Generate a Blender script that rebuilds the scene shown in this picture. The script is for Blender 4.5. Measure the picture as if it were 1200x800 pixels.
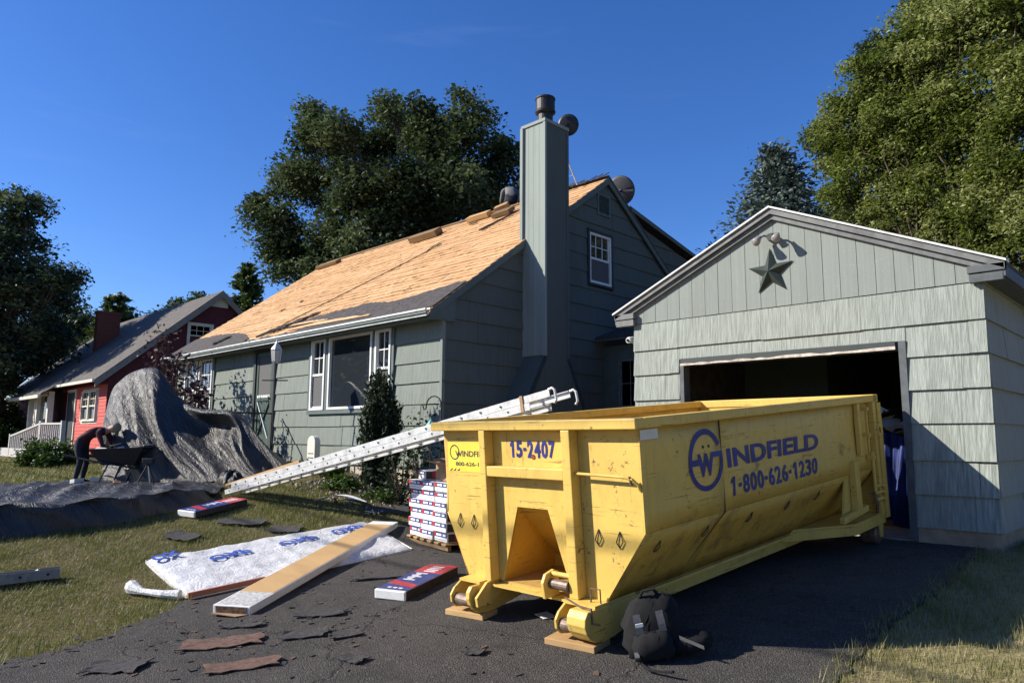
import bpy, bmesh, math, random
import numpy as np
from mathutils import Matrix, Vector

for o in list(bpy.data.objects):
    bpy.data.objects.remove(o)
SC = bpy.context.scene
COL = SC.collection
RNG = np.random.RandomState(7)
random.seed(7)
PI = math.pi

# ------------------------------------------------------------------ camera
PITCH, ROLL, YAW = math.radians(7.62), math.radians(0.33), math.radians(-44.53)
cy, sy, cp, sp, cr, sr = math.cos(YAW), math.sin(YAW), math.cos(PITCH), math.sin(PITCH), math.cos(ROLL), math.sin(ROLL)
f0 = Vector((sy, cy, 0)); r0 = Vector((cy, -sy, 0)); u0 = Vector((0, 0, 1))
fw = cp * f0 + sp * u0; up = -sp * f0 + cp * u0
rt = cr * r0 + sr * up; uu = -sr * r0 + cr * up
cam_d = bpy.data.cameras.new('camera')
cam = bpy.data.objects.new('camera', cam_d); COL.objects.link(cam)
cam.matrix_world = Matrix(((rt.x, uu.x, -fw.x, 0), (rt.y, uu.y, -fw.y, 0), (rt.z, uu.z, -fw.z, 1.6), (0, 0, 0, 1)))
cam_d.sensor_width = 36.0
cam_d.lens = 25.5
cam_d.clip_start = 0.05
cam_d.clip_end = 3000
SC.camera = cam

# ------------------------------------------------------------------ sky and sun
SUN_TO = Vector((-0.985, -1.0, 0.855)).normalized()      # direction towards the sun
elev = math.asin(SUN_TO.z)
azim = math.atan2(SUN_TO.x, SUN_TO.y)                    # from +Y towards +X
world = bpy.data.worlds.new('World'); SC.world = world; world.use_nodes = True
wn = world.node_tree; wn.nodes.clear()
sky = wn.nodes.new('ShaderNodeTexSky'); sky.sky_type = 'NISHITA'; sky.sun_disc = False
sky.sun_elevation = elev; sky.sun_rotation = azim
sky.altitude = 300; sky.air_density = 1.0; sky.dust_density = 0.25; sky.ozone_density = 3.5
hsv = wn.nodes.new('ShaderNodeHueSaturation'); hsv.inputs['Saturation'].default_value = 1.22
tint = wn.nodes.new('ShaderNodeMix'); tint.data_type = 'RGBA'; tint.blend_type = 'MULTIPLY'; tint.inputs[0].default_value = 1.0; tint.inputs[7].default_value = (0.92, 0.96, 1.28, 1)
bg = wn.nodes.new('ShaderNodeBackground'); bg.inputs['Strength'].default_value = 0.082
wo = wn.nodes.new('ShaderNodeOutputWorld')
wn.links.new(sky.outputs[0], hsv.inputs['Color']); tc = wn.nodes.new('ShaderNodeTexCoord'); mpw = wn.nodes.new('ShaderNodeMapping'); mpw.inputs['Scale'].default_value = (2.2, 2.2, 15.0); mpw.inputs['Rotation'].default_value = (0.09, -0.06, 2.3)
wnz = wn.nodes.new('ShaderNodeTexNoise'); wnz.inputs['Scale'].default_value = 1.5; wnz.inputs['Detail'].default_value = 7; wnz.inputs['Distortion'].default_value = 0.5
wrp = wn.nodes.new('ShaderNodeValToRGB'); wrp.color_ramp.elements[0].position = 0.62; wrp.color_ramp.elements[1].position = 0.85; wrp.color_ramp.elements[0].color = (0, 0, 0, 1); wrp.color_ramp.elements[1].color = (0.06, 0.06, 0.06, 1)
cir = wn.nodes.new('ShaderNodeMix'); cir.data_type = 'RGBA'; cir.blend_type = 'MIX'; cir.inputs[7].default_value = (4.2, 5.0, 6.0, 1)     # thin cirrus
wn.links.new(tc.outputs['Generated'], mpw.inputs['Vector']); wn.links.new(mpw.outputs[0], wnz.inputs['Vector']); wn.links.new(wnz.outputs['Fac'], wrp.inputs['Fac']); wn.links.new(wrp.outputs[0], cir.inputs[0])
wn.links.new(hsv.outputs[0], cir.inputs[6]); wn.links.new(cir.outputs[2], tint.inputs[6]); wn.links.new(tint.outputs[2], bg.inputs['Color'])
wn.links.new(bg.outputs[0], wo.inputs['Surface'])
sun_d = bpy.data.lights.new('sun', 'SUN'); sun_d.energy = 5.0; sun_d.angle = math.radians(0.53)
sun_d.color = (1.0, 0.93, 0.82)
sun = bpy.data.objects.new('sun', sun_d); COL.objects.link(sun)
sun.rotation_euler = (-SUN_TO).to_track_quat('-Z', 'Y').to_euler()
sun.location = (-20, -20, 20)
SC.view_settings.view_transform = 'Standard'
SC.view_settings.look = 'None'
SC.view_settings.exposure = 0.72
SC.view_settings.gamma = 1.0
SC.view_settings.use_curve_mapping = False
SC.cycles.use_denoising = True
SC.cycles.max_bounces = 6
SC.cycles.transparent_max_bounces = 6

# ------------------------------------------------------------------ helpers
ORG = {}
def tag(o, label=None, cat=None, group=None, kind=None):
    if label: o['label'] = label
    if cat: o['category'] = cat
    if group: o['group'] = group
    if kind: o['kind'] = kind
    return o
def thing(name, label, cat, loc=(0, 0, 0), mat=None, group=None):
    o = bpy.data.objects.new(name, None); COL.objects.link(o)
    o.empty_display_size = 0.2
    if mat is not None:
        o.matrix_world = mat; ORG[o.name] = (0, 0, 0)
    else:
        o.location = loc; ORG[o.name] = tuple(loc)
    return tag(o, label, cat, group)
def link_mesh(name, me, parent=None, org=None):
    o = bpy.data.objects.new(name, me); COL.objects.link(o)
    if parent is not None:
        o.parent = parent
        ORG[o.name] = ORG[parent.name]
    else:
        ORG[o.name] = org or (0, 0, 0)
        if org: o.location = org
    return o
class MB:
    def __init__(s): s.v = []; s.f = []; s.m = []
    def add(s, vs, fs, m=0):
        b = len(s.v); s.v += [tuple(p) for p in vs]
        s.f += [tuple(b + i for i in f) for f in fs]; s.m += [m] * len(fs); return s
    def box(s, x0, x1, y0, y1, z0, z1, m=0):
        return s.hexa([(x0, y0, z0), (x1, y0, z0), (x1, y1, z0), (x0, y1, z0), (x0, y0, z1), (x1, y0, z1), (x1, y1, z1), (x0, y1, z1)], m)
    def hexa(s, p, m=0):
        return s.add(p, [(0, 3, 2, 1), (4, 5, 6, 7), (0, 1, 5, 4), (1, 2, 6, 5), (2, 3, 7, 6), (3, 0, 4, 7)], m)
    def quad(s, pts, m=0): return s.add(pts, [tuple(range(len(pts)))], m)
    def prism(s, pts, vec, m=0):
        n = len(pts); vec = Vector(vec)
        a = [Vector(p) for p in pts]; b = [p + vec for p in a]
        fs = [tuple(range(n))[::-1], tuple(range(n, 2 * n))] + [(i, (i + 1) % n, n + (i + 1) % n, n + i) for i in range(n)]
        return s.add([tuple(p) for p in a + b], fs, m)
    def obox(s, c, ax, ay, az, m=0):                      # oriented box: centre and three half vectors
        c, ax, ay, az = map(Vector, (c, ax, ay, az)); p = []
        for k in (-1, 1):
            for i, j in ((-1, -1), (1, -1), (1, 1), (-1, 1)): p.append(tuple(c + i * ax + j * ay + k * az))
        return s.hexa(p, m)
    def bar(s, p0, p1, w, h, m=0, upv=(0, 0, 1)):        # rectangular bar between two points
        p0, p1 = Vector(p0), Vector(p1); d = p1 - p0; dn = d.normalized()
        sd = dn.cross(Vector(upv))
        if sd.length < 1e-4: sd = dn.cross(Vector((1, 0, 0)))
        sd.normalize(); uv = sd.cross(dn)
        return s.obox((p0 + p1) / 2, d / 2, sd * w / 2, uv * h / 2, m)
    def tube(s, path, r, n=8, m=0, cap=True):
        path = [Vector(p) for p in path]; k = len(path)
        rs = r if isinstance(r, (list, tuple)) else [r] * k
        b = len(s.v); ref = Vector((0.31, 0.52, 0.79)); prev = None
        for i, p in enumerate(path):
            t = (path[min(i + 1, k - 1)] - path[max(i - 1, 0)]).normalized()
            a = t.cross(ref) if prev is None else prev - t * prev.dot(t)
            if a.length < 1e-5: a = t.cross(Vector((1, 0, 0)))
            a.normalize(); c = t.cross(a); prev = a
            for j in range(n):
                q = 2 * PI * j / n; s.v.append(tuple(p + (a * math.cos(q) + c * math.sin(q)) * rs[i]))
        for i in range(k - 1):
            for j in range(n):
                s.f.append((b + i * n + j, b + i * n + (j + 1) % n, b + (i + 1) * n + (j + 1) % n, b + (i + 1) * n + j)); s.m.append(m)
        if cap:
            s.f.append(tuple(b + j for j in range(n))[::-1]); s.m.append(m)
            s.f.append(tuple(b + (k - 1) * n + j for j in range(n))); s.m.append(m)
        return s
    def lathe(s, prof, c, n=20, m=0, axis='z'):
        b = len(s.v); c = Vector(c)
        for r, h in prof:
            for j in range(n):
                q = 2 * PI * j / n; a, d = r * math.cos(q), r * math.sin(q)
                s.v.append(tuple(c + (Vector((a, d, h)) if axis == 'z' else Vector((h, a, d)) if axis == 'x' else Vector((a, h, d)))))
        for i in range(len(prof) - 1):
            for j in range(n):
                s.f.append((b + i * n + j, b + i * n + (j + 1) % n, b + (i + 1) * n + (j + 1) % n, b + (i + 1) * n + j)); s.m.append(m)
        s.f.append(tuple(b + j for j in range(n))[::-1]); s.m.append(m)
        s.f.append(tuple(b + (len(prof) - 1) * n + j for j in range(n))); s.m.append(m)
        return s
    def grid(s, P, m=0):                                   # P[i][j] array of points
        ni, nj = len(P), len(P[0]); b = len(s.v)
        for r in P: s.v += [tuple(p) for p in r]
        for i in range(ni - 1):
            for j in range(nj - 1):
                s.f.append((b + i * nj + j, b + (i + 1) * nj + j, b + (i + 1) * nj + j + 1, b + i * nj + j + 1)); s.m.append(m)
        return s
    def mesh(s, name, mats, org=(0, 0, 0), smooth=False):
        me = bpy.data.meshes.new(name)
        me.from_pydata([(p[0] - org[0], p[1] - org[1], p[2] - org[2]) for p in s.v], [], s.f)
        for mt in (mats if isinstance(mats, (list, tuple)) else [mats]): me.materials.append(mt)
        if any(s.m): me.polygons.foreach_set('material_index', s.m)
        bm = bmesh.new(); bm.from_mesh(me); bmesh.ops.recalc_face_normals(bm, faces=bm.faces); bm.to_mesh(me); bm.free()
        if smooth: me.polygons.foreach_set('use_smooth', [True] * len(me.polygons))
        me.update(); return me
    def build(s, name, mats, parent=None, smooth=False, bevel=0, org=None):
        og = ORG[parent.name] if parent is not None else (org or (0, 0, 0))
        o = link_mesh(name, s.mesh(name, mats, og, smooth), parent, org)
        if bevel:
            md = o.modifiers.new('bevel', 'BEVEL'); md.width = bevel; md.segments = 2; md.limit_method = 'ANGLE'; md.angle_limit = 0.6
        return o
def fast_mesh(name, V, Fq, mats, tint=None, smooth=False):
    """numpy verts (n,3), faces (m,k)"""
    V = np.asarray(V, np.float32); Fq = np.asarray(Fq, np.int32)
    me = bpy.data.meshes.new(name); n = len(V); m, k = Fq.shape
    me.vertices.add(n); me.vertices.foreach_set('co', V.ravel())
    me.loops.add(m * k); me.loops.foreach_set('vertex_index', Fq.ravel())
    me.polygons.add(m); me.polygons.foreach_set('loop_start', np.arange(0, m * k, k, dtype=np.int32))
    try: me.polygons.foreach_set('loop_total', np.full(m, k, np.int32))
    except Exception: pass
    for mt in (mats if isinstance(mats, (list, tuple)) else [mats]): me.materials.append(mt)
    if tint is not None:
        at = me.attributes.new('tint', 'FLOAT', 'POINT'); at.data.foreach_set('value', np.asarray(tint, np.float32))
    if smooth: me.polygons.foreach_set('use_smooth', [True] * m)
    me.update(calc_edges=True); me.validate()
    return me
def copy_tree(o, parent=None):
    c = o.copy(); COL.objects.link(c); c.parent = parent; ORG[c.name] = ORG.get(o.name, (0, 0, 0))
    for ch in [x for x in bpy.data.objects if x.parent == o]: copy_tree(ch, c)
    return c

# ------------------------------------------------------------------ materials
MATS = {}
class N:
    def __init__(s, name):
        s.m = bpy.data.materials.new(name); s.m.use_nodes = True; s.t = s.m.node_tree
        s.b = s.t.nodes['Principled BSDF']; s.out = s.t.nodes['Material Output']
    def n(s, kind, **kw):
        x = s.t.nodes.new(kind)
        for k, v in kw.items():
            if k in x.inputs.keys(): x.inputs[k].default_value = v
            else: setattr(x, k, v)
        return x
    def l(s, a, b): s.t.links.new(a, b)
    def coord(s, scale=(1, 1, 1), kind='world', rot=(0, 0, 0)):
        mp = s.n('ShaderNodeMapping'); mp.inputs['Scale'].default_value = scale; mp.inputs['Rotation'].default_value = rot
        if kind == 'world': g = s.n('ShaderNodeNewGeometry'); s.l(g.outputs['Position'], mp.inputs['Vector'])
        else: g = s.n('ShaderNodeTexCoord'); s.l(g.outputs['Object'], mp.inputs['Vector'])
        return mp.outputs['Vector']
    def noise(s, vec, scale, detail=4, rough=0.6, dist=0.0):
        x = s.n('ShaderNodeTexNoise'); x.inputs['Scale'].default_value = scale; x.inputs['Detail'].default_value = detail
        x.inputs['Roughness'].default_value = rough; x.inputs['Distortion'].default_value = dist
        s.l(vec, x.inputs['Vector']); return x.outputs['Fac']
    def ramp(s, fac, stops):
        r = s.n('ShaderNodeValToRGB'); e = r.color_ramp.elements
        while len(e) < len(stops): e.new(0.5)
        for i, (p, c) in enumerate(stops):
            e[i].position = p; e[i].color = (c, c, c, 1) if not isinstance(c, (tuple, list)) else (*c, 1)
        s.l(fac, r.inputs['Fac']); return r.outputs['Color']
    def mix(s, fac, a, b, mode='MIX'):
        x = s.n('ShaderNodeMix', data_type='RGBA', blend_type=mode)
        for sock, val in ((x.inputs[0], fac), (x.inputs[6], a), (x.inputs[7], b)):
            if hasattr(val, 'default_value') or hasattr(val, 'is_output'): s.l(val, sock)
            else: sock.default_value = val if not isinstance(val, (tuple, list)) else (*val, 1)
        return x.outputs[2]
    def math(s, op, a, b=0.5):
        x = s.n('ShaderNodeMath', operation=op)
        for sock, val in ((x.inputs[0], a), (x.inputs[1], b)):
            if hasattr(val, 'is_output'): s.l(val, sock)
            else: sock.default_value = val
        return x.outputs[0]
    def bump(s, h, strength=0.3, dist=0.01):
        x = s.n('ShaderNodeBump'); x.inputs['Strength'].default_value = strength; x.inputs['Distance'].default_value = dist
        s.l(h, x.inputs['Height']); s.l(x.outputs['Normal'], s.b.inputs['Normal'])
    def col(s, c):
        if hasattr(c, 'is_output'): s.l(c, s.b.inputs['Base Color'])
        else: s.b.inputs['Base Color'].default_value = (*c, 1)
    def set(s, rough=None, metal=None, spec=None):
        if rough is not None:
            if hasattr(rough, 'is_output'): s.l(rough, s.b.inputs['Roughness'])
            else: s.b.inputs['Roughness'].default_value = rough
        if metal is not None: s.b.inputs['Metallic'].default_value = metal
        if spec is not None: s.b.inputs['Specular IOR Level'].default_value = spec
    def rnd(s): return s.n('ShaderNodeObjectInfo').outputs['Random']
def plain(name, c, rough=0.6, metal=0.0, var=0.12, scale=6.0, bump=0.0, spec=0.4, kind='world', dirt=None):
    if name in MATS: return MATS[name]
    k = N(name); v = k.coord(kind=kind); nz = k.noise(v, scale, 5)
    lo = tuple(x * (1 - var * 1.6) for x in c); hi = tuple(min(1, x * (1 + var)) for x in c)
    cc = k.ramp(nz, [(0.3, lo), (0.7, hi)])
    if dirt: cc = k.mix(k.ramp(k.noise(v, scale * 0.37, 6, 0.7), [(0.5, 0), (0.7, 1)]), cc, dirt)
    k.col(cc); k.set(rough, metal, spec)
    if bump: k.bump(k.noise(v, scale * 6, 3), bump, 0.005)
    MATS[name] = k.m; return k.m
def siding_mat(name, c, lo=0.78, hi=1.12, groove=0.35, chalk=0.0):
    k = N(name)
    v = k.coord((46, 46, 0.22)); st = k.noise(v, 1.0, 3, 0.55)
    v2 = k.coord((120, 120, 0.5)); st2 = k.noise(v2, 1.0, 2, 0.5)
    v3 = k.coord(); big = k.noise(v3, 1.4, 4)
    a = tuple(x * lo for x in c); b = tuple(x * hi for x in c)
    cc = k.ramp(st, [(0.32, a), (0.52, c), (0.72, b)])
    cc = k.mix(k.math('MULTIPLY', st2, 0.35), cc, tuple(x * 0.8 for x in c))
    cc = k.mix(k.ramp(big, [(0.35, 0), (0.75, 0.4)]), cc, tuple(x * 0.82 for x in c))
    r = k.rnd(); cc = k.mix(k.math('MULTIPLY', r, 0.30), cc, tuple(x * 0.72 for x in c))
    stn = k.noise(k.coord((5.5, 5.5, 0.7)), 1, 5, .7); cc = k.mix(k.ramp(stn, [(0.52, 0), (0.75, 0.5)]), cc, (c[0] * .62, c[1] * .60, c[2] * .55))
    nl = k.noise(k.coord((9, 9, 9)), 6, 4, .7); cc = k.mix(k.ramp(nl, [(0.68, 0), (0.72, 0.6)]), cc, tuple(x * .45 for x in c))
    if chalk:
        sp = k.noise(v3, 55, 3, 0.7); cc = k.mix(k.ramp(sp, [(0.66, 0), (0.75, chalk)]), cc, (0.75, 0.76, 0.72))
    k.col(cc); k.set(0.75, 0, 0.25)
    h = k.math('ADD', st, k.math('MULTIPLY', st2, 0.6)); k.bump(h, groove, 0.012); return k.m
def paint_mat(name, c, rust=0.5, rough=0.42, grime=0.28):
    k = N(name); v = k.coord(kind='object')
    n1 = k.noise(v, 2.2, 6, 0.65); n2 = k.noise(v, 9, 6, 0.7); n3 = k.noise(v, 42, 4, 0.7)
    st = k.noise(k.coord((14, 14, 1.1), 'object'), 1, 4, 0.6)
    cc = k.ramp(n1, [(0.3, tuple(x * 0.86 for x in c)), (0.7, c)])
    cc = k.mix(k.ramp(st, [(0.55, 0), (0.8, 0.3)]), cc, (c[0] * 0.55, c[1] * 0.5, c[2] * 0.6))
    cc = k.mix(k.ramp(n2, [(0.66, 0), (0.74, 0.45)]), cc, (c[0] * 0.72, c[1] * 0.6, c[2] * 0.6))
    sc1 = k.noise(k.coord((2.2, 2.2, 46), 'object', (0.25, 0.1, 0)), 1, 4, .6); sc2 = k.noise(k.coord((30, 2.0, 3.0), 'object', (0, 0.3, 0.4)), 1, 4, .6)
    cc = k.mix(k.math('MULTIPLY', k.ramp(sc1, [(0.61, 0), (0.64, 0.7)]), k.ramp(n1, [(0.45, 0), (0.6, 1)])), cc, (0.16, 0.09, 0.035))
    cc = k.mix(k.math('MULTIPLY', k.ramp(sc2, [(0.62, 0), (0.65, 0.6)]), k.ramp(n1, [(0.35, 1), (0.5, 0)])), cc, (0.13, 0.075, 0.03))
    rf = k.math('MULTIPLY', k.ramp(n2, [(0.58, 0), (0.64, 1)]), k.ramp(n3, [(0.52, 0), (0.60, rust)]))
    gr = k.noise(k.coord((3.2, 3.2, 1.2), 'object'), 1.6, 6, .7)
    cc = k.mix(k.ramp(gr, [(0.50, 0), (0.72, grime)]), cc, (0.16, 0.10, 0.035))
    cc = k.mix(rf, cc, (0.12, 0.05, 0.022))
    k.col(cc); k.set(k.ramp(n2, [(0.3, rough), (0.8, rough + 0.25)]), 0, 0.45)
    k.bump(k.math('ADD', n1, k.math('MULTIPLY', n3, 0.04)), 0.25, 0.02); return k.m
def wood_mat(name, c, c2, along=(1.2, 26, 26), rough=0.75, kind='object', rv=0.5):
    k = N(name); v = k.coord(along, kind); n1 = k.noise(v, 1.0, 5, 0.6, 0.4); n2 = k.noise(k.coord(kind=kind), 3.0, 3)
    cc = k.ramp(n1, [(0.3, c2), (0.55, c), (0.8, tuple(min(1, x * 1.12) for x in c))])
    cc = k.mix(k.ramp(n2, [(0.5, 0), (0.8, 0.35)]), cc, c2)
    cc = k.mix(k.math('MULTIPLY', k.rnd(), rv), cc, c2)
    k.col(cc); k.set(rough, 0, 0.25); k.bump(n1, 0.2, 0.004); return k.m
def glass_mat(name, tint=(0.02, 0.025, 0.03), rough=0.03):
    k = N(name); k.col(tint); k.set(rough, 0, 0.9); k.b.inputs['IOR'].default_value = 1.6
    nz = k.noise(k.coord(), 1.1, 2); k.bump(nz, 0.05, 0.03); return k.m
def leaf_mat(name, dark, mid, light, trans=0.35):
    k = N(name); a = k.n('ShaderNodeAttribute', attribute_name='tint')
    cc = k.ramp(a.outputs['Fac'], [(0.0, dark), (0.5, mid), (1.0, light)])
    k.col(cc); k.set(0.55, 0, 0.3)
    tr = k.n('ShaderNodeBsdfTranslucent'); k.l(k.mix(0.4, cc, (mid[0] * 1.3, mid[1] * 1.4, mid[2] * 0.5)), tr.inputs['Color'])
    ms = k.n('ShaderNodeMixShader'); ms.inputs['Fac'].default_value = trans
    k.l(k.b.outputs[0], ms.inputs[1]); k.l(tr.outputs[0], ms.inputs[2]); k.l(ms.outputs[0], k.out.inputs['Surface']); return k.m

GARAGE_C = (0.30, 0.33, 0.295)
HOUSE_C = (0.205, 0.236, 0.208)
GABLE_SHADE_C = (0.115, 0.132, 0.118)  # house paint darkened: the gable's shade is put into the colour
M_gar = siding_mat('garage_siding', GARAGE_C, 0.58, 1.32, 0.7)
M_hg = siding_mat('gable_siding_shaded', GABLE_SHADE_C, 0.85, 1.1, 0.25)
M_garb = siding_mat('garage_gable', (0.245, 0.273, 0.250), 0.88, 1.08, 0.15, 0.5)
M_hs = siding_mat('house_siding', HOUSE_C, 0.72, 1.16, 0.45)
M_trim = plain('dark_trim', (0.030, 0.040, 0.040), 0.6)
M_htrim = plain('green_trim', (0.10, 0.13, 0.118), 0.55, var=0.1)
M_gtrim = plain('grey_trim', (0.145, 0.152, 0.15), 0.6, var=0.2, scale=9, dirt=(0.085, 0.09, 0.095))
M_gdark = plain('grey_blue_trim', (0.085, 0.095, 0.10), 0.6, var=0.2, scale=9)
M_white = plain('white_paint', (0.76, 0.76, 0.73), 0.45, var=0.06)
M_alum = plain('aluminium_white', (0.72, 0.73, 0.72), 0.4, var=0.1, scale=12, dirt=(0.4, 0.4, 0.38))
M_glass = glass_mat('window_glass')
M_screen = plain('insect_screen', (0.10, 0.10, 0.10), 0.8, var=0.08, scale=60)
M_deck = wood_mat('deck_board', (0.64, 0.425, 0.235), (0.42, 0.235, 0.10), (2.0, 13, 13), rv=0.6)
M_lumber = wood_mat('lumber', (0.50, 0.33, 0.15), (0.33, 0.20, 0.09))
M_lumb2 = wood_mat('weathered_lumber', (0.24, 0.155, 0.075), (0.12, 0.075, 0.04))
M_felt = plain('roofing_felt', (0.065, 0.058, 0.055), 0.9, var=0.35, scale=14, bump=0.4)
M_shing = plain('asphalt_shingle', (0.052, 0.048, 0.047), 0.92, var=0.4, scale=40, bump=0.5)
M_shingb = plain('brown_shingle', (0.13, 0.075, 0.055), 0.92, var=0.3, scale=30, bump=0.5)
M_roofg = plain('garage_roof_shingle', (0.045, 0.045, 0.048), 0.9, var=0.3, scale=20)
M_black = plain('black_metal', (0.018, 0.018, 0.020), 0.45, var=0.2)
M_pipe = plain('sooty_pipe', (0.020, 0.018, 0.017), 0.5, var=0.4, scale=14)
M_conc = plain('concrete', (0.40, 0.345, 0.27), 0.85, var=0.2, scale=8, bump=0.2)
M_yel = paint_mat('yellow_paint', (0.70, 0.475, 0.105), 0.9)
M_yelin = paint_mat('yellow_paint_inside', (0.50, 0.32, 0.09), 1.0, grime=0.8)
M_yellow_low = paint_mat('yellow_paint_grimy', (0.66, 0.41, 0.07), 1.0, 0.5, 0.75)
M_blue = plain('blue_lettering', (0.018, 0.024, 0.20), 0.5, var=0.3, scale=9)
M_steel = plain('worn_steel', (0.20, 0.15, 0.12), 0.55, 0.5, var=0.3, scale=20)
M_lad = plain('ladder_aluminium', (0.60, 0.61, 0.60), 0.42, 0.35, var=0.14, scale=16, dirt=(0.40, 0.39, 0.36))
M_hole = plain('dark_hole', (0.012, 0.012, 0.014), 0.8)
M_wrapw = plain('bundle_white', (0.72, 0.72, 0.70), 0.5, var=0.06, scale=20)
M_wrapb = plain('bundle_blue', (0.028, 0.04, 0.17), 0.45, var=0.15, scale=20)
M_wrapr = plain('bundle_red', (0.42, 0.03, 0.035), 0.45, var=0.15, scale=20)
M_wrapd = plain('bundle_side_dark', (0.045, 0.035, 0.042), 0.6, var=0.3, scale=20)
M_card = plain('cardboard', (0.33, 0.215, 0.125), 0.85, var=0.12, scale=12)
M_kraft = wood_mat('kraft_carton', (0.52, 0.335, 0.15), (0.42, 0.26, 0.115), (0.8, 3, 3), rv=0.1)
M_redsid = plain('red_clapboard', (0.50, 0.085, 0.07), 0.7, var=0.1, scale=5)
M_brick = plain('brick', (0.20, 0.06, 0.04), 0.85, var=0.3, scale=25)
M_cream = plain('cream_trim', (0.66, 0.62, 0.52), 0.6, var=0.08)
M_grroof = plain('weathered_roof', (0.105, 0.095, 0.085), 0.92, var=0.25, scale=9, bump=0.3)
M_rail = plain('weathered_rail', (0.46, 0.46, 0.44), 0.75, var=0.18, scale=14)
M_bark = plain('bark', (0.10, 0.075, 0.055), 0.9, var=0.35, scale=8, bump=0.6)
M_teal = plain('teal_paint', (0.10, 0.40, 0.34), 0.5)
M_ivory = plain('ivory_plastic', (0.66, 0.63, 0.55), 0.5, var=0.06)
M_skin = plain('skin', (0.36, 0.20, 0.14), 0.55, var=0.08)
M_denim = plain('denim', (0.018, 0.022, 0.032), 0.85, var=0.25, scale=18)
M_maroon = plain('maroon_shirt', (0.055, 0.014, 0.022), 0.85, var=0.2, scale=14)
M_greysh = plain('grey_shirt', (0.16, 0.155, 0.15), 0.85, var=0.15, scale=14)
M_blk = plain('black_cloth', (0.008, 0.008, 0.009), 0.95, var=0.3, scale=20)
M_cap = plain('tan_cap', (0.24, 0.21, 0.15), 0.85)
M_rubber = plain('rubber', (0.02, 0.02, 0.02), 0.7)
M_btarp = plain('blue_tarp', (0.008, 0.022, 0.13), 0.6, var=0.3, scale=5)
M_strap = plain('grey_webbing', (0.09, 0.09, 0.095), 0.7, var=0.2, scale=40)
M_bulb = plain('lamp_glass', (0.45, 0.45, 0.42), 0.25)
M_flood = plain('flood_bulb', (0.30, 0.29, 0.27), 0.3, var=0.25, scale=30)
L_oak = leaf_mat('oak_leaf', (0.016, 0.032, 0.017), (0.062, 0.092, 0.042), (0.18, 0.215, 0.11), 0.25)
L_map = leaf_mat('maple_leaf', (0.016, 0.032, 0.019), (0.060, 0.088, 0.046), (0.17, 0.20, 0.11), 0.25)
L_loc = leaf_mat('bright_leaf', (0.036, 0.058, 0.014), (0.155, 0.19, 0.042), (0.40, 0.42, 0.18), 0.45)
L_spr = leaf_mat('spruce_needle', (0.028, 0.046, 0.042), (0.075, 0.105, 0.092), (0.17, 0.21, 0.185), 0.15)
L_ced = leaf_mat('cedar_leaf', (0.02, 0.035, 0.012), (0.055, 0.085, 0.022), (0.12, 0.15, 0.04), 0.2)
L_yew = leaf_mat('yew_leaf', (0.008, 0.016, 0.008), (0.018, 0.034, 0.014), (0.045, 0.07, 0.025), 0.15)
L_shr = leaf_mat('shrub_leaf', (0.02, 0.04, 0.012), (0.055, 0.10, 0.02), (0.11, 0.16, 0.035), 0.3)
L_plum = leaf_mat('plum_leaf', (0.018, 0.010, 0.014), (0.045, 0.022, 0.03), (0.10, 0.06, 0.07), 0.25)
L_gra = leaf_mat('grass_blade', (0.070, 0.105, 0.024), (0.185, 0.185, 0.060), (0.38, 0.32, 0.17), 0.3)

# ------------------------------------------------------------------ terrain
def ss(t):
    t = np.clip(t, 0, 1); return t * t * (3 - 2 * t)
def terr(x, y):
    x = np.asarray(x, float); y = np.asarray(y, float)
    d = np.where(y < -2, -0.374, np.where(y > 8.9, 0.52, -0.21 + 0.082 * y))
    w = ss((-x - 7.0) / 6.5); zl = 0.55 + 0.035 * np.clip(y, -4, 12)
    z = d * (1 - w) + zl * w
    return z + 0.22 * ss((y - 4.6) / 2.4) * ss((-x - 7.4) / 1.5) * (1 - 0.5 * ss((-x - 14) / 5))
def T(x, y): return float(terr(x, y))
def wob(x, y, s=1.0):
    return (np.sin(x * 3.1 * s + 1.7 * y * s) + np.sin(y * 4.3 * s - 1.1 * x * s + 2) + np.sin(x * 7.7 * s + 5.1 * y * s + 1)) / 3

# ground sheet
k = N('lawn_soil'); v = k.coord()
cc = k.ramp(k.noise(v, 1.3, 6, 0.65), [(0.3, (0.085, 0.080, 0.032)), (0.5, (0.14, 0.115, 0.055)), (0.72, (0.20, 0.155, 0.09))])
cc = k.mix(k.ramp(k.noise(v, 24, 5, 0.7), [(0.35, 0), (0.65, 0.7)]), cc, (0.05, 0.045, 0.02))
sx_ = k.n('ShaderNodeSeparateXYZ'); gg = k.n('ShaderNodeNewGeometry'); k.l(gg.outputs['Position'], sx_.inputs[0])
mr = k.n('ShaderNodeMapRange'); k.l(sx_.outputs['X'], mr.inputs['Value']); mr.inputs['From Min'].default_value = -2.4; mr.inputs['From Max'].default_value = -1.2
cc = k.mix(k.math('MULTIPLY', mr.outputs['Result'], k.ramp(k.noise(v, 9, 5, .7), [(.3, .35), (.6, 1)])), cc, (0.36, 0.31, 0.16))   # straw lawn right of the driveway, colour lightened for sun and warm bounce
k.col(cc); k.set(0.95, 0, 0.1); k.bump(k.noise(v, 40, 4, 0.7), 0.7, 0.03); M_soil = k.m
xs = np.concatenate([[-1500, -700, -300, -150, -90, -70, -55, -45], np.linspace(-38, 4, 169), [6, 9, 14, 22, 40, 80, 160, 400, 1000, 1500]])
ys = np.concatenate([[-1500, -600, -200, -80, -40, -20, -12, -8], np.linspace(-5, 13, 109), [15, 18, 24, 35, 60, 120, 300, 800, 1500]])
XX, YY = np.meshgrid(xs, ys, indexing='ij'); ZZ = terr(XX, YY) - 0.012
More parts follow.
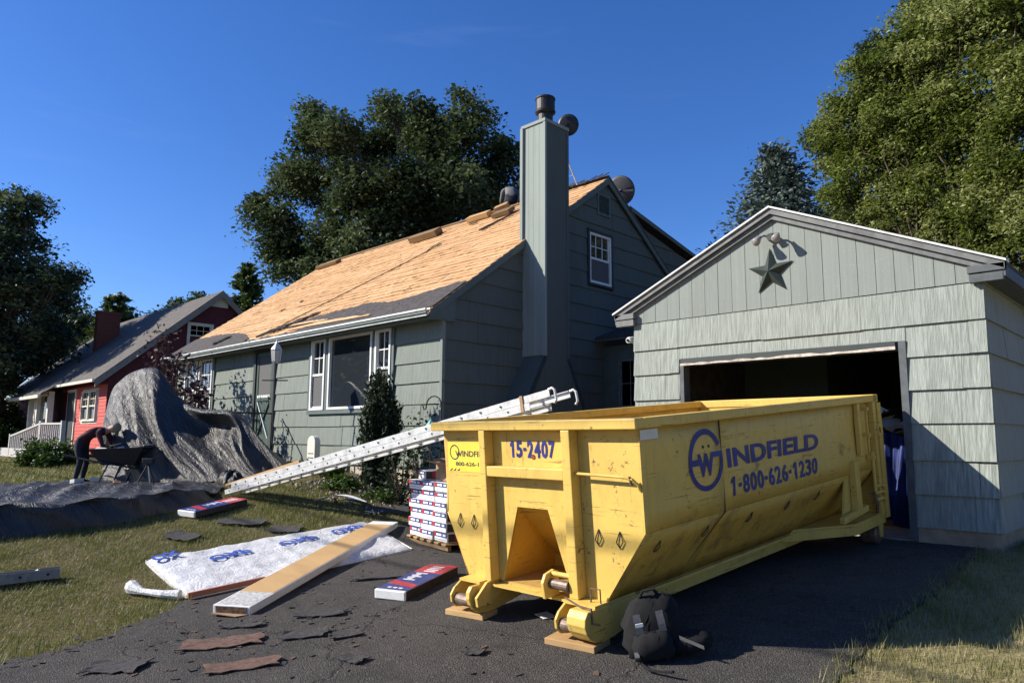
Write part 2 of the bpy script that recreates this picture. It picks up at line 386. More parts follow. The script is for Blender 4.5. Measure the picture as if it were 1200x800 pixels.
V = np.stack([XX, YY, ZZ], -1).reshape(-1, 3); ni, nj = XX.shape
ii, jj = np.meshgrid(np.arange(ni - 1), np.arange(nj - 1), indexing='ij'); b0 = (ii * nj + jj).ravel()
F = np.stack([b0, b0 + nj, b0 + nj + 1, b0 + 1], 1)
tag(link_mesh('ground', fast_mesh('ground', V, F, M_soil, smooth=True)), kind='structure')

# driveway
DL_Y = [-12, 1.0, 1.4, 1.95, 2.76, 3.26, 4.2, 5.2, 6.2, 7.2, 8.9]
DL_X = [-6.5, -6.75, -6.78, -6.70, -7.10, -7.55, -7.75, -7.95, -8.2, -8.4, -8.6]
def drive_l(y): return np.interp(y, DL_Y, DL_X) + 0.06 * wob(y * 2.3, y * 0.7, 1.5)
def drive_r(y): return np.interp(y, [-12, 3.5, 4.8, 5.8, 8.9], [-1.7, -1.75, -1.82, -1.88, -1.86]) + 0.05 * wob(y * 2.9 + 4, y, 1.7)
k = N('asphalt'); v = k.coord()
ag = k.n('ShaderNodeTexVoronoi'); ag.inputs['Scale'].default_value = 95; k.l(v, ag.inputs['Vector'])
sp = k.noise(v, 75, 4, 0.75); big = k.noise(v, 0.9, 5, 0.6); mid = k.noise(v, 6, 5, 0.65)
cc = k.ramp(big, [(0.3, (0.040, 0.037, 0.034)), (0.7, (0.078, 0.070, 0.063))])
cc = k.mix(k.ramp(mid, [(0.42, 0), (0.7, 0.6)]), cc, (0.100, 0.090, 0.080))
cc = k.mix(k.ramp(sp, [(0.53, 0), (0.66, 0.62)]), cc, (0.27, 0.245, 0.215))
cc = k.mix(k.ramp(sp, [(0.34, 0.8), (0.45, 0)]), cc, (0.012, 0.012, 0.012))
vo = k.n('ShaderNodeTexVoronoi', feature='DISTANCE_TO_EDGE'); vo.inputs['Scale'].default_value = 0.55
wv = k.n('ShaderNodeVectorMath', operation='ADD'); k.l(v, wv.inputs[0])
nz = k.n('ShaderNodeTexNoise'); nz.inputs['Scale'].default_value = 2.3; nz.inputs['Detail'].default_value = 6; k.l(v, nz.inputs['Vector']); 
k.l(nz.outputs['Color'], wv.inputs[1]); k.l(wv.outputs[0], vo.inputs['Vector'])
crk = k.ramp(vo.outputs['Distance'], [(0.0, 1), (0.012, 0)])
cc = k.mix(k.math('MULTIPLY', crk, 0.4), cc, (0.010, 0.010, 0.010))
k.col(cc); k.set(0.88, 0, 0.25)
h = k.math('ADD', k.math('MULTIPLY', ag.outputs['Distance'], 0.8), sp); k.bump(k.math('SUBTRACT', h, crk), 1.0, 0.016); M_asph = k.m
yy = np.linspace(-12, 8.84, 240); P = []
for y in yy:
    l, r = float(drive_l(y)), float(drive_r(y)); row = []
    for s in np.linspace(0, 1, 40):
        x = l + (r - l) * s; row.append((x, y, T(x, y) + 0.006))
    P.append(row)
tag(MB().grid(P).build('driveway', M_asph), kind='structure')

# ------------------------------------------------------------------ measured crown lobes (x, y, z, radius)
OAK=[(-24.86, 12.66, 9.36, 1.15), (-24.78, 13.48, 11.32, 1.25), (-22.23, 12.87, 12.27, 0.92), (-24.31, 13.12, 8.3, 1.08), (-23.89, 15.48, 12.33, 1.57), (-22.75, 16.35, 13.8, 1.09), (-20.67, 13.81, 9.15, 1.63), (-18.84, 15.66, 11.97, 1.2), (-17.53, 15.77, 12.38, 0.87), (-18.24, 17.95, 11.74, 0.82), (-18.75, 14.88, 9.88, 1.59), (-19.03, 17.5, 10.61, 1.32), (-21.72, 16.46, 9.3, 1.63), (-22.17, 13.6, 8.17, 1.22), (-19.0, 19.08, 10.56, 0.59), (-25.32, 12.34, 10.15, 0.58), (-20.6, 12.62, 12.01, 0.41), (-21.45, 15.23, 13.85, 0.39), (-19.49, 15.2, 12.97, 0.49), (-22.84, 12.98, 13.14, 0.44)]
LEFT=[(-35.86, 5.75, 10.77, 1.49), (-35.83, 6.8, 10.06, 0.87), (-34.56, 6.0, 8.41, 1.78), (-34.55, 7.28, 8.28, 1.06), (-35.81, 8.31, 7.7, 0.74), (-37.36, 6.98, 6.77, 2.04), (-32.73, 7.35, 5.77, 0.87), (-34.5, 6.3, 4.64, 1.53), (-34.99, 4.32, 7.85, 2.32), (-34.43, 6.49, 10.99, 0.49), (-31.82, 7.32, 7.85, 0.46), (-37.32, 4.92, 4.73, 2.11), (-35.56, 7.66, 5.12, 0.79)]
RIGHT=[(-7.15, 21.65, 10.9, 1.01), (-6.12, 21.48, 11.55, 1.12), (-5.03, 21.24, 12.2, 1.08), (-3.92, 20.94, 12.48, 1.25), (-2.79, 20.58, 11.84, 1.26), (-6.98, 21.75, 9.57, 1.0), (-5.32, 21.47, 10.15, 1.36), (-3.81, 21.06, 10.36, 1.45), (-5.05, 21.56, 8.27, 1.34), (-3.75, 21.23, 7.65, 1.3), (-6.25, 21.81, 8.0, 0.87), (-2.7, 20.72, 8.78, 1.44), (-7.45, 21.78, 8.64, 0.66), (-4.54, 21.54, 6.75, 1.08), (-3.31, 21.15, 6.12, 1.15), (-4.59, 21.06, 13.31, 0.92), (-2.12, 20.35, 10.27, 1.4), (-2.44, 20.71, 6.7, 1.4), (-3.95, 21.22, 8.72, 0.88), (-3.27, 21.05, 7.61, 0.95), (-5.87, 21.65, 9.12, 0.86), (-4.64, 21.3, 10.36, 0.82)]
RIGHTB=[(-9.78, 26.61, 12.91, 0.57), (-9.55, 27.84, 9.94, 0.9), (-9.54, 26.83, 9.07, 0.81), (-8.9, 28.06, 9.2, 0.95), (-9.87, 27.59, 12.42, 0.46), (-8.3, 28.39, 16.38, 0.65), (-6.41, 28.0, 16.8, 0.8)]
CEDAR=[(-37.8, 17.66, 11.02, 1.22)]
FARL=[(-53.8, 13.93, 8.1, 1.58), (-55.19, 13.06, 7.85, 1.42), (-52.47, 14.62, 7.48, 1.01), (-51.44, 16.03, 8.66, 1.02), (-55.33, 13.7, 6.48, 1.72), (-56.54, 12.47, 6.75, 1.44)]
FARM=[(-60.95, 23.11, 12.22, 0.57), (-62.08, 22.54, 11.7, 0.64), (-62.01, 21.54, 11.07, 0.7), (-59.96, 23.87, 12.77, 0.49), (-64.07, 21.28, 10.76, 0.57)]
TARP_RIDGE=[(-16.05, 4.64, 1.36), (-16.16, 4.7, 1.96), (-16.19, 4.82, 2.62), (-16.04, 5.06, 2.94), (-15.78, 5.29, 3.05), (-15.47, 5.45, 3.04), (-15.14, 5.56, 2.71), (-14.8, 5.68, 2.33), (-14.37, 5.85, 2.16), (-13.9, 6.04, 2.13), (-13.58, 6.21, 2.13), (-13.22, 6.33, 1.85), (-12.77, 6.43, 1.48), (-12.29, 6.54, 1.13), (-11.93, 6.65, 0.88)]

# ------------------------------------------------------------------ wall helpers
class Plane:
    """wall plane: axis 'y' (faces -Y, runs along X) or 'x' (faces +X, runs along Y)"""
    def __init__(s, axis, c): s.axis, s.c = axis, c
    def p(s, a, o, z): return (a, s.c - o, z) if s.axis == 'y' else (s.c + o, a, z)
    def box(s, mb, a0, a1, o0, o1, z0, z1, m=0):
        return mb.hexa([s.p(a0, o0, z0), s.p(a1, o0, z0), s.p(a1, o1, z0), s.p(a0, o1, z0), s.p(a0, o0, z1), s.p(a1, o0, z1), s.p(a1, o1, z1), s.p(a0, o1, z1)], m)
def clip(poly, hp):
    out = []
    for i in range(len(poly)):
        p, q = poly[i], poly[(i + 1) % len(poly)]
        dp = hp[0] * p[0] + hp[1] * p[1] + hp[2]; dq = hp[0] * q[0] + hp[1] * q[1] + hp[2]
        if dp >= 0: out.append(p)
        if dp * dq < -1e-12:
            t = dp / (dp - dq); out.append((p[0] + t * (q[0] - p[0]), p[1] + t * (q[1] - p[1])))
    return out
def subtract(rects, ops):
    for (b0, b1, y0, y1) in ops:
        nx = []
        for (a0, a1, z0, z1) in rects:
            if b1 <= a0 or b0 >= a1 or y1 <= z0 or y0 >= z1: nx.append((a0, a1, z0, z1)); continue
            if b0 > a0: nx.append((a0, b0, z0, z1))
            if b1 < a1: nx.append((b1, a1, z0, z1))
            m0, m1 = max(a0, b0), min(a1, b1)
            if y1 < z1: nx.append((m0, m1, y1, z1))
            if y0 > z0: nx.append((m0, m1, z0, y0))
        rects = nx
    return rects
def siding(root, pl, a0, a1, zl, ops, mat, hps=(), joint=1.22, lap=0.026, name='siding_board', seed=1):
    rg = random.Random(seed)
    for i in range(len(zl) - 1):
        z0, z1 = zl[i], zl[i + 1]; x = a0; cuts = [a0]; x = a0 + rg.uniform(0.35, 1.0) * joint
        while x < a1 - 0.15: cuts.append(x); x += joint
        cuts.append(a1)
        for c0, c1 in zip(cuts, cuts[1:]):
            for (r0, r1, y0, y1) in subtract([(c0 + 0.0015, c1 - 0.0015, z0, z1)], ops):
                poly = [(r0, y0), (r1, y0), (r1, y1), (r0, y1)]
                for hp in hps:
                    poly = clip(poly, hp)
                    if len(poly) < 3: break
                if len(poly) < 3 or r1 - r0 < 0.01 or y1 - y0 < 0.01: continue
                jt = rg.uniform(-0.003, 0.005); dj = rg.uniform(-0.006, 0.003)
                off = lambda z: 0.010 + jt + lap * (z1 - z) / (z1 - z0)
                n = len(poly); dz = 0.0 if y0 > z0 + 0.01 else -0.012 + dj
                fr = [pl.p(a, off(z), z + (dz if abs(z - z0) < 1e-6 else 0)) for a, z in poly]
                bk = [pl.p(a, 0.001, z + (dz if abs(z - z0) < 1e-6 else 0)) for a, z in poly]
                MB().add(fr + bk, [tuple(range(n)), tuple(range(2 * n - 1, n - 1, -1))] + [(k, n + k, n + (k + 1) % n, (k + 1) % n) for k in range(n)]).build(name, mat, root)
def window(root, pl, a0, a1, z0, z1, style='double', cols=2, rows=2, frame=M_white, casing=None, cw=0.06, label=None, screen=True):
    """double-hung window set in the wall"""
    fw_ = 0.045
    mb = MB()
    if casing:
        c = MB(); pl.box(c, a0 - cw, a1 + cw, 0.002, 0.048, z1, z1 + cw); pl.box(c, a0 - cw, a1 + cw, 0.002, 0.06, z0 - cw * 0.8, z0)
        pl.box(c, a0 - cw, a0, 0.002, 0.046, z0, z1); pl.box(c, a1, a1 + cw, 0.002, 0.046, z0, z1)
    pl.box(mb, a0, a0 + fw_, -0.06, 0.035, z0, z1); pl.box(mb, a1 - fw_, a1, -0.06, 0.035, z0, z1)
    pl.box(mb, a0 + fw_, a1 - fw_, -0.06, 0.034, z1 - fw_, z1); pl.box(mb, a0 + fw_, a1 - fw_, -0.06, 0.037, z0, z0 + fw_)
    w = mb.build('window', frame, root)
    if label: w['label'] = label
    if casing: c.build('window_casing', casing, root)
    def pane(b0, b1, y0, y1, o=-0.02, m=M_glass, nm='pane'):
        q = MB(); pl.box(q, b0, b1, o - 0.006, o, y0, y1); q.build(nm, m, w)
    i0, i1, j0, j1 = a0 + fw_, a1 - fw_, z0 + fw_, z1 - fw_
    if style == 'picture':
        pane(i0, i1, j0, j1)
    else:
        zm = (j0 + j1) / 2
        s = MB(); pl.box(s, i0, i1, -0.03, 0.012, zm - 0.022, zm + 0.022)
        pl.box(s, i0, i0 + 0.022, -0.028, 0.004, zm + 0.022, j1); pl.box(s, i1 - 0.022, i1, -0.028, 0.004, zm + 0.022, j1)
        s.build('sash', frame, w)
        s = MB(); pl.box(s, i0, i1, -0.03, -0.004, j0, j0 + 0.03); s.build('sash', frame, w)
        pane(i0, i1, zm + 0.022, j1)
        pane(i0, i1, j0, zm - 0.022, -0.03)
        if screen: pane(i0, i1, j0, zm - 0.022, -0.006, M_screen, 'insect_screen')
        for k in range(1, cols):
            x = i0 + (i1 - i0) * k / cols; q = MB(); pl.box(q, x - 0.009, x + 0.009, -0.019, -0.008, zm + 0.022, j1); q.build('muntin', frame, w)
        for k in range(1, rows):
            z = zm + 0.022 + (j1 - zm - 0.022) * k / rows; q = MB(); pl.box(q, i0, i1, -0.0185, -0.009, z - 0.009, z + 0.009); q.build('muntin', frame, w)
    return w

# ================================================================== HOUSE
YH, XH, XL = 7.70, -9.18, -20.30
RS = 0.727; EY, EZ = 7.36, 3.70; RY = 12.18; RZ = EZ + RS * (RY - EY)
BY = 2 * RY - YH
house = thing('house', 'grey green cape house with its front roof stripped to bare boards', 'house', ((XL + XH) / 2, 12, 0.8))
PF, PG = Plane('y', YH), Plane('x', XH)
PD = Plane('x', XH - 0.02)
def roof_z(y): return EZ + RS * (y - EY) if y < RY else RZ - RS * (y - RY)
# wall core: a pentagon prism
wt = lambda y: roof_z(y) - 0.14
pent = [(XL, YH + 0.012, 0.3), (XL, BY, 0.3), (XL, BY, wt(BY)), (XL, RY, wt(RY)), (XL, YH + 0.012, wt(YH))]
MB().prism(pent, (XH - XL - 0.012, 0, 0)).build('wall', M_htrim, house)
MB().box(XL + 0.02, XH - 0.004, YH + 0.004, YH + 0.3, 0.2, 1.10).box(XH - 0.3, XH - 0.002, YH + 0.31, BY, 0.2, 1.10).build('foundation', M_conc, house)
CZ = [1.12 + 0.355 * i for i in range(18)]
ops_f = [(-13.36, -10.46, 2.06, 3.62), (-15.78, -14.80, 1.30, 3.60), (-19.80, -17.92, 1.95, 3.62)]
zf = [z for z in CZ if z < 3.3] + [3.62]
siding(house, PF, XL, XH + 0.03, zf, ops_f, M_hs, seed=3)
rk = lambda o=0.0: [(RS, -1, EZ - RS * EY - 0.12 - o), (-RS, -1, RZ + RS * RY - 0.12 - o)]
ops_g = [(11.52, 12.36, 4.72, 5.96), (11.85, 12.30, 6.32, 6.80), (9.605, 10.225, 3.0, 8)]
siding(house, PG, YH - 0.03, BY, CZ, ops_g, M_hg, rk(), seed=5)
# shed dormer cheek behind the back slope
DZ0, DZ1, DY0, DY1 = 6.62, 5.78, 13.05, 16.9
chk = [(DY0, roof_z(DY0) - 0.1), (DY1 - 0.25, 3.6), (DY1 - 0.25, DZ1 - 0.06), (DY0, DZ0 - 0.1)]
MB().prism([PD.p(a, 0, z) for a, z in chk], (-10.6, 0, 0)).build('dormer', M_htrim, house)
dsl = (DZ1 - DZ0) / (DY1 - DY0)
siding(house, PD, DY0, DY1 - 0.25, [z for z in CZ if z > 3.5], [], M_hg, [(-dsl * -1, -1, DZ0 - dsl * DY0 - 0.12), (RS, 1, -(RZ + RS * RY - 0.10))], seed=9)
dr = [(XH + 0.12, DY0 - 0.12, DZ0 + 0.03), (XH + 0.12, DY1, DZ1), (XL, DY1, DZ1), (XL, DY0 - 0.12, DZ0 + 0.03)]
MB().prism(dr, (0, 0, 0.09)).build('dormer_roof', M_felt, house)
# roof slabs
XO, XLO = XH + 0.10, XL - 0.12
sl = [(XO, EY, EZ - 0.10), (XO, RY, RZ - 0.10), (XO, RY, RZ - 0.03), (XO, EY, EZ - 0.03)]
roof = MB().prism(sl, (XLO - XO, 0, 0)).build('roof', M_lumb2, house)
bs = [(XO, RY, RZ - 0.10), (XO, BY + 0.3, roof_z(BY + 0.3) - 0.10), (XO, BY + 0.3, roof_z(BY + 0.3) - 0.01), (XO, RY, RZ - 0.01)]
MB().prism(bs, (XLO - XO, 0, 0)).build('back_roof', M_felt, house)
# deck boards on the front slope
slope_len = math.hypot(RY - EY, RZ - EZ); su = Vector((0, RY - EY, RZ - EZ)).normalized(); sn = Vector((0, -su.z, su.y))
rg = random.Random(11); rows = 32; bw = slope_len / rows; shared = {}
def deck_mesh(L, key):
    if key not in shared:
        mb = MB(); n = 8; r2 = random.Random(hash(key) % 9999); top = []; bot = []
        for i in range(n + 1):
            t = i / n; top.append((L * t, bw - 0.004, 0.0)); bot.append((L * t, -0.012 + r2.uniform(-0.022, 0.014), 0.014 + r2.uniform(-.004, .008)))
        base_t = [(p[0], p[1], -0.012) for p in top]; base_b = [(p[0], p[1], -0.010) for p in bot]
        mb.grid([bot, top]); mb.grid([base_b, bot])
        mb.add([bot[0], top[0], base_t[0], base_b[0]], [(0, 1, 2, 3)]); mb.add([bot[-1], top[-1], base_t[-1], base_b[-1]], [(0, 1, 2, 3)])
        shared[key] = mb.mesh('deck_board', M_deck)
    return shared[key]
lens = [0.7, 1.0, 1.4, 1.9]
for i in range(rows):
    x = XO; 
    while x > XLO + 0.02:
        L = rg.choice(lens) * (0.6 if x == XO and rg.random() < 0.6 else 1); L = min(L, x - XLO)
        if x - L - XLO < 0.4: L = x - XLO
        key = round(L, 1) if round(L, 1) in lens else None
        q = MB()
        me = deck_mesh(L, (round(L, 2), rg.randint(0, 2)))
        o = bpy.data.objects.new('roof_board', me); COL.objects.link(o); o.parent = roof; ORG[o.name] = ORG[house.name]
        pos = Vector((x - L, EY, EZ - 0.022)) + su * (i * bw) + sn * rg.uniform(-0.002, 0.009) + su * rg.uniform(-0.012, 0.012)
        mt = Matrix(((1, 0, 0, pos.x - ORG[house.name][0]), (0, su.y, sn.y, pos.y - ORG[house.name][1]), (0, su.z, sn.z, pos.z - ORG[house.name][2]), (0, 0, 0, 1)))
        o.matrix_local = mt @ Matrix.Rotation(rg.uniform(-0.007, 0.007), 4, 'Z')
        x -= L + 0.004
# leftover felt near the eave, ragged
def felt(x0, x1, s0, hfun, seed, lift=0.014):
    r2 = random.Random(seed); n = 60; A = []; B = []; C_ = []
    for i in range(n + 1):
        x = x0 + (x1 - x0) * i / n; hh = hfun((x - x0) / (x1 - x0)) + r2.uniform(-0.03, 0.03)
        lo = Vector((x, EY, EZ)) + su * s0 + sn * lift; hi = Vector((x, EY, EZ)) + su * (s0 + max(0.02, hh)) + sn * (lift + 0.004)
        A.append(tuple(lo)); B.append(tuple((lo + hi) / 2 + sn * r2.uniform(0, 0.012))); C_.append(tuple(hi))
    MB().grid([A, B, C_]).build('roofing_felt', M_felt, house)
felt(-9.08, -13.9, 0.03, lambda t: 0.95 * min(1, (1 - t) * 2.6) * (0.85 + 0.15 * math.cos(t * 9)), 4)
felt(-10.4, -14.7, 0.40, lambda t: 0.42 * math.sin(PI * min(1, t * 1.05)) ** 0.6, 5, 0.022)
felt(-15.9, -20.42, 0.03, lambda t: 0.95 - 0.75 * (1 - t) ** 3, 6)
felt(-13.9, -16.1, 0.02, lambda t: 0.07 + 0.05 * math.sin(t * 19), 8)
# bare patch strips torn through the felt
def strip(x0, x1, s0, w0, seed):
    r2 = random.Random(seed); n = 24; A = []; B = []
    for i in range(n + 1):
        t = i / n; x = x0 + (x1 - x0) * t; w = w0 * (0.35 + 0.65 * math.sin(PI * t)) + r2.uniform(-0.02, 0.02)
        A.append(tuple(Vector((x, EY, EZ)) + su * (s0 + 0.1 * t) + sn * 0.034)); B.append(tuple(Vector((x, EY, EZ)) + su * (s0 + 0.1 * t + w) + sn * 0.034))
    MB().grid([A, B]).build('bare_board_strip', M_deck, house)
strip(-11.0, -14.2, 0.13, 0.14, 2); strip(-12.7, -14.6, 0.36, 0.10, 3)
# rolled-up felt scraps
for x, s, L, sd in [(-14.4, 0.25, 0.9, 1), (-14.0, 0.5, 0.7, 2), (-14.9, 0.12, 0.8, 3), (-17.6, 0.25, 0.5, 4)]:
    r2 = random.Random(sd); pts = []
    for i in range(8):
        t = i / 7; pts.append(tuple(Vector((x - 0.5 * L + L * t, EY, EZ)) + su * (s + 0.55 * L * t + r2.uniform(-.03, .03)) + sn * 0.05))
    MB().tube(pts, [0.015, 0.035, 0.03, 0.045, 0.03, 0.04, 0.03, 0.012], 6).build('torn_felt', M_felt, house)
# ridge and rake edges
MB().tube([(XO, RY, RZ + 0.01), (XLO, RY, RZ + 0.01)], 0.035, 6).build('ridge', M_lumb2, house)
rr = random.Random(5); cap = MB()
x = XO
while x > -10.6:
    cap.obox((x - 0.1, RY - 0.05, RZ + 0.03 + rr.uniform(0, .03)), (0.09, 0, rr.uniform(-.02, .02)), (0, 0.09, 0.06), (0, -0.004, 0.006)); x -= 0.17
cap.build('ridge_shingle_scrap', M_shing, house)
tr = MB()
for sgn, y0, y1 in ((1, EY - 0.03, RY), (-1, RY, BY + 0.3)):
    a, b_ = (XO + 0.004, y0, roof_z(y0) - 0.16), (XO + 0.004, y1, roof_z(y1) - 0.16)
    tr.prism([a, b_, (b_[0], b_[1], b_[2] + 0.135), (a[0], a[1], a[2] + 0.135)], (-0.03, 0, 0))
tr.build('rake_board', M_htrim, house)
MB().prism([(XO + 0.02, RY, RZ + 0.0), (XO + 0.02, BY + 0.3, roof_z(BY + 0.3)), (XO + 0.02, BY + 0.3, roof_z(BY + 0.3) + 0.02), (XO + 0.02, RY, RZ + 0.02)], (-0.04, 0, 0)).build('rake_drip_edge', M_gtrim, house)
MB().prism([(XO + 0.04, DY0 - 0.1, DZ0 + 0.0), (XO + 0.04, DY1, DZ1 - 0.02), (XO + 0.04, DY1, DZ1 + 0.06), (XO + 0.04, DY0 - 0.1, DZ0 + 0.09)], (-0.02, 0, 0)).build('dormer_rake', M_htrim, house)
# soffit, fascia, gutter
MB().box(XLO, XO - 0.02, EY + 0.03, YH, 3.555, 3.575).build('soffit', M_htrim, house)
MB().box(XLO, XO - 0.01, EY + 0.005, EY + 0.03, 3.53, 3.67).build('fascia', M_htrim, house)
MB().prism([(XO - 0.028, EY + 0.032, 3.53), (XO - 0.028, YH + 0.2, 3.53), (XO - 0.028, YH + 0.2, roof_z(YH + .2) - .15), (XO - 0.028, EY + 0.032, 3.66)], (-0.04, 0, 0)).build('cornice_return', M_htrim, house)
gp = [(0, -0.012, 3.665), (0, -0.125, 3.685), (0, -0.13, 3.665), (0, -0.115, 3.60), (0, -0.085, 3.575), (0, -0.002, 3.575), (0, -0.002, 3.59), (0, -0.08, 3.59), (0, -0.105, 3.61), (0, -0.118, 3.672), (0, -0.012, 3.652)]
g2 = [(XO, EY + p[1], p[2]) for p in gp]
MB().prism([(XO, EY + y, z) for y, z in ((0.0, 3.575), (-0.085, 3.575), (-0.115, 3.61), (-0.115, 3.652), (-0.10, 3.625), (-0.08, 3.592), (0.0, 3.592))], (XLO - XO, 0, 0)).build('gutter', M_htrim, house)
MB().box(XLO, XO + 0.002, EY - 0.132, EY - 0.100, 3.653, 3.682).build('gutter_lip', M_alum, house)
MB().box(XLO, XO + 0.001, EY - 0.106, EY - 0.078, 3.562, 3.5745).build('gutter_bead', M_alum, house)
MB().box(XLO + 0.05, XO - 0.01, EY - 0.02, EY + 0.02, EZ - 0.018, EZ + 0.004).build('drip_edge', M_alum, house)
# corner board and frieze
MB().box(XH - 0.02, XH + 0.038, YH - 0.042, YH + 0.02, 0.95, 3.60).build('corner_board', M_hs, house)
# ---- windows and door, front
PF.box(MB(), 0, 0, 0, 0, 0, 0)
fr = MB(); PF.box(fr, -13.36, -10.46, -0.02, 0.02, 2.06, 3.62); fr.build('window_backing', M_trim, house)
cs = MB(); PF.box(cs, -13.36, -10.46, 0.02, 0.075, 2.06, 2.13); PF.box(cs, -13.36, -13.27, 0.02, 0.062, 2.13, 3.62); PF.box(cs, -10.535, -10.46, 0.02, 0.062, 2.13, 3.62)
PF.box(cs, -12.72, -12.60, 0.02, 0.06, 2.13, 3.56); PF.box(cs, -11.11, -11.03, 0.02, 0.06, 2.13, 3.56); PF.box(cs, -13.27, -10.535, 0.02, 0.064, 3.56, 3.62)
cs.build('window_casing', M_htrim, house)
PW = Plane('y', YH - 0.045)
window(house, PW, -13.26, -12.73, 2.14, 3.55, cols=2, rows=2, label='narrow white side window left of the picture window')
window(house, PW, -12.59, -11.12, 2.14, 3.55, 'picture', label='large picture window with white frame')
window(house, PW, -11.02, -10.54, 2.14, 3.55, cols=2, rows=2, screen=False, label='narrow white side window right of the picture window')
fr = MB(); PF.box(fr, -19.80, -17.92, -0.02, 0.02, 1.95, 3.62); fr.build('window_backing', M_trim, house)
cs = MB(); PF.box(cs, -19.80, -19.72, 0.02, 0.06, 1.95, 3.62); PF.box(cs, -18.0, -17.92, 0.02, 0.06, 1.95, 3.62); PF.box(cs, -18.91, -18.81, 0.02, 0.058, 1.95, 3.56); PF.box(cs, -19.72, -18.0, 0.02, 0.062, 3.56, 3.62); PF.box(cs, -19.72, -18.0, 0.02, 0.07, 1.95, 2.02)
cs.build('window_casing', M_htrim, house)
window(house, PW, -19.71, -18.92, 2.03, 3.55, cols=3, rows=2); window(house, PW, -18.80, -18.01, 2.03, 3.55, cols=3, rows=2)
PDr = Plane('y', YH - 0.02)
df = MB(); PDr.box(df, -15.78, -15.68, -0.04, 0.05, 1.32, 3.6); PDr.box(df, -14.90, -14.80, -0.04, 0.05, 1.32, 3.6); PDr.box(df, -15.68, -14.90, -0.04, 0.05, 3.50, 3.6); df.build('door_frame', M_trim, house)
dd = MB(); PDr.box(dd, -15.67, -14.91, -0.03, 0.0, 1.42, 3.49)
PDr.box(dd, -15.67, -15.58, 0, 0.022, 1.42, 3.49); PDr.box(dd, -15.0, -14.91, 0, 0.022, 1.42, 3.49); PDr.box(dd, -15.58, -15.0, 0, 0.022, 3.40, 3.49); PDr.box(dd, -15.58, -15.0, 0, 0.022, 2.40, 2.50); PDr.box(dd, -15.58, -15.0, 0, 0.022, 1.42, 1.56)
door = dd.build('door', plain('door_green', (0.045, 0.075, 0.062), 0.5), house); door['label'] = 'dark green storm door with a white crossed brace'
sc_ = MB(); PDr.box(sc_, -15.58, -15.0, 0.001, 0.008, 2.50, 3.40); sc_.build('door_screen', M_screen, door)
xb = MB(); xb.bar(PDr.p(-15.56, 0.012, 2.38), PDr.p(-15.02, 0.012, 1.58), 0.02, 0.045, upv=(0, 1, 0)); xb.build('crossed_brace', M_white, door)
xb = MB(); xb.bar(PDr.p(-15.02, 0.010, 2.38), PDr.p(-15.56, 0.010, 1.58), 0.02, 0.045, upv=(0, 1, 0)); xb.build('crossed_brace', plain('door_green2', (0.06, 0.095, 0.08), 0.5), door)
tr2 = MB()
for i in range(7): tr2.lathe([(0.034, -0.006), (0.034, 0.006)], PDr.p(-15.55 + i * 0.085, 0.02, 2.50), 10, axis='y')
tr2.build('scalloped_trim', M_white, door)
MB().box(-14.985, -14.965, YH - 0.075, YH - 0.04, 2.42, 2.46).tube([(-14.975, YH - 0.085, 2.36), (-14.975, YH - 0.085, 2.50)], 0.009).build('handle', M_black, door)
st = MB(); st.box(-16.1, -14.5, 6.6, YH - 0.03, 0.6, 1.28); st.box(-16.1, -14.5, 6.25, 6.6, 0.6, 1.08); st.build('doorstep', M_conc, house, bevel=0.01)
# ---- gable window and vent
window(house, Plane('x', XH + 0.01), 11.57, 12.31, 4.80, 5.88, cols=3, rows=2, casing=M_trim, label='white sash window high in the shaded gable')
bk = MB(); PG.box(bk, 11.85, 12.30, -0.02, 0.01, 6.32, 6.80); bk.build('vent_back', M_trim, house)
vf = MB(); PG.box(vf, 11.85, 11.90, 0.01, 0.05, 6.32, 6.80); PG.box(vf, 12.25, 12.30, 0.01, 0.05, 6.32, 6.80); PG.box(vf, 11.90, 12.25, 0.01, 0.05, 6.32, 6.37); PG.box(vf, 11.90, 12.25, 0.01, 0.05, 6.75, 6.80)
vent = vf.build('gable_vent', M_htrim, house)
for i in range(8):
    z = 6.385 + i * 0.046; q = MB(); q.hexa([PG.p(11.9, 0.045, z), PG.p(12.25, 0.045, z), PG.p(12.25, 0.012, z + 0.03), PG.p(11.9, 0.012, z + 0.03), PG.p(11.9, 0.045, z + 0.008), PG.p(12.25, 0.045, z + 0.008), PG.p(12.25, 0.012, z + 0.038), PG.p(11.9, 0.012, z + 0.038)])
    q.build('louvre', M_htrim, vent)
# ---- chimney chase
CX, CY0, CY1, CT = -8.60, 9.59, 10.24, 7.50
core = [(CX, CY0 + .012, CT), (CX, CY1 - .012, CT), (CX, CY1 - .012, 3.07), (CX, 10.68, 2.25), (CX, 10.68, 0.3), (CX, 9.11, 0.3), (CX, 9.11, 2.25), (CX, CY0 + .012, 3.07)]
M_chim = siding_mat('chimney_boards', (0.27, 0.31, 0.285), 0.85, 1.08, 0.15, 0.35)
M_chim_shade = siding_mat('chimney_side_shaded', (0.105, 0.122, 0.110), 0.92, 1.05, 0.1)  # same paint as the boards, with the side's shade in the colour
chim = MB().prism(core, (XH - CX, 0, 0)).build('chimney', M_chim_shade, house)
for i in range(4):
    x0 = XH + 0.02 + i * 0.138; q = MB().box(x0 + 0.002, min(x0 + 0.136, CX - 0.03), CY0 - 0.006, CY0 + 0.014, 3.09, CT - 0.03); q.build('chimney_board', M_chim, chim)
MB().box(CX - 0.04, CX + 0.016, CY0 - 0.02, CY0 + 0.03, 3.07, CT).build('corner_trim', M_chim, chim)
MB().box(CX - 0.002, CX + 0.014, CY1 - 0.05, CY1 + 0.012, 3.07, CT).build('corner_trim', M_chim_shade, chim)
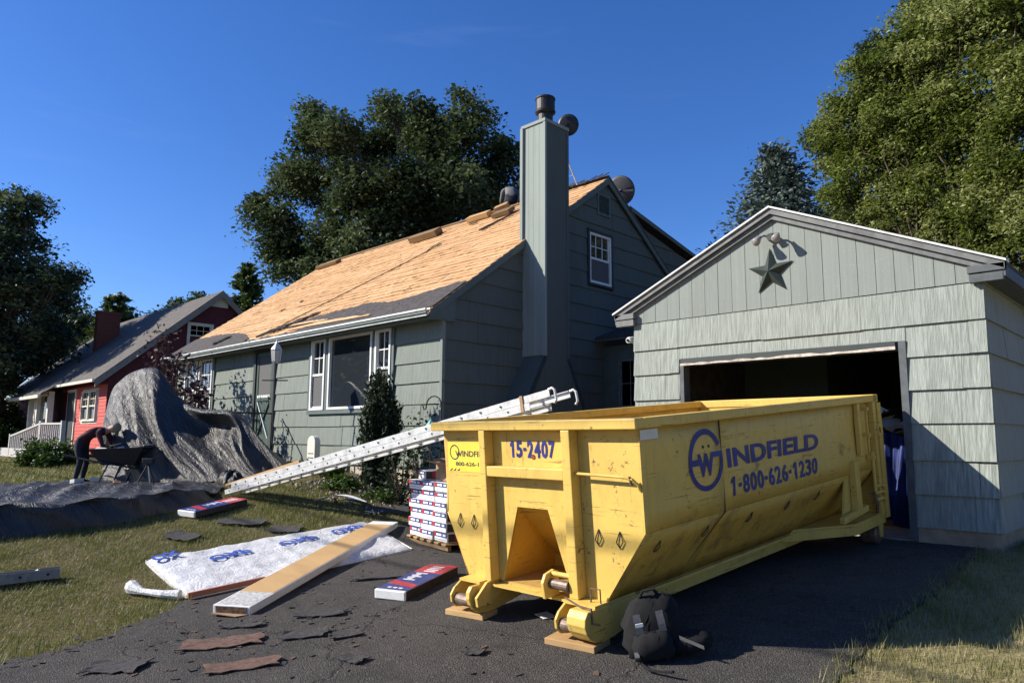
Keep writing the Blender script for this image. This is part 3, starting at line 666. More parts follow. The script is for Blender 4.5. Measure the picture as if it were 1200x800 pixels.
MB().box(XH - 0.02, XH + 0.045, CY0 - 0.05, CY0 + 0.01, 5.25, CT - 0.02).build('edge_flashing', M_chim, chim)
MB().box(CX - 0.60, CX + 0.022, CY0 - 0.03, CY1 + 0.02, CT - 0.03, CT + 0.03).build('top_trim', M_chim, chim)
for s, ya, yb in ((-1, CY0, 9.11), (1, CY1, 10.68)):
    q = MB().prism([(CX + 0.012, ya, 3.09), (CX + 0.012, yb, 2.25), (CX + 0.012, yb, 0.5), (CX + 0.012, yb + s * -0.07, 0.5), (CX + 0.012, yb + s * -0.07, 2.22), (CX + 0.012, ya + s * -0.055, 3.06)], (-0.03, 0, 0))
    q.build('flare_trim', M_trim, chim)
pc = (CX - 0.30, 9.93, CT)
pp = MB().lathe([(0.145, 0.02), (0.145, 0.30), (0.15, 0.33)], pc, 24).build('vent_pipe', M_pipe, chim, smooth=False)
MB().lathe([(0.165, 0.30), (0.195, 0.33), (0.20, 0.36), (0.185, 0.38), (0.185, 0.58), (0.20, 0.60), (0.19, 0.63), (0.10, 0.645)], pc, 24).build('vent_cap', M_pipe, chim)
# ---- back entry ell (dark, between house and garage)
MB().box(XH + 0.01, -4.6, 12.02, 15.0, 0.3, 3.50).build('back_entry_wall', M_htrim, house)
MB().prism([(XH + 0.04, 11.72, 3.58), (XH + 0.04, 14.0, 4.35), (XH + 0.04, 14.0, 4.45), (XH + 0.04, 11.72, 3.66)], (4.7, 0, 0)).build('back_entry_roof', M_felt, house)
MB().box(XH + 0.05, -4.5, 11.70, 11.715, 3.575, 3.60).build('back_entry_drip_edge', M_gtrim, house)
window(house, Plane('y', 12.0), -8.75, -8.2, 1.3, 3.2, cols=2, rows=2, frame=M_gtrim)

# ---- antenna and dishes standing on the house
def dish(name, label, c, r, fwd_, pole_to, mat):
    t = thing(name, label, 'satellite dish', c)
    f = Vector(fwd_).normalized(); a = f.cross(Vector((0, 0, 1))).normalized(); b_ = a.cross(f); P_ = []
    for i in range(7):
        q = i / 6 * r; P_.append([tuple(Vector(c) + a * q * math.cos(2 * PI * j / 28) + b_ * 1.06 * q * math.sin(2 * PI * j / 28) + f * (0.12 * q * q / r)) for j in range(29)])
    o = MB().grid(P_).build('reflector', mat, t, smooth=True)
    md = o.modifiers.new('thick', 'SOLIDIFY'); md.thickness = 0.012
    MB().tube([c, tuple(Vector(c) - f * 0.12), pole_to], 0.018, 8).build('mast', mat, t)
    MB().tube([tuple(Vector(c) - b_ * r), tuple(Vector(c) + f * r * 1.1 - b_ * r * 0.3)], 0.010, 6).build('feed_arm', mat, t)
    MB().lathe([(0.03, 0), (0.03, 0.09)], tuple(Vector(c) + f * r * 1.1 - b_ * r * 0.3), 10).build('feed_horn', mat, t)
M_dish = plain('dish_grey', (0.075, 0.07, 0.075), 0.6)
dish('satellite_dish', 'small round dark dish fixed beside the chimney top', (-8.72, 10.40, 7.70), 0.205, (-0.55, 0.8, 0.15), (-8.8, 10.28, 7.44), M_black)
dish('satellite_dish', 'round grey dish behind the roof peak', (-9.40, 13.05, 7.20), 0.32, (-0.35, 0.85, 0.3), (-9.5, 13.2, 6.5), M_dish)
an = thing('antenna_mast', 'thin leaning metal antenna mast between chimney and roof peak', 'antenna', (-9.9, 12.1, 7.2))
MB().tube([(-9.85, 12.05, 7.18), (-9.95, 11.55, 8.15)], 0.016, 8).build('mast', M_lad, an)
MB().tube([(-9.90, 11.8, 7.66), (-10.15, 11.55, 7.62)], 0.010, 6).build('crossarm', M_black, an)
MB().tube([(-9.88, 11.95, 7.4), (-10.3, 11.7, 7.25)], 0.005, 5).build('guy_wire', M_lad, an)

# ================================================================== GARAGE
YG, GX0, GX1, GBY = 8.85, -6.16, -1.75, 15.2
GRX, GAZ, GEZ = -3.97, 4.55, 3.44
GS = (GAZ - GEZ) / (GRX - (-6.44))
gar = thing('garage', 'pale grey green gabled garage with an open dark doorway', 'garage', ((GX0 + GX1) / 2, 12, 0.52))
PGF, PGS = Plane('y', YG), Plane('x', GX1)
GD0, GD1, GDZ = -5.38, -2.52, 2.68
th = 0.12
w = MB()
w.box(GX0, GD0, YG + 0.002, YG + th, 0.6, 3.28).box(GD1, GX1 - 0.002, YG + 0.002, YG + th, 0.6, 3.28).box(GD0, GD1, YG + 0.002, YG + th, GDZ, 3.28)
zt = lambda x: GAZ - GS * abs(x - GRX) - 0.06
w.prism([(GX0, YG + 0.002, 3.28), (GX1 - .002, YG + 0.002, 3.28), (GX1 - .002, YG + .002, zt(GX1)), (GRX, YG + .002, zt(GRX)), (GX0, YG + .002, zt(GX0))], (0, th, 0))
w.build('front_wall', M_gdark, gar)
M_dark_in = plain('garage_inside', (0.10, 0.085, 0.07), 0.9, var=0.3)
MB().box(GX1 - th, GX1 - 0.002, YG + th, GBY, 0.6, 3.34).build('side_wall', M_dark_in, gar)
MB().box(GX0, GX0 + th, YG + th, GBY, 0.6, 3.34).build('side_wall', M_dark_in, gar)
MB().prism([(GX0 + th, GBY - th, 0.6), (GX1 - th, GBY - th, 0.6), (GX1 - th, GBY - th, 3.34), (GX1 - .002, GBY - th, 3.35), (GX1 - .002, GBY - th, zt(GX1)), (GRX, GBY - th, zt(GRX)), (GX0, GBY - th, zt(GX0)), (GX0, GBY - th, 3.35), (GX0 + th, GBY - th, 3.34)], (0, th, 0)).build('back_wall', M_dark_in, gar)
MB().box(GX0 + 0.02, GX1 - 0.02, YG + 0.04, GBY, 0.40, 0.525).build('floor_slab', M_conc, gar)
M_found = plain('foundation_block', (0.33, 0.25, 0.17), 0.9, var=0.2, scale=7, bump=0.3)
MB().box(GX0, GD0, YG - 0.02, YG + 0.04, 0.2, 0.69).build('foundation', M_found, gar)
fd = MB().box(GD1, GX1 + 0.02, YG - 0.02, YG + 0.04, 0.2, 0.69).box(GX1 - 0.03, GX1 + 0.02, YG + 0.04, GBY, 0.2, 0.69)
fd.build('foundation', M_found, gar)
gz = [0.69, 1.045, 1.41, 1.80, 2.17, 2.535, 2.89, 3.275]
siding(gar, PGF, GX0, GX1 + 0.03, gz, [(GD0 - 0.02, GD1 + 0.02, 0, GDZ + 0.03)], M_gar, seed=21, lap=0.030)
M_gside = siding_mat('garage_side', (0.29, 0.31, 0.285), 0.8, 1.12, 0.4)
siding(gar, PGS, YG + 0.002, GBY, gz + [3.36], [], M_gside, seed=22, lap=0.030)
# gable boards
x = GX0 - 0.02; i = 0; rg = random.Random(8)
while x < GX1 + 0.02:
    x1 = min(x + 0.2005, GX1 + 0.02); jo = rg.uniform(0, 0.003)
    zc = lambda q: GAZ - GS * abs(q - GRX) - 0.115
    pts = [(x + 0.003, 3.282), (x1 - 0.003, 3.282), (x1 - 0.003, zc(x1 - 0.003))]
    if x < GRX < x1: pts.append((GRX, zc(GRX)))
    pts.append((x + 0.003, zc(x + 0.003)))
    MB().prism([(a, YG - 0.020 - jo, z) for a, z in pts], (0, 0.026, 0)).build('gable_board', M_garb, gar)
    x += 0.2005
# roof
for sx, xe in ((-1, -6.44), (1, -1.50)):
    pts = [(GRX, YG - 0.10, GAZ - 0.03), (xe, YG - 0.10, GEZ - 0.03), (xe, YG - 0.10, GEZ + 0.015), (GRX, YG - 0.10, GAZ + 0.015)]
    MB().prism(pts, (0, GBY - YG + 0.3, 0)).build('roof', M_roofg, gar)
    def rake(o0, o1, d0, d1, nm, mt, ex=0.0):
        e = xe + sx * ex; q = [(GRX, YG - o1, GAZ - d0), (e, YG - o1, GEZ - GS * ex - d0), (e, YG - o1, GEZ - GS * ex - d1), (GRX, YG - o1, GAZ - d1)]
        MB().prism(q, (0, o1 - o0, 0)).build(nm, mt, gar)
    rake(-0.02, 0.145, -0.028, -0.005, 'drip_edge', M_alum, 0.02)
    rake(0.03, 0.115, 0.0, 0.07, 'rake_fascia', M_gtrim, 0.0)
    rake(0.025, 0.075, 0.075, 0.135, 'rake_board', M_gtrim, -0.03)
    # side fascia and soffit
    MB().box(min(xe, xe - sx * 0.03), max(xe, xe - sx * 0.03), YG - 0.095, GBY + 0.2, GEZ - 0.15, GEZ - 0.032).build('eave_fascia', M_gdark, gar)
    xa, xb_ = sorted((xe - sx * 0.032, (GX1 + 0.04 if sx > 0 else GX0 - 0.04)))
    MB().box(xa, xb_, YG - 0.03, GBY + 0.2, GEZ - 0.16, GEZ - 0.145).build('soffit', M_gdark, gar)
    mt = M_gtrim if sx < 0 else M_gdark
    xc = xe - sx * 0.34
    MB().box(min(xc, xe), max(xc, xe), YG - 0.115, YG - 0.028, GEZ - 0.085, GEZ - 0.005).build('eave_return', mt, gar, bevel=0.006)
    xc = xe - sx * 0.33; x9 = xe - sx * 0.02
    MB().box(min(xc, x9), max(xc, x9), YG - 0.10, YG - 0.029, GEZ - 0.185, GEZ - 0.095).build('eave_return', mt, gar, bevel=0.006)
# door frame
MB().box(GD0 - 0.02, GD0 + 0.045, YG - 0.03, YG + 0.13, 0.55, GDZ - 0.03).build('door_jamb', M_gdark, gar)
MB().box(GD1 - 0.055, GD1 + 0.02, YG - 0.045, YG + 0.13, 0.53, GDZ + 0.03).build('door_jamb', M_gdark, gar)
MB().box(GD0 + 0.045, GD1 - 0.055, YG - 0.01, YG + 0.13, GDZ - 0.07, GDZ + 0.004).build('door_head', M_trim, gar)
hd = MB(); rg = random.Random(3); n = 26; lo = []; hi = []
for i in range(n + 1):
    x = GD0 + 0.0 + (GD1 - GD0 - 0.09) * i / n; lo.append((x, YG - 0.036, GDZ - 0.062 + rg.uniform(-.004, .004))); hi.append((x, YG - 0.036, GDZ - 0.022 + rg.uniform(-.012, .008)))
hd.grid([lo, hi]); hd.grid([[(a, b_ + 0.02, c) for a, b_, c in lo], lo]); hd.build('worn_head_strip', plain('worn_white', (0.50, 0.44, 0.38), 0.8, var=0.3, scale=14), gar)
hl = MB().grid([[(a, b_ - 0.001, c - 0.008) for a, b_, c in hi], [(a, b_ - 0.001, GDZ + 0.034) for a, b_, c in hi]]).build('head_gap', M_trim, gar)
# star on the gable
star = thing('barn_star', 'dark grey metal five pointed star on the garage gable', 'star', (-4.02, YG - 0.03, 3.69))
sc = (-4.02, 3.735); pts = []
for i in range(10):
    a = PI / 2 + i * PI / 5 + 0.02; r = 0.315 if i % 2 == 0 else 0.125
    pts.append((sc[0] + r * math.cos(a), YG - 0.034, sc[1] + r * math.sin(a)))
q = MB(); q.add(pts + [(sc[0], YG - 0.125, sc[1]), (sc[0], YG - 0.03, sc[1])], [(i, (i + 1) % 10, 10) for i in range(10)] + [((i + 1) % 10, i, 11) for i in range(10)])
q.build('star_face', plain('star_metal', (0.030, 0.042, 0.038), 0.65, 0.0, var=0.15), star)
# floodlight
fl = thing('floodlight', 'twin bulb floodlight with sensor under the garage peak', 'light', (-3.98, YG - 0.03, 4.2))
lc = Vector((-3.98, YG - 0.03, 4.18))
MB().lathe([(0.06, 0), (0.06, -0.03), (0.04, -0.05)], lc, 16, axis='y').build('base', M_gtrim, fl)
for sx, tl in ((-0.15, -0.05), (0.17, -0.02)):
    MB().tube([lc + Vector((0, -0.04, 0)), lc + Vector((sx * 0.5, -0.10, 0.02)), lc + Vector((sx * 0.75, -0.13, -0.01))], 0.014, 8).build('arm', M_gtrim, fl)
    q = MB(); d = Vector((sx * 0.5, -0.6, -0.45)).normalized(); p = lc + Vector((sx * 0.75, -0.13, -0.01))
    q.tube([p - d * 0.02, p + d * 0.03, p + d * 0.07, p + d * 0.12, p + d * 0.135], [0.022, 0.030, 0.046, 0.056, 0.042], 14); q.build('bulb', M_flood, fl, smooth=True)
MB().tube([lc + Vector((0.02, -0.05, 0.02)), lc + Vector((0.02, -0.13, -0.02))], [0.03, 0.045], 10).build('sensor', M_gtrim, fl)
cm = thing('wall_camera', 'small white camera on the left corner of the garage', 'camera', (GX0 - 0.1, YG + 0.1, 3.05))
MB().tube([(GX0 + 0.0, YG + 0.08, 2.95), (GX0 - 0.10, YG + 0.06, 3.06)], 0.02, 8).build('bracket', M_white, cm)
MB().tube([(GX0 - 0.08, YG + 0.16, 3.08), (GX0 - 0.09, YG + 0.12, 3.08), (GX0 - 0.10, YG + 0.0, 3.06), (GX0 - 0.10, YG - 0.03, 3.055)], [0.03, 0.05, 0.05, 0.04], 12).build('housing', M_white, cm)
MB().tube([(GX0 - 0.10, YG - 0.03, 3.055), (GX0 - 0.10, YG - 0.04, 3.053)], 0.025, 10).build('lens', M_hole, cm)
# inside the garage: a hanging blue tarp over a pile, and debris
Pt = []
for i in range(22):
    t = i / 21; row = []
    for j in range(26):
        s = j / 25; fold = 0.06 * math.sin(s * 21 + 1.2 * t) * (0.4 + t) + 0.03 * math.sin(s * 47 + t * 3)
        row.append((-3.35 + 0.75 * s + 0.05 * t * math.sin(s * 9), 10.15 + fold - 0.25 * t, 1.66 - 1.08 * t + 0.05 * math.sin(s * 7)))
    Pt.append(row)
tag(MB().grid(Pt).build('blue_tarp', M_btarp, smooth=True, org=(-3.0, 9.5, 0.55)), 'blue tarp hanging in folds just inside the garage doorway', 'tarp')
hp = thing('junk_pile', 'pale crumpled junk heaped above the blue tarp in the garage', 'junk', (-3.0, 9.8, 0.53))
MB().box(-3.5, -2.65, 10.2, 10.9, 0.53, 1.64).build('shelf', M_lumb2, hp)
rg = random.Random(4)
for i in range(12):
    c = Vector((-3.3 + rg.random() * 0.65, 10.25 + rg.random() * 0.4, 1.74 + rg.random() * 0.22)); q = MB()
    a, b_, c_ = [Vector((rg.uniform(-1, 1), rg.uniform(-1, 1), rg.uniform(-.5, .5))).normalized() * rg.uniform(.04, .13) for _ in range(3)]
    q.obox(c, a, b_, c_); q.build('crumpled_bag', rg.choice([M_ivory, M_card, M_wrapw, M_blk]), hp)

# ================================================================== lettering
def text_mesh(s, bold=0.0):
    """flat glyph mesh scaled to the unit square"""
    cu = bpy.data.curves.new('glyphs', 'FONT'); cu.body = s; cu.size = 1; cu.offset = bold; cu.resolution_u = 4; cu.fill_mode = 'FRONT'
    o = bpy.data.objects.new('glyphs', cu); COL.objects.link(o)
    dg = bpy.context.evaluated_depsgraph_get(); me = bpy.data.meshes.new_from_object(o.evaluated_get(dg))
    vs = np.array([v.co[:2] for v in me.vertices]); fs = [tuple(p.vertices) for p in me.polygons]
    bpy.data.objects.remove(o); bpy.data.meshes.remove(me); bpy.data.curves.remove(cu)
    lo, hi = vs.min(0), vs.max(0); return (vs - lo) / (hi - lo), fs
def letter(mb, s, fn, bold=0.0, m=0):
    vs, fs = text_mesh(s, bold); mb.add([fn(u, v) for u, v in vs], fs, m); return mb

def digits(mb, s, fn, bold=0.0, m=0):
    """evenly spaced heavy digits; 1 with a flag, hyphens as short bars"""
    cw = [0.62 if c == '-' else 1.0 for c in s]; tot = sum(cw); x = 0.0
    for c, w_ in zip(s, cw):
        a0, a1 = x / tot, (x + w_) / tot; d = a1 - a0; x += w_
        if c == '-': mb.quad([fn(a0 + d * p, q) for p, q in ((.18, .40), (.82, .40), (.82, .60), (.18, .60))], m)
        elif c == '1':
            mb.quad([fn(a0 + d * p, q) for p, q in ((.42, 0), (.70, 0), (.70, 1), (.42, 1))], m)
            mb.quad([fn(a0 + d * p, q) for p, q in ((.42, .98), (.42, .76), (.18, .62), (.18, .82))], m)
        else:
            vs, fs = text_mesh(c, bold); mb.add([fn(a0 + d * (.07 + .86 * u), v) for u, v in vs], fs, m)
    return mb

# ================================================================== DUMPSTER (own axes: x right, y back, z up from the top front right corner)
Q = np.array([[1, .023, -.003], [-.023, .996, -.082], [.001, .082, .997]]); U_, _, Vt = np.linalg.svd(Q); Q = U_ @ Vt
DP = (-2.861, 4.094, 1.740)
DM = Matrix(((Q[0][0], Q[0][1], Q[0][2], DP[0]), (Q[1][0], Q[1][1], Q[1][2], DP[1]), (Q[2][0], Q[2][1], Q[2][2], DP[2]), (0, 0, 0, 1)))
base = DM @ Vector((-1.12, 2.25, -1.608)); DMB = DM.copy(); DMB.translation = base
dump = thing('dumpster', 'yellow roll off dumpster with blue lettering parked on the driveway', 'dumpster', mat=DMB)
ORG[dump.name] = (-1.12, 2.25, -1.608)
WL, WR, LN = -2.238, 0.0, 4.50           # outer width and length
SL, SR = -2.175, -0.055                  # side sheets
KZ, BZ = -0.79, -1.30; BL, BR = -1.93, -0.43
FY = 0.105                               # front sheet
def P_(name, mb, mat=M_yel, parent=None, bevel=0.0, **kw): return mb.build(name, mat, parent or dump, bevel=bevel, **kw)
# top rails
P_('top_rail', MB().box(WL, WR, 0, 0.115, -0.075, 0), bevel=0.008)
P_('top_rail', MB().box(WR - 0.10, WR, 0.118, LN - 0.02, -0.076, -0.001), bevel=0.008)
P_('top_rail', MB().box(WL, WL + 0.10, 0.118, LN - 0.02, -0.076, -0.001), bevel=0.008)
# side sheets: two upper plates with a seam, lower sloping plate
def sheet(pts, th, nm, mat=M_yel): return P_(nm, MB().prism(pts, th), mat)
for sx, s0, b0, inn in ((1, SR, BR, -0.03), (-1, SL, BL, 0.03)):
    dents = random.Random(2 + sx)
    for y0, y1 in ((FY, 1.155), (1.163, 4.40)):
        ny = max(4, int((y1 - y0) / 0.16)); A = []
        for i in range(ny + 1):
            y = y0 + (y1 - y0) * i / ny
            A.append([(s0 + sx * (0.014 * math.sin(y * 3.1 + z * 4) * math.sin(PI * k_ / 5) + dents.uniform(-.002, .002) * (0 < k_ < 5)), y, z) for k_, z in enumerate(np.linspace(-0.074, KZ, 6))])
        o = P_('side_plate', MB().grid(A), M_yel, smooth=True); md = o.modifiers.new('thick', 'SOLIDIFY'); md.thickness = 0.02; md.offset = 0
        A = []
        for i in range(ny + 1):
            y = y0 + (y1 - y0) * i / ny
            A.append([(s0 + (b0 - s0) * t - sx * 0.012 * math.sin(y * 4.2 + 2) * math.sin(PI * t), y, KZ - 0.004 + (BZ - KZ) * t) for t in np.linspace(0, 1, 5)])
        o = P_('lower_side_plate', MB().grid(A), M_yellow_low, smooth=True); md = o.modifiers.new('thick', 'SOLIDIFY'); md.thickness = 0.02; md.offset = 0
    P_('seam_weld', MB().tube([(s0 + sx * 0.012, 1.159, -0.08), (s0 + sx * 0.011, 1.162, -0.5), (s0 + sx * 0.013, 1.159, KZ), (b0 + sx * 0.014, 1.00, BZ + 0.01)], 0.007, 6), plain('rusty_seam', (0.10, 0.055, 0.03), 0.8, var=0.4, scale=30))
P_('floor', MB().box(BL, BR, FY, 4.3, BZ - 0.02, BZ), M_yelin)
# front sheet with the sloping cable pocket cut out
x0, x1, tz, x2, x3, bz = -1.287, -0.955, -0.692, -1.50, -0.74, BZ - 0.02
fs = MB(); n0 = [(SL, -0.074), (SR, -0.074), (SR, KZ), (BR, BZ), (x3, bz), (x1, tz), (x0, tz), (x2, bz), (BL, BZ), (SL, KZ)]
def slab(pts):
    fs.prism([(a, FY, z) for a, z in pts], (0, 0.02, 0))
slab([(SL, -0.074), (SR, -0.074), (SR, tz), (SL, tz)]); slab([(SL, tz), (x0, tz), (x2, bz), (BL, BZ), (SL, KZ)]); slab([(x1, tz), (SR, tz), (SR, KZ), (BR, BZ), (x3, bz)])
P_('front_plate', fs)
pk = MB(); e = 0.62
pk.quad([(x0, FY + .01, tz), (x1, FY + .01, tz), (x3 - .02, FY + e, bz + 0.12), (x2 + .02, FY + e, bz + 0.12)])
pk.quad([(x0, FY + .01, tz), (x2 + .02, FY + e, bz + 0.12), (x2, FY + e, bz), (x2, FY + .01, bz)])
pk.quad([(x1, FY + .01, tz), (x3 - .02, FY + e, bz + 0.12), (x3, FY + e, bz), (x3, FY + .01, bz)])
pk.quad([(x2, FY + e, bz), (x3, FY + e, bz), (x3 - .02, FY + e, bz + 0.12), (x2 + .02, FY + e, bz + 0.12)])
P_('cable_pocket', pk, paint_mat('yellow_paint_deep', (0.66, 0.38, 0.05), 0.6))
# front posts and cross rail
P_('front_post', MB().box(-1.607, -1.535, 0.004, FY - .002, -1.295, -0.077), bevel=0.006)
P_('front_post', MB().box(-0.690, -0.605, 0.004, FY - .002, -1.295, -0.077), bevel=0.006)
P_('cross_rail', MB().box(-1.533, -0.692, 0.010, FY - .002, -0.448, -0.366), bevel=0.006)
# hinge-side corner strips
P_('corner_strip', MB().prism([(SR - 0.004, FY - 0.004, -0.076), (SR + 0.008, FY - 0.004, -0.076), (SR + 0.008, FY - 0.004, KZ), (BR + 0.008, FY - 0.004, BZ), (BR - 0.006, FY - 0.004, BZ), (SR - 0.004, FY - 0.004, KZ - 0.003)], (0, 0.05, 0)))
# locking bar on the front right panel
P_('lock_bar', MB().tube([(-0.60, 0.045, -0.395), (-0.16, 0.045, -0.405), (-0.10, 0.06, -0.42), (-0.07, 0.085, -0.46), (-0.065, 0.10, -0.50)], 0.011, 8))
P_('lock_bar_tip', MB().tube([(-0.115, 0.05, -0.40), (-0.112, 0.07, -0.46)], 0.010, 6), M_steel)
# tarp hooks: small diamond loops
def hook(c, ux, uz, n, s=1.0):
    c, ux, uz, n = map(Vector, (c, ux, uz, n))
    pts = [c + uz * 0.065 * s + n * .004, c + ux * 0.030 * s + n * .012, c - uz * 0.045 * s + n * .012, c - uz * 0.055 * s + ux * -.006, c - ux * 0.030 * s - uz * .01 + n * .012, c + uz * 0.065 * s + n * .004]
    P_('tarp_hook', MB().tube([tuple(p) for p in pts], 0.0042 * s, 6), M_trim)
for x in (-0.458, -0.267, -2.0, -1.82): hook((x, FY, -0.86), (1, 0, 0), (0, 0, 1), (0, -1, 0))
ld = Vector((BR - SR, 0, BZ - KZ)).normalized(); lnm = Vector((-ld.z, 0, ld.x)); lnm = lnm if lnm.x > 0 else -lnm
for y in (0.35, 1.0, 1.7, 2.4, 3.05): hook(Vector((SR, y, KZ)) + ld * 0.16 + lnm * 0.012, (0, 1, 0), tuple(-ld), tuple(lnm), 0.9)
# bottom rails, cross members
for xa, xb_ in ((-0.62, -0.50), (-1.80, -1.68)): P_('bottom_rail', MB().box(xa, xb_, 0.10, 4.45, -1.47, -1.322), bevel=0.006)
P_('rail_flange', MB().box(-0.52, BR + 0.02, 0.35, 3.9, -1.345, -1.322))
for i in range(9): P_('cross_member', MB().box(-1.68, -0.62, 0.3 + i * 0.48, 0.36 + i * 0.48, -1.43, -1.325))
# front skids with rollers
def skid(cx, w, box):
    """curved shoe: a hollow box on one side, a short roller, and a thin cheek plate"""
    prof = [(0.42, -1.318), (-0.13, -1.318), (-0.165, -1.36), (-0.172, -1.41), (-0.155, -1.46), (-0.12, -1.505), (-0.06, -1.54), (0.02, -1.556), (0.14, -1.545), (0.42, -1.50)]
    xb = cx + w / 2 - box
    P_('skid_shoe', MB().prism([(xb, y, z) for y, z in prof], (box, 0, 0)), bevel=0.006)
    x = cx - w / 2; pr2 = [(0.42, -1.318), (-0.05, -1.318), (-0.12, -1.36), (-0.16, -1.41), (-0.155, -1.47), (-0.11, -1.515), (-0.04, -1.53), (0.42, -1.50)]
    P_('cheek_plate', MB().prism([(x, y, z) for y, z in pr2], (0.022, 0, 0)), bevel=0.004)
    P_('skid_deck', MB().box(cx - w / 2 + .003, cx + w / 2 - .003, -0.05, 0.42, -1.3165, -1.297))
    l = w - box - 0.026; xm = x + 0.024 + l / 2
    P_('roller', MB().lathe([(0.02, -l / 2), (0.046, -l / 2 + .002), (0.050, 0), (0.046, l / 2 - .002), (0.02, l / 2)], (xm, -0.095, -1.45), 20, axis='x'), M_steel)
    P_('roller_pin', MB().lathe([(0.026, -0.015), (0.026, 0.0)], (x, -0.095, -1.45), 14, axis='x'), M_yel)
skid(-0.555, 0.30, 0.17); skid(-1.745, 0.26, 0.045)
P_('front_deck', MB().box(-1.60, -0.71, 0.02, 0.50, -1.335, -1.318))
P_('drag_arm', MB().prism([(-1.585, -0.13, -1.475), (-1.585, -0.14, -1.40), (-1.585, -0.02, -1.30), (-1.585, 0.60, -1.20), (-1.585, 0.62, -1.29), (-1.585, 0.15, -1.40), (-1.585, -0.02, -1.49)], (0.03, 0, 0)), bevel=0.004)
# pull hook by the right post
hk = [(-0.90, 0.10, -1.317), (-0.90, -0.06, -1.317), (-0.90, -0.075, -1.20), (-0.90, -0.04, -1.14), (-0.90, 0.05, -1.12), (-0.90, 0.10, -1.14)]
P_('pull_hook', MB().prism(hk, (0.028, 0, 0)), bevel=0.004)
P_('hook_pin', MB().lathe([(0.038, 0), (0.038, 0.20)], (-0.89, 0.01, -1.215), 14, axis='x'), M_steel)
P_('hook_pin', MB().lathe([(0.018, 0), (0.018, 0.20)], (-0.89, 0.03, -1.145), 10, axis='x'), M_yel)
P_('wire_loop', MB().tube([(-0.50, 0.02, -1.297), (-0.50, 0.02, -1.20), (-0.42, 0.03, -1.20), (-0.42, 0.03, -1.297)], 0.006, 6), M_steel)
P_('pin_rod', MB().tube([(-0.70, -0.03, -1.285), (-0.50, -0.10, -1.30), (-0.402, -0.10, -1.30), (-0.395, -0.10, -1.40), (-0.36, -0.06, -1.41)], 0.008, 6), M_steel)
# tailgate and rear hardware (right side)
P_('tailgate', MB().box(SL, SR, LN - 0.10, LN - 0.07, -1.28, -0.02), M_yel)
P_('tailgate_top', MB().box(WL, WR, LN - 0.115, LN + 0.015, -0.085, 0.002), bevel=0.006)
for sx, xx in ((1, SR + 0.012), (-1, SL - 0.052)):
    P_('rear_post', MB().box(xx, xx + 0.06, 4.30, 4.375, -1.30, -0.078), bevel=0.005)
    P_('tailgate_post', MB().box(xx + 0.01, xx + 0.07, 4.40, LN + 0.005, -1.33, -0.087), bevel=0.005)
    P_('hinge_post', MB().box(xx, xx + 0.045, 3.90, 3.97, -0.62, -0.078), bevel=0.004)
    P_('hinge_rod', MB().tube([(xx + 0.055, 4.10, -0.12), (xx + 0.055, 4.10, -0.60)], 0.014, 8))
    P_('hinge_rod', MB().tube([(xx + 0.055, 4.18, -0.60), (xx + 0.055, 4.18, -1.05)], 0.016, 8))
    for z in (-0.14, -0.42, -0.66): P_('rod_bracket', MB().box(xx, xx + 0.075, 4.08 + 0.08 * (z < -.6), 4.13 + 0.08 * (z < -.6), z - 0.02, z + 0.02))
    P_('latch_plate', MB().box(xx + 0.05, xx + 0.085, 4.34, 4.47, -0.44, -0.32), bevel=0.004)
    P_('latch_slot', MB().box(xx + 0.0855, xx + 0.088, 4.36, 4.385, -0.41, -0.35), M_hole)
    P_('gusset_post', MB().box(xx - 0.01, xx + 0.06, 3.66, 3.78, -1.16, -0.66), bevel=0.005)
    P_('gusset_plate', MB().prism([(xx - 0.012, 3.60, -0.70), (xx - 0.012, 3.66, -0.66), (xx - 0.012, 3.66, -1.18), (xx - 0.012, 3.45, -1.18)], (-0.02, 0, 0)))
    for z in (-0.98, -1.05, -1.12):
        P_('latch_hook', MB().tube([(xx + 0.03, 4.22, z), (xx + 0.08, 4.28, z + 0.02), (xx + 0.08, 4.36, z - 0.01), (xx + 0.05, 4.39, z - 0.05)], 0.018, 8))
    P_('chain', MB().tube([(xx + 0.06, 4.12, -1.02), (xx + 0.075, 4.14, -1.15), (xx + 0.06, 4.16, -1.24)], 0.016, 6), M_steel)
    o0 = (SR - 0.42, SR + 0.045) if sx > 0 else (SL - 0.045, SL + 0.42)
    P_('fender_deck', MB().prism([(o0[0], 2.95, -1.30), (o0[1] if sx > 0 else o0[0] + .3, 3.62 if sx > 0 else 2.95, -1.30), (o0[1], 4.46, -1.30), (o0[0], 4.46, -1.30)], (0, 0, 0.022)))
    P_('fender_skirt', MB().box(o0[1] - 0.03 if sx > 0 else o0[0], o0[1] if sx > 0 else o0[0] + 0.03, 3.62, 4.46, -1.39, -1.302), bevel=0.004)
    if sx > 0: P_('fender_skirt', MB().prism([(o0[0], 2.95, -1.302), (o0[1], 3.62, -1.302), (o0[1], 3.62, -1.39), (o0[0], 2.95, -1.39)], (-0.02, 0.02, 0)))
    P_('step_bar', MB().bar((xx + 0.03, 3.30, -1.20), (xx + 0.03, 3.95, -1.16), 0.05, 0.06), bevel=0.004)
    wx = xx - 0.20 if sx > 0 else xx + 0.22
    wh = P_('wheel', MB().lathe([(0.03, -0.09), (0.095, -0.085), (0.11, -0.07), (0.11, 0.07), (0.095, 0.085), (0.03, 0.09)], (wx + 0.12, 4.32, -1.495), 24, axis='x'), M_steel)
    P_('wheel_fork', MB().prism([(wx + 0.215, 4.24, -1.30), (wx + 0.215, 4.40, -1.30), (wx + 0.215, 4.35, -1.52), (wx + 0.215, 4.29, -1.52)], (0.015, 0, 0)))
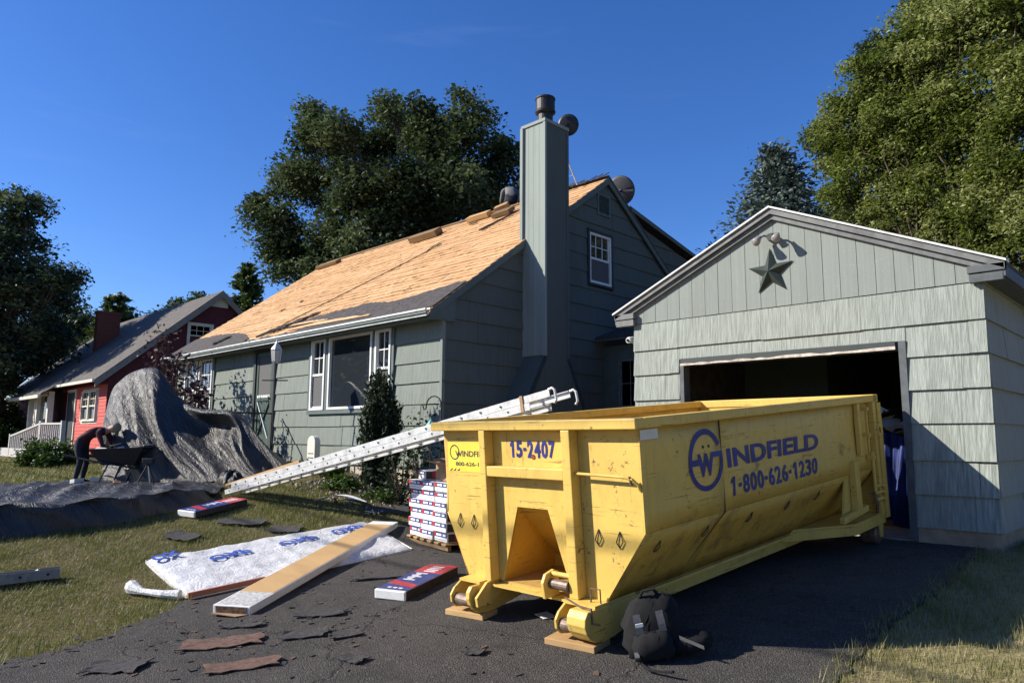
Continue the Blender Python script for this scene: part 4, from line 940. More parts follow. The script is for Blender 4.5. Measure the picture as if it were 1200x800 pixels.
# lettering on the right side
def sidex(y, z): return SR + 0.014 * math.sin(y * 3.1 + z * 4) * math.sin(PI * min(1, max(0, (z + 0.074) / (KZ + 0.074)))) + 0.0155
side = lambda y0, y1, z0, z1: (lambda u, v: (sidex(y0 + (y1 - y0) * u, z0 + (z1 - z0) * v), y0 + (y1 - y0) * u, z0 + (z1 - z0) * v))
P_('lettering', letter(MB(), 'INDFIELD', side(1.225, 2.94, -0.462, -0.312), 0.034), M_blue)['label'] = 'blue word INDFIELD following the circled W'
P_('lettering', digits(MB(), '1-800-626-1230', side(1.235, 2.91, -0.690, -0.538), 0.030), M_blue)['label'] = 'blue telephone number 1-800-626-1230'
lg = MB(); lc2 = (0.917, -0.368)
def arc(a0, a1, ro, ri, n=30):
    A = [[(lambda yy_, zz_: (sidex(yy_, zz_), yy_, zz_))(lc2[0] + r * math.cos(a0 + (a1 - a0) * i / n), lc2[1] + r * 0.97 * math.sin(a0 + (a1 - a0) * i / n)) for r in (ri, ro)] for i in range(n + 1)]
    lg.grid(A)
arc(math.radians(28), math.radians(182), 0.243, 0.198); arc(math.radians(12), math.radians(-176), 0.243, 0.203)
def lq(pts): lg.quad([(sidex(lc2[0] + a, lc2[1] + b_), lc2[0] + a, lc2[1] + b_) for a, b_ in pts])
lq([(-0.243, -0.035), (-0.10, -0.035), (-0.085, 0.012), (-0.243, 0.012)]); lq([(0.075, 0.012), (0.235, 0.012), (0.238, 0.052), (0.070, 0.052)])
lq([(-0.215, -0.06), (-0.25, -0.075), (-0.235, -0.045)])
letter(lg, 'W', lambda u, v: (sidex(lc2[0] - 0.125 + 0.235 * u, lc2[1] - 0.125 + 0.175 * v) + .001, lc2[0] - 0.125 + 0.235 * u, lc2[1] - 0.125 + 0.175 * v), 0.05)
P_('lettering', lg, M_blue)['label'] = 'blue circle logo with a W in it'
for a, b_ in ((-0.03, 0.10), (0.05, 0.10)): P_('rivet', MB().lathe([(0.012, 0), (0.010, 0.008)], (sidex(lc2[0] + a, lc2[1] + b_) - 0.006, lc2[0] + a, lc2[1] + b_), 8, axis='x'), M_trim)
# lettering on the front
ft = lambda xa, xb_, z0, z1, o=0.004: (lambda u, v: (xa + (xb_ - xa) * u, FY - o, z0 + (z1 - z0) * v))
P_('lettering', digits(MB(), '15-2407', ft(-1.345, -0.835, -0.298, -0.165), 0.034), M_blue)['label'] = 'blue number 15-2407'
M_stick = plain('yellow_sticker', (0.80, 0.62, 0.08), 0.35, var=0.05)
stk = P_('sticker', MB().box(-2.13, -1.55, FY - 0.003, FY - 0.0005, -0.435, -0.182), M_stick)
M_ink = plain('sticker_ink', (0.03, 0.04, 0.05), 0.5)
si = MB(); letter(si, 'WINDFIELD', ft(-2.03, -1.58, -0.305, -0.255, 0.0045), 0.02); letter(si, '800-626-1230', ft(-2.03, -1.60, -0.385, -0.350, 0.0045), 0.02)
for i in range(24):
    a, b2 = 2 * PI * i / 24, 2 * PI * (i + 1) / 24
    if 2 < i < 22 or True: si.quad([(-2.04 + r * math.cos(q), FY - 0.0042, -0.268 + r * math.sin(q)) for r, q in ((0.055, a), (0.066, a), (0.066, b2), (0.055, b2))])
for i in range(3): si.quad([(-2.12 + i * 0.05, FY - 0.0042, -0.428), (-2.085 + i * 0.05, FY - 0.0042, -0.428), (-2.075 + i * 0.05, FY - 0.0042, -0.405)])
si.quad([(-1.66, FY - 0.0042, -0.215), (-1.645, FY - 0.0042, -0.215), (-1.62, FY - 0.0042, -0.186), (-1.632, FY - 0.0042, -0.186)])
tag(P_('sticker_print', si, M_ink, stk), kind='stuff')
P_('paper_label', MB().box(SR + 0.023, SR + 0.025, 0.09, 0.30, -0.155, -0.085), M_ivory)
P_('rust_spot', MB().lathe([(0.022, 0), (0.014, 0.003)], (-1.075, FY - 0.0045, -0.290), 7, axis='y'), plain('rust', (0.20, 0.06, 0.02), 0.9, var=0.4, scale=60))
# timber blocks under the skids
def block(c, ux, L, W, H, lab, z=None):
    ux = Vector((*ux, 0)).normalized(); uy = Vector((-ux.y, ux.x, 0)); z0 = T(c[0], c[1]) + 0.006 if z is None else z
    n = Vector((0, -0.082, 1)).normalized(); ux = (ux - n * ux.dot(n)).normalized(); uy = n.cross(ux)
    o = MB().obox(Vector((c[0], c[1], z0)) + n * H / 2, ux * L / 2, uy * W / 2, n * H / 2).build('timber_block', M_lumber, bevel=0.004, org=(c[0], c[1], z0))
    return tag(o, lab, 'wood block', 'blocks under the dumpster')
W_ = lambda l: DM @ Vector(l)
c = W_((-0.62, -0.02, -1.6)); block((c.x, c.y), (1, 0.12), 0.42, 0.22, 0.045, 'short timber block under the right front skid of the dumpster')
c = W_((-1.80, -0.0, -1.6)); block((c.x, c.y), (1, 0.15), 0.40, 0.20, 0.045, 'short timber block under the left front skid of the dumpster')

# ================================================================== LADDER
def ladder():
    A = Vector((-11.55, 5.22, T(-11.5, 5.25) + 0.03)); B = Vector((-4.84, 5.48, 1.945)); d = (B - A).normalized()
    sd = Vector((-d.y, d.x, 0)).normalized(); un = d.cross(sd); un = un if un.z > 0 else -un
    t = thing('extension_ladder', 'long aluminium extension ladder leaning from the lawn onto the dumpster', 'ladder', A)
    L = (B - A).length; wd = 0.35
    for sgn in (0, 1):
        o = sd * wd * sgn; out = -sd if sgn == 0 else sd
        for k, (z0, z1, s0, s1) in enumerate(((0, 0.075, 0, 0.96), (0.080, 0.155, 0.03, 1.0))):
            ins = sd * (0.0 if k == 0 else 0.006) * (1 if sgn == 0 else -1)
            q = MB(); a, b_ = A + d * L * s0 + o + ins, A + d * L * s1 + o + ins; m = (a + b_) / 2; h = d * (L * (s1 - s0) / 2)
            q.obox(m + un * (z0 + z1) / 2, h, sd * 0.003, un * (z1 - z0) / 2)
            q.obox(m + un * (z1 - .004) - out * 0.014, h, sd * 0.015, un * 0.004); q.obox(m + un * (z0 + .004) - out * 0.014, h, sd * 0.015, un * 0.004)
            q.build('side_rail', M_lad, t)
    for k, (zc, s0, s1) in enumerate(((0.038, 0, 0.96), (0.118, 0.03, 1.0))):
        n = int(L * (s1 - s0) / 0.305)
        for i in range(n):
            p = A + d * (L * s0 + 0.15 + i * 0.305) + un * zc
            MB().tube([p - sd * 0.006, p + sd * (wd + 0.006)], 0.016, 8).build('rung', M_lad, t)
            MB().tube([p - sd * 0.009, p - sd * 0.0065], 0.011, 8).build('rung_end', M_hole, t)
    for sgn in (0, 1):
        e = B + sd * wd * sgn; q = MB()
        q.tube([e + un * 0.15, e + un * 0.156 + d * 0.05, e + un * 0.13 + d * 0.075, e + un * 0.03 + d * 0.08, e + un * 0.0 + d * 0.05], 0.014, 8); q.build('end_cap', M_lad, t)
    p = A + d * L * 0.945; MB().obox(p + un * 0.08 - sd * 0.008, d * 0.02, sd * 0.004, un * 0.085).build('tape_band', M_card, t)
    pl_ = A + un * 0.16 + sd * 0.1
    q = MB().bar(pl_ - d * 0.1, pl_ + d * 2.1 + un * 0.03, 0.09, 0.035); tag(q.build('plank', M_lumber, org=tuple(pl_)), 'long thin tan plank lying along the lower end of the ladder', 'plank')
ladder()

# ================================================================== shingle bundles
def bundle_meshes():
    """own axes: x width .337, y length 1.0, z up .115, origin at bottom centre of the front end"""
    w, L, H = 0.334, 1.0, 0.116
    body = MB(); n = 6; pts = []
    body.box(-w / 2, w / 2, 0, L, 0.002, H)
    return body, w, L, H
def make_bundle(name, label, loc, rz, tilt=(0, 0), style='stack', group='shingle bundles', flip=False, seed=0):
    r2 = random.Random(seed); mt = Matrix.Translation(loc) @ Matrix.Rotation(rz, 4, 'Z') @ Matrix.Rotation(tilt[0], 4, 'X') @ Matrix.Rotation(tilt[1], 4, 'Y') @ Matrix.Diagonal((1, 1, 1.0 if style == 'stack' else 0.76, 1))
    t = thing(name, label, 'shingle bundle', mat=mt, group=group)
    w, L, H = 0.334, 1.0, 0.116
    key = ('bundle', style)
    if key not in shared:
        d = {}
        d['wrapper'] = MB().box(-w / 2, w / 2, 0, L, 0.002, H).mesh('wrapper', M_wrapw)
        if style == 'stack':
            d['side_print'] = MB().box(w / 2, w / 2 + 0.002, 0.02, L - 0.02, 0.012, H - 0.012).mesh('side_print', M_wrapd)
            d['side_patch'] = MB().box(w / 2 + 0.002, w / 2 + 0.004, 0.10, 0.30, 0.025, H - 0.02).mesh('side_patch', M_wrapr)
            d['label_band'] = MB().box(-w / 2 + 0.004, w / 2 - 0.004, -0.0025, -0.0002, H * 0.50, H - 0.004).mesh('label_band', M_wrapb)
            d['label_red'] = MB().box(-w / 2 + 0.004, -w / 2 + 0.055, -0.0045, -0.0026, H * 0.50, H - 0.004).mesh('label_red', M_wrapr)
            q = MB()
            for a, b_ in ((-0.095, -0.03), (-0.022, 0.035), (0.075, 0.105), (0.112, 0.135)): q.box(a, b_, -0.0045, -0.0026, H * 0.62, H * 0.83)
            d['label_letters'] = q.mesh('label_letters', M_wrapw)
            d['small_print'] = MB().box(-w / 2 + 0.03, w / 2 - 0.03, -0.0025, -0.0002, H * 0.24, H * 0.27).mesh('small_print', M_dish)
        else:
            d['top_band'] = MB().box(-w / 2 + 0.003, w / 2 - 0.003, 0.03, 0.66, H, H + 0.002).mesh('top_band', M_wrapb)
            d['top_red'] = MB().box(-w / 2 + 0.003, w / 2 - 0.003, 0.665, L - 0.01, H, H + 0.002).mesh('top_red', M_wrapr)
            d['red_slash'] = MB().prism([(-w / 2 + .01, 0.22, H + .002), (w / 2 - .01, 0.14, H + .002), (w / 2 - .01, 0.24, H + .002), (-w / 2 + .01, 0.33, H + .002)], (0, 0, 0.0015)).mesh('red_slash', M_wrapr)
            d['side_print'] = MB().box(w / 2, w / 2 + 0.002, 0.02, L - 0.02, 0.006, H - 0.004).mesh('side_print', M_wrapd)
            q = MB()
            for i in range(7): q.box(-0.10 + 0.02 * (i % 2), -0.02 + 0.05 * (i % 3 == 0), 0.37 + i * 0.04, 0.395 + i * 0.04, H + 0.002, H + 0.0032)
            for i in range(4): q.box(-0.07, 0.06, 0.70 + i * 0.06, 0.73 + i * 0.06, H + 0.002, H + 0.0032)
            for i in range(3): q.box(-0.08 + i * .06, -0.04 + i * .06, 0.08, 0.11, H + 0.002, H + 0.0032)
            d['top_letters'] = q.mesh('top_letters', M_wrapw)
        shared[key] = d
    for nm, me in shared[key].items():
        o = bpy.data.objects.new(nm, me); COL.objects.link(o); o.parent = t; ORG[o.name] = (0, 0, 0)
        if nm.endswith('letters'): o['kind'] = 'stuff'
        if nm == 'wrapper':
            md = o.modifiers.new('bevel', 'BEVEL'); md.width = 0.012; md.segments = 2
    return t
SD = Vector((-0.977, 0.21, 0)).normalized(); SB = Vector((0.21, 0.977, 0)).normalized(); rz = math.atan2(SB.y, SB.x) - PI / 2
s0 = Vector((-6.70, 5.73, 0)); gz0 = T(-7.1, 5.9) + 0.01
pal = thing('pallet', 'low wooden pallet under the stacked shingle bundles', 'pallet', (-7.0, 6.3, gz0), group=None)
for i in range(6):
    p = s0 + SD * (0.02 + i * 0.19) + SB * 0.0; c = p + SB * 0.52; MB().obox((c.x, c.y, gz0 + 0.075), SD * 0.055, SB * 0.55, (0, 0, 0.009)).build('deck_slat', M_lumber, pal)
for j in range(3):
    c = s0 + SD * 0.5 + SB * (0.03 + j * 0.5); MB().obox((c.x, c.y, gz0 + 0.033), SD * 0.52, SB * 0.022, (0, 0, 0.033)).build('runner', M_lumb2, pal)
zb = gz0 + 0.086
LAY = ['bottom', 'second', 'third', 'fourth', 'fifth', 'top']; POS = ['right', 'middle', 'left']
rg = random.Random(6)
for k in range(6):
    for j in range(3):
        if k == 5 and j == 0: pass
        c = s0 + SD * (0.17 + j * 0.338 + rg.uniform(-.012, .012)) + SB * rg.uniform(-0.02, 0.015)
        make_bundle('shingle_bundle', f'{POS[j]} white and blue shingle bundle in the {LAY[k]} layer of the pallet stack', (c.x, c.y, zb + k * 0.117), rz + rg.uniform(-.012, .012), seed=k * 3 + j)
zt_ = zb + 6 * 0.117
c = s0 + SD * 0.80 + SB * 0.05
make_bundle('shingle_bundle', 'loose white shingle bundle lying askew on top of the pallet stack', (c.x, c.y, zt_ + 0.004), rz - 0.22, seed=50)
# opened cardboard carton on top of the stack
bx = thing('cardboard_box', 'open brown cardboard box on top of the shingle stack', 'box', (-6.7, 6.0, zt_))
c = s0 + SD * 0.19 + SB * 0.32; H = 0.20; a, b_ = SD * 0.22, SB * 0.26; C0 = Vector((c.x, c.y, zt_ + 0.012))
bm_ = MB()
for s in (-1, 1): bm_.obox(C0 + a * s + Vector((0, 0, H / 2)), SD * 0.004, b_, (0, 0, H / 2)); bm_.obox(C0 + b_ * s + Vector((0, 0, H / 2)), a, SB * 0.004, (0, 0, H / 2))
bm_.obox(C0 + Vector((0, 0, 0.004)), a, b_, (0, 0, 0.004)); bm_.build('carton', M_card, bx)
top = C0 + Vector((0, 0, H))
for (p0, p1, out) in ((top - a - b_, top + a - b_, -SB * 0.17 + Vector((0, 0, 0.035))), (top + a - b_, top + a + b_, SD * 0.15 + Vector((0, 0, 0.06))), (top - a - b_, top - a + b_, -SD * 0.06 + Vector((0, 0, 0.12))), (top - a + b_, top + a + b_, SB * 0.10 + Vector((0, 0, 0.10)))):
    MB().prism([p0, p1, p1 + out - (p1 - p0) * 0.04, p0 + out + (p1 - p0) * 0.04], (0, 0, 0.004)).build('flap', M_card, bx)
# single bundles on the ground
n_ = Vector((0, -0.082, 1)).normalized()
d2 = Vector((-0.36, 1.0, 0)).normalized()
make_bundle('shingle_bundle', 'single blue and red shingle bundle lying flat on the driveway', (-5.60, 4.12, T(-5.6, 4.12) + 0.008), math.atan2(d2.y, d2.x) - PI / 2, (0.076, 0), 'flat', 'loose shingle bundles', seed=60)
d3 = Vector((-0.35, 1.0, 0)).normalized()
make_bundle('shingle_bundle', 'red and blue shingle bundle lying on the grass near the ladder foot', (-10.62, 4.25, T(-10.62, 4.25) + 0.01), math.atan2(d3.y, d3.x) - PI / 2, (0.11, 0.04), 'flat', 'loose shingle bundles', seed=61)

# ================================================================== long carton and wrapped sheets
A = Vector((-6.44, 3.03, T(-6.44, 3.03) + 0.01)); B = Vector((-8.32, 6.02, 0.40)); d = (B - A).normalized(); sd = Vector((d.y, -d.x, 0)).normalized(); un = sd.cross(d)
un = un if un.z > 0 else -un
lc_ = thing('long_carton', 'long flat carton with tan top and white sides lying across the wrapped sheets', 'carton', A)
w2, h2 = 0.185, 0.075; L = (B - A).length
MB().obox(A + d * L / 2 + un * h2 / 2, d * L / 2, sd * w2, un * h2 / 2).build('carton_body', M_wrapw, lc_, bevel=0.006)
MB().obox(A + d * (L / 2 + 0.10) + un * (h2 + 0.0015), d * (L / 2 - 0.30), sd * (w2 - 0.012), un * 0.0015).build('kraft_top', M_kraft, lc_)
MB().obox(A + d * 0.21 + un * (h2 + 0.0012), d * 0.19, sd * (w2 - 0.02), un * 0.001).build('end_tape', plain('tape', (0.55, 0.54, 0.5), 0.4, var=0.3, scale=30), lc_)
MB().obox(A - d * 0.002 + un * h2 * 0.52, d * 0.004, sd * (w2 - 0.03), un * h2 * 0.36).build('open_end', plain('torn_end', (0.13, 0.08, 0.05), 0.9, var=0.6, scale=30), lc_)
MB().prism([tuple(A - sd * 0.17 + un * .004), tuple(A + sd * 0.17 + un * .004), tuple(A + sd * 0.10 - d * 0.09 + un * .012), tuple(A - sd * 0.15 - d * 0.07 + un * .02)], (0, 0, 0.005)).build('torn_flap', M_card, lc_)
# wrapped stack of sheets: crinkled white plastic
c00, c10, c11, c01 = Vector((-7.32, 3.02, 0)), Vector((-7.18, 5.60, 0)), Vector((-8.62, 5.92, 0)), Vector((-8.95, 3.16, 0))
ws = thing('wrapped_sheets', 'flat stack of sheets in crinkled white plastic with blue letters on the lawn', 'sheets', (-8.0, 4.4, T(-8, 4.4)))
def sheet_pt(u, v):
    p = c00.lerp(c10, v).lerp(c01.lerp(c11, v), u); return p
_A = np.array([[a_.x, a_.y, 1] for a_ in (c00, c10, c11, c01)]); _z = np.array([T(a_.x, a_.y) for a_ in (c00, c10, c11, c01)]); _c = np.linalg.lstsq(_A, _z, rcond=None)[0]
zt2 = lambda p: 0.052 + _c[0] * p.x + _c[1] * p.y + _c[2]
rgn = np.random.RandomState(5); wr = [(rgn.rand() * 6.28, rgn.uniform(6, 22), rgn.uniform(0.0012, 0.0038)) for _ in range(14)]
def crink(x, y):
    h = 0
    for i, (a, f, am) in enumerate(wr): h += am * (1 - abs(math.sin(f * (x * math.cos(a) + y * math.sin(a)) + 1.3 * math.sin(3 * x + i) + i)) * 2) 
    return h
k = N('white_plastic'); v = k.coord(); k.col(k.ramp(k.noise(v, 7, 5, 0.7, 1.2), [(0.35, (0.60, 0.60, 0.60)), (0.65, (0.80, 0.80, 0.79))])); k.set(0.28, 0, 0.55)
k.bump(k.math('ADD', k.noise(k.coord((6, 2.2, 6), rot=(0, 0, 0.5)), 3, 5, 0.65, 1.5), k.noise(v, 30, 4, 0.6, 1)), 0.7, 0.03); M_plast = k.m
Pg = []
for i in range(46):
    u = i / 45; row = []
    for j in range(90):
        vv = j / 89; p = sheet_pt(u, vv); e_ = min(u, 1 - u, vv, 1 - vv); row.append((p.x, p.y, zt2(p) + crink(p.x, p.y) - 0.05 * math.exp(-e_ * 45)))
    Pg.append(row)
MB().grid(Pg).build('plastic_top', M_plast, ws, smooth=True)
sk = MB(); ring = [sheet_pt(u, 0) for u in np.linspace(0, 1, 12)] + [sheet_pt(1, v_) for v_ in np.linspace(0, 1, 16)] + [sheet_pt(u, 1) for u in np.linspace(1, 0, 12)] + [sheet_pt(0, v_) for v_ in np.linspace(1, 0, 16)]
sk.grid([[(p.x, p.y, zt2(p) - 0.045) for p in ring], [(p.x, p.y, T(p.x, p.y) - 0.03) for p in ring]]); sk.build('plastic_side', M_plast, ws)
MB().bar((-7.30, 2.99, T(-7.3, 3) + 0.045), (-7.26, 3.75, T(-7.3, 3.7) + 0.05), 0.03, 0.05).build('exposed_board', plain('red_board', (0.36, 0.13, 0.07), 0.8), ws)
tw = [(-7.42, 2.96, T(-7.4, 2.96) + 0.04), (-7.55, 2.84, T(-7.55, 2.84) + 0.05), (-7.78, 2.74, T(-7.78, 2.74) + 0.05), (-7.92, 2.70, T(-7.92, 2.7) + 0.06), (-8.02, 2.72, T(-8, 2.7) + 0.05)]
MB().tube(tw, [0.05, 0.035, 0.03, 0.06, 0.07], 9).build('twisted_plastic', M_plast, ws, smooth=False)
for (y0, x0_, sc_l, s_) in ((3.62, -8.30, 0.95, 'OXb'), (4.45, -8.28, 1.0, 'OXb'), (5.18, -8.30, 0.9, 'OXb'), (3.16, -8.75, 0.6, 'OX')):
    q = MB(); letter(q, s_, lambda u, v_: (x0_ - 0.02 * u + 0.20 * (v_ - .5) * -1.0, y0 + 0.50 * sc_l * u, zt2(Vector((x0_ + 0.20 * (.5 - v_), y0 + .5 * u, 0))) + max(0, crink(x0_ + 0.20 * (.5 - v_), y0 + .5 * sc_l * u)) + 0.009), 0.05)
    q.build('printed_letters', plain('faded_blue_print', (0.05, 0.10, 0.42), 0.5, var=0.3, scale=20), ws)

# ================================================================== scraps, flashing, bag
def scrap(cx, cy_, L, W, rz, mat, lab, seed, lift=0.0, curl=0.012, tabs=True):
    r2 = random.Random(seed); n = 8; m = 4; P2 = []
    ca, sa = math.cos(rz), math.sin(rz)
    for i in range(n + 1):
        row = []
        for j in range(m + 1):
            u, v_ = (i / n - .5) * L, (j / m - .5) * W
            if i in (0, n): v_ += r2.uniform(-.03, .03) * W
            if j in (0, m): v_ += r2.uniform(-.10, .10) * W
            if i in (0, n): u += r2.uniform(-.05, .05) * L
            x, y = cx + u * ca - v_ * sa, cy_ + u * sa + v_ * ca
            row.append((x, y, T(x, y) + 0.018 + lift + curl * ((i / n - .5) * 2) ** 2 * (0.5 + r2.random()) + r2.uniform(0, .006)))
        P2.append(row)
    o = MB().grid(P2).build('shingle_scrap', mat, org=(cx, cy_, T(cx, cy_)))
    md = o.modifiers.new('thick', 'SOLIDIFY'); md.thickness = 0.007
    return tag(o, lab, 'shingle scrap', 'torn shingle scraps')
SCR = [(-5.72, 2.62, 0.62, 0.24, 0.95, M_shingb, 'long torn brown shingle on the driveway nearest the carton end'),
 (-5.10, 2.50, 0.50, 0.20, 1.05, M_shingb, 'brown shingle piece near the bottom edge left of the dumpster'),
 (-5.35, 3.12, 0.34, 0.20, 0.9, M_shing, 'dark curled shingle scrap on the driveway right of the brown shingles'),
 (-5.74, 3.50, 0.42, 0.16, 0.8, M_shing, 'thin dark shingle scrap between carton and single bundle'),
 (-5.85, 1.92, 0.40, 0.24, 0.7, M_shing, 'black shingle piece at the bottom left of the driveway'),
 (-6.02, 2.92, 0.36, 0.10, 0.75, M_shing, 'narrow dark strip lying in front of the carton end'),
 (-9.70, 3.86, 0.42, 0.30, 0.5, M_shing, 'black shingle piece on the grass left of the wrapped sheets'),
 (-9.90, 4.75, 0.62, 0.24, 0.8, M_shing, 'dark shingle scrap on the grass behind the wrapped sheets'),
 (-9.20, 5.02, 0.44, 0.24, 0.6, M_shing, 'dark shingle scrap at the far edge of the wrapped sheets'),
 (-8.75, 6.35, 0.62, 0.30, 0.7, M_shing, 'dark shingle piece on the grass beyond the far carton end'),
 (-5.05, 3.30, 0.24, 0.10, 1.1, M_shing, 'small dark scrap alone in the middle of the driveway'),
 (-6.35, 4.55, 0.55, 0.10, 0.9, M_shing, 'thin dark shingle strip behind the single bundle'),
 (-4.55, 3.05, 0.20, 0.12, 0.2, M_shing, 'small dark scrap on the driveway in front of the left skid'),
 (-3.95, 3.65, 0.16, 0.10, 0.5, M_shing, 'tiny dark scrap between the two skid blocks')]
for i, a in enumerate(SCR): scrap(*a, i)
tag(MB().prism([(p[0], p[1], T(p[0], p[1]) + 0.012) for p in ((-4.20, 4.55), (-4.05, 4.50), (-4.0, 4.60), (-4.16, 4.66))], (0, 0, 0.004)).build('paper_scrap', M_ivory, org=(-4.1, 4.58, T(-4.1, 4.58))), 'small white paper scrap in the shade under the dumpster front', 'paper')
# small torn bits and granules scattered by the tear-off
rg_ = np.random.RandomState(77); q = MB()
for i in range(330):
    x, y = rg_.uniform(-7.2, -2.2), rg_.uniform(1.2, 6.2)
    if x > -5.2 and y > 3.9: continue
    if i % 3 == 0: x, y = rg_.normal(-5.6, .6), rg_.normal(2.9, .7)
    r = rg_.uniform(.006, .032) ; a = rg_.uniform(0, 6.28); z = T(x, y) + .009
    e1 = Vector((math.cos(a), math.sin(a), rg_.uniform(-.1, .2))) * r; e2 = Vector((-math.sin(a), math.cos(a), rg_.uniform(-.1, .2))) * r * rg_.uniform(.25, .8); c = Vector((x, y, z))
    q.prism([c - e1 - e2 * .7, c + e1 * .8 - e2, c + e1 + e2 * .6, c - e1 * .5 + e2], (0, 0, .005), int(rg_.randint(0, 4) == 0))
tag(q.build('shingle_crumbs', [M_shing, M_shingb]), 'small dark shingle crumbs scattered over the driveway', 'debris', kind='stuff')
# pump pole / channel on the lawn
pl0, pl1 = Vector((-9.15, 1.30, T(-9.15, 1.3) + 0.035)), Vector((-8.93, 2.30, T(-8.93, 2.3) + 0.035)); dd_ = (pl1 - pl0).normalized(); s_ = Vector((dd_.y, -dd_.x, 0))
ch = thing('metal_channel', 'short grey metal channel with bolt holes lying on the lawn', 'channel', (-9.04, 1.8, T(-9.04, 1.8)))
ln = (pl1 - pl0).length / 2; mid = (pl0 + pl1) / 2
M_galv = plain('galvanised', (0.20, 0.205, 0.21), 0.5, 0.3, var=0.15, scale=14)
MB().obox(mid + s_ * 0.06 + Vector((0, 0, 0.03)), dd_ * ln, s_ * 0.004, (0, 0, 0.05)).obox(mid - s_ * 0.06 + Vector((0, 0, 0.03)), dd_ * ln, s_ * 0.004, (0, 0, 0.05)).obox(mid + Vector((0, 0, -0.016)), dd_ * ln, s_ * 0.056, (0, 0, 0.004)).build('channel', M_galv, ch)
for i in range(4):
    p = pl0 + dd_ * (0.2 + i * 0.24) + s_ * 0.064 + Vector((0, 0, 0.03)); MB().tube([p, p + s_ * 0.003], 0.014, 10).build('bolt_hole', M_hole, ch)
tag(MB().tube([(-9.02, 2.06, T(-9, 2.06) + 0.055), (-9.01, 2.12, T(-9, 2.12) + 0.08), (-9.0, 2.17, T(-9, 2.17) + 0.06)], [0.02, 0.035, 0.015], 7).build('crumpled_paper', M_ivory, org=(-9.01, 2.12, T(-9, 2.1))), 'tiny white crumpled paper in the metal channel', 'paper')
# black backpack
def backpack(c, rz):
    z0 = T(c[0], c[1]) + 0.01
    mt = Matrix.Translation((c[0], c[1], z0)) @ Matrix.Rotation(rz, 4, 'Z') @ Matrix.Rotation(-0.20, 4, 'Y') @ Matrix.Diagonal((1.10, 1.10, .84, 1))
    t = thing('backpack', 'black backpack slumped on the driveway against the dumpster', 'backpack', mat=mt)
    def blob(prof, name, mat, off=(0, 0, 0), seed=1, rough=0.016):
        r2 = np.random.RandomState(seed); n = 22; P2 = []
        for (z, rx, ry, ox) in prof:
            row = []
            for j in range(n + 1):
                a = 2 * PI * (j % n) / n; ca, sa = math.cos(a), math.sin(a); sq = 1 / max(abs(ca), abs(sa)) ** 0.45
                wv_ = rough * math.sin(a * 3 + z * 19 + seed) + rough * math.sin(a * 7 + z * 31)
                row.append((off[0] + ox + (rx + wv_) * ca * sq, off[1] + (ry + wv_) * sa * sq, off[2] + z))
            P2.append(row)
        q = MB().grid(P2); q.quad(P2[0][:-1][::-1]); q.quad(P2[-1][:-1]); return q.build(name, mat, t, smooth=True)
    blob([(0.0, 0.15, 0.11, 0), (0.03, 0.19, 0.14, 0), (0.12, 0.195, 0.15, 0), (0.24, 0.18, 0.14, .005), (0.34, 0.16, 0.12, .01), (0.42, 0.12, 0.085, .02), (0.455, 0.06, 0.04, .03)], 'main_pack', M_blk)
    blob([(0.02, 0.10, 0.05, 0), (0.05, 0.125, 0.07, 0), (0.14, 0.12, 0.07, 0), (0.20, 0.10, 0.05, 0), (0.22, 0.05, 0.02, 0)], 'front_pocket', M_blk, (-0.03, -0.16, 0.0), 3, 0.008)
    blob([(0.0, 0.10, 0.07, 0), (0.03, 0.15, 0.10, 0), (0.10, 0.14, 0.09, 0), (0.14, 0.06, 0.04, 0)], 'side_pouch', M_blk, (0.19, -0.08, 0.0), 5, 0.01)
    MB().tube([(-0.05, -0.03, 0.44), (-0.02, -0.05, 0.50), (0.05, -0.05, 0.50), (0.07, -0.03, 0.44)], 0.012, 8).build('carry_loop', M_blk, t)
    for x in (-0.12, 0.02): MB().grid([[(x + dx, -0.145 - 0.02 * math.sin(PI * s / 6), 0.36 - 0.30 * s / 6) for s in range(7)] for dx in (0, 0.045)]).build('strap', M_strap, t)
    MB().grid([[(-0.16 + dx, -0.20 - 0.03 * math.sin(s), 0.10 - 0.02 * s) for s in np.linspace(0, 4, 9)] for dx in (0, 0.028)]).build('loose_strap', M_strap, t)
    MB().tube([(-0.13, -0.24, 0.02), (-0.10, -0.34, 0.012), (-0.02, -0.42, 0.012), (0.02, -0.46, 0.02)], 0.011, 6).build('strap_tail', M_blk, t)
    MB().box(-0.115, -0.07, -0.185, -0.175, 0.275, 0.30).build('buckle', M_alum, t)
    MB().grid([[(0.13 + 0.03 * s, -0.16 - 0.02 * s, 0.12 - 0.02 * s + dx) for s in range(5)] for dx in (0, 0.03)]).build('side_strap', M_strap, t)
backpack((-2.93, 4.42), math.radians(42))

# ================================================================== RED NEIGHBOUR HOUSE
RX, RYF = -25.9, 7.6
ng = 0.80
red = thing('red_house', 'red clapboard house with weathered grey roof next door', 'house', (-30, 10, ng))
NRY, NRZ, NEY, NEZ = 11.1, 6.87, 7.15, 3.42
ns = (NRZ - NEZ) / (NRY - NEY); NB = 2 * NRY - RYF; NXL = -38.0
nz = lambda y: NEZ + ns * (y - NEY) if y < NRY else NRZ - ns * (y - NRY)
M_redg = plain('shaded_red_gable', (0.095, 0.018, 0.028), 0.75, var=0.12)  # clapboard red made darker to carry the shade on the gable
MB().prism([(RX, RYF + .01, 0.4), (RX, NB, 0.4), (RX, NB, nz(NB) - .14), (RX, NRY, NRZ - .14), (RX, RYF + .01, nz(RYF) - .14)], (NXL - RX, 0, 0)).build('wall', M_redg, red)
PN, PNG = Plane('y', RYF), Plane('x', RX)
nw = [(-28.35, -26.75, 2.10, 3.12), (-30.1, -29.2, 1.2, 3.2), (-33.2, -30.35, 1.2, 3.2)]
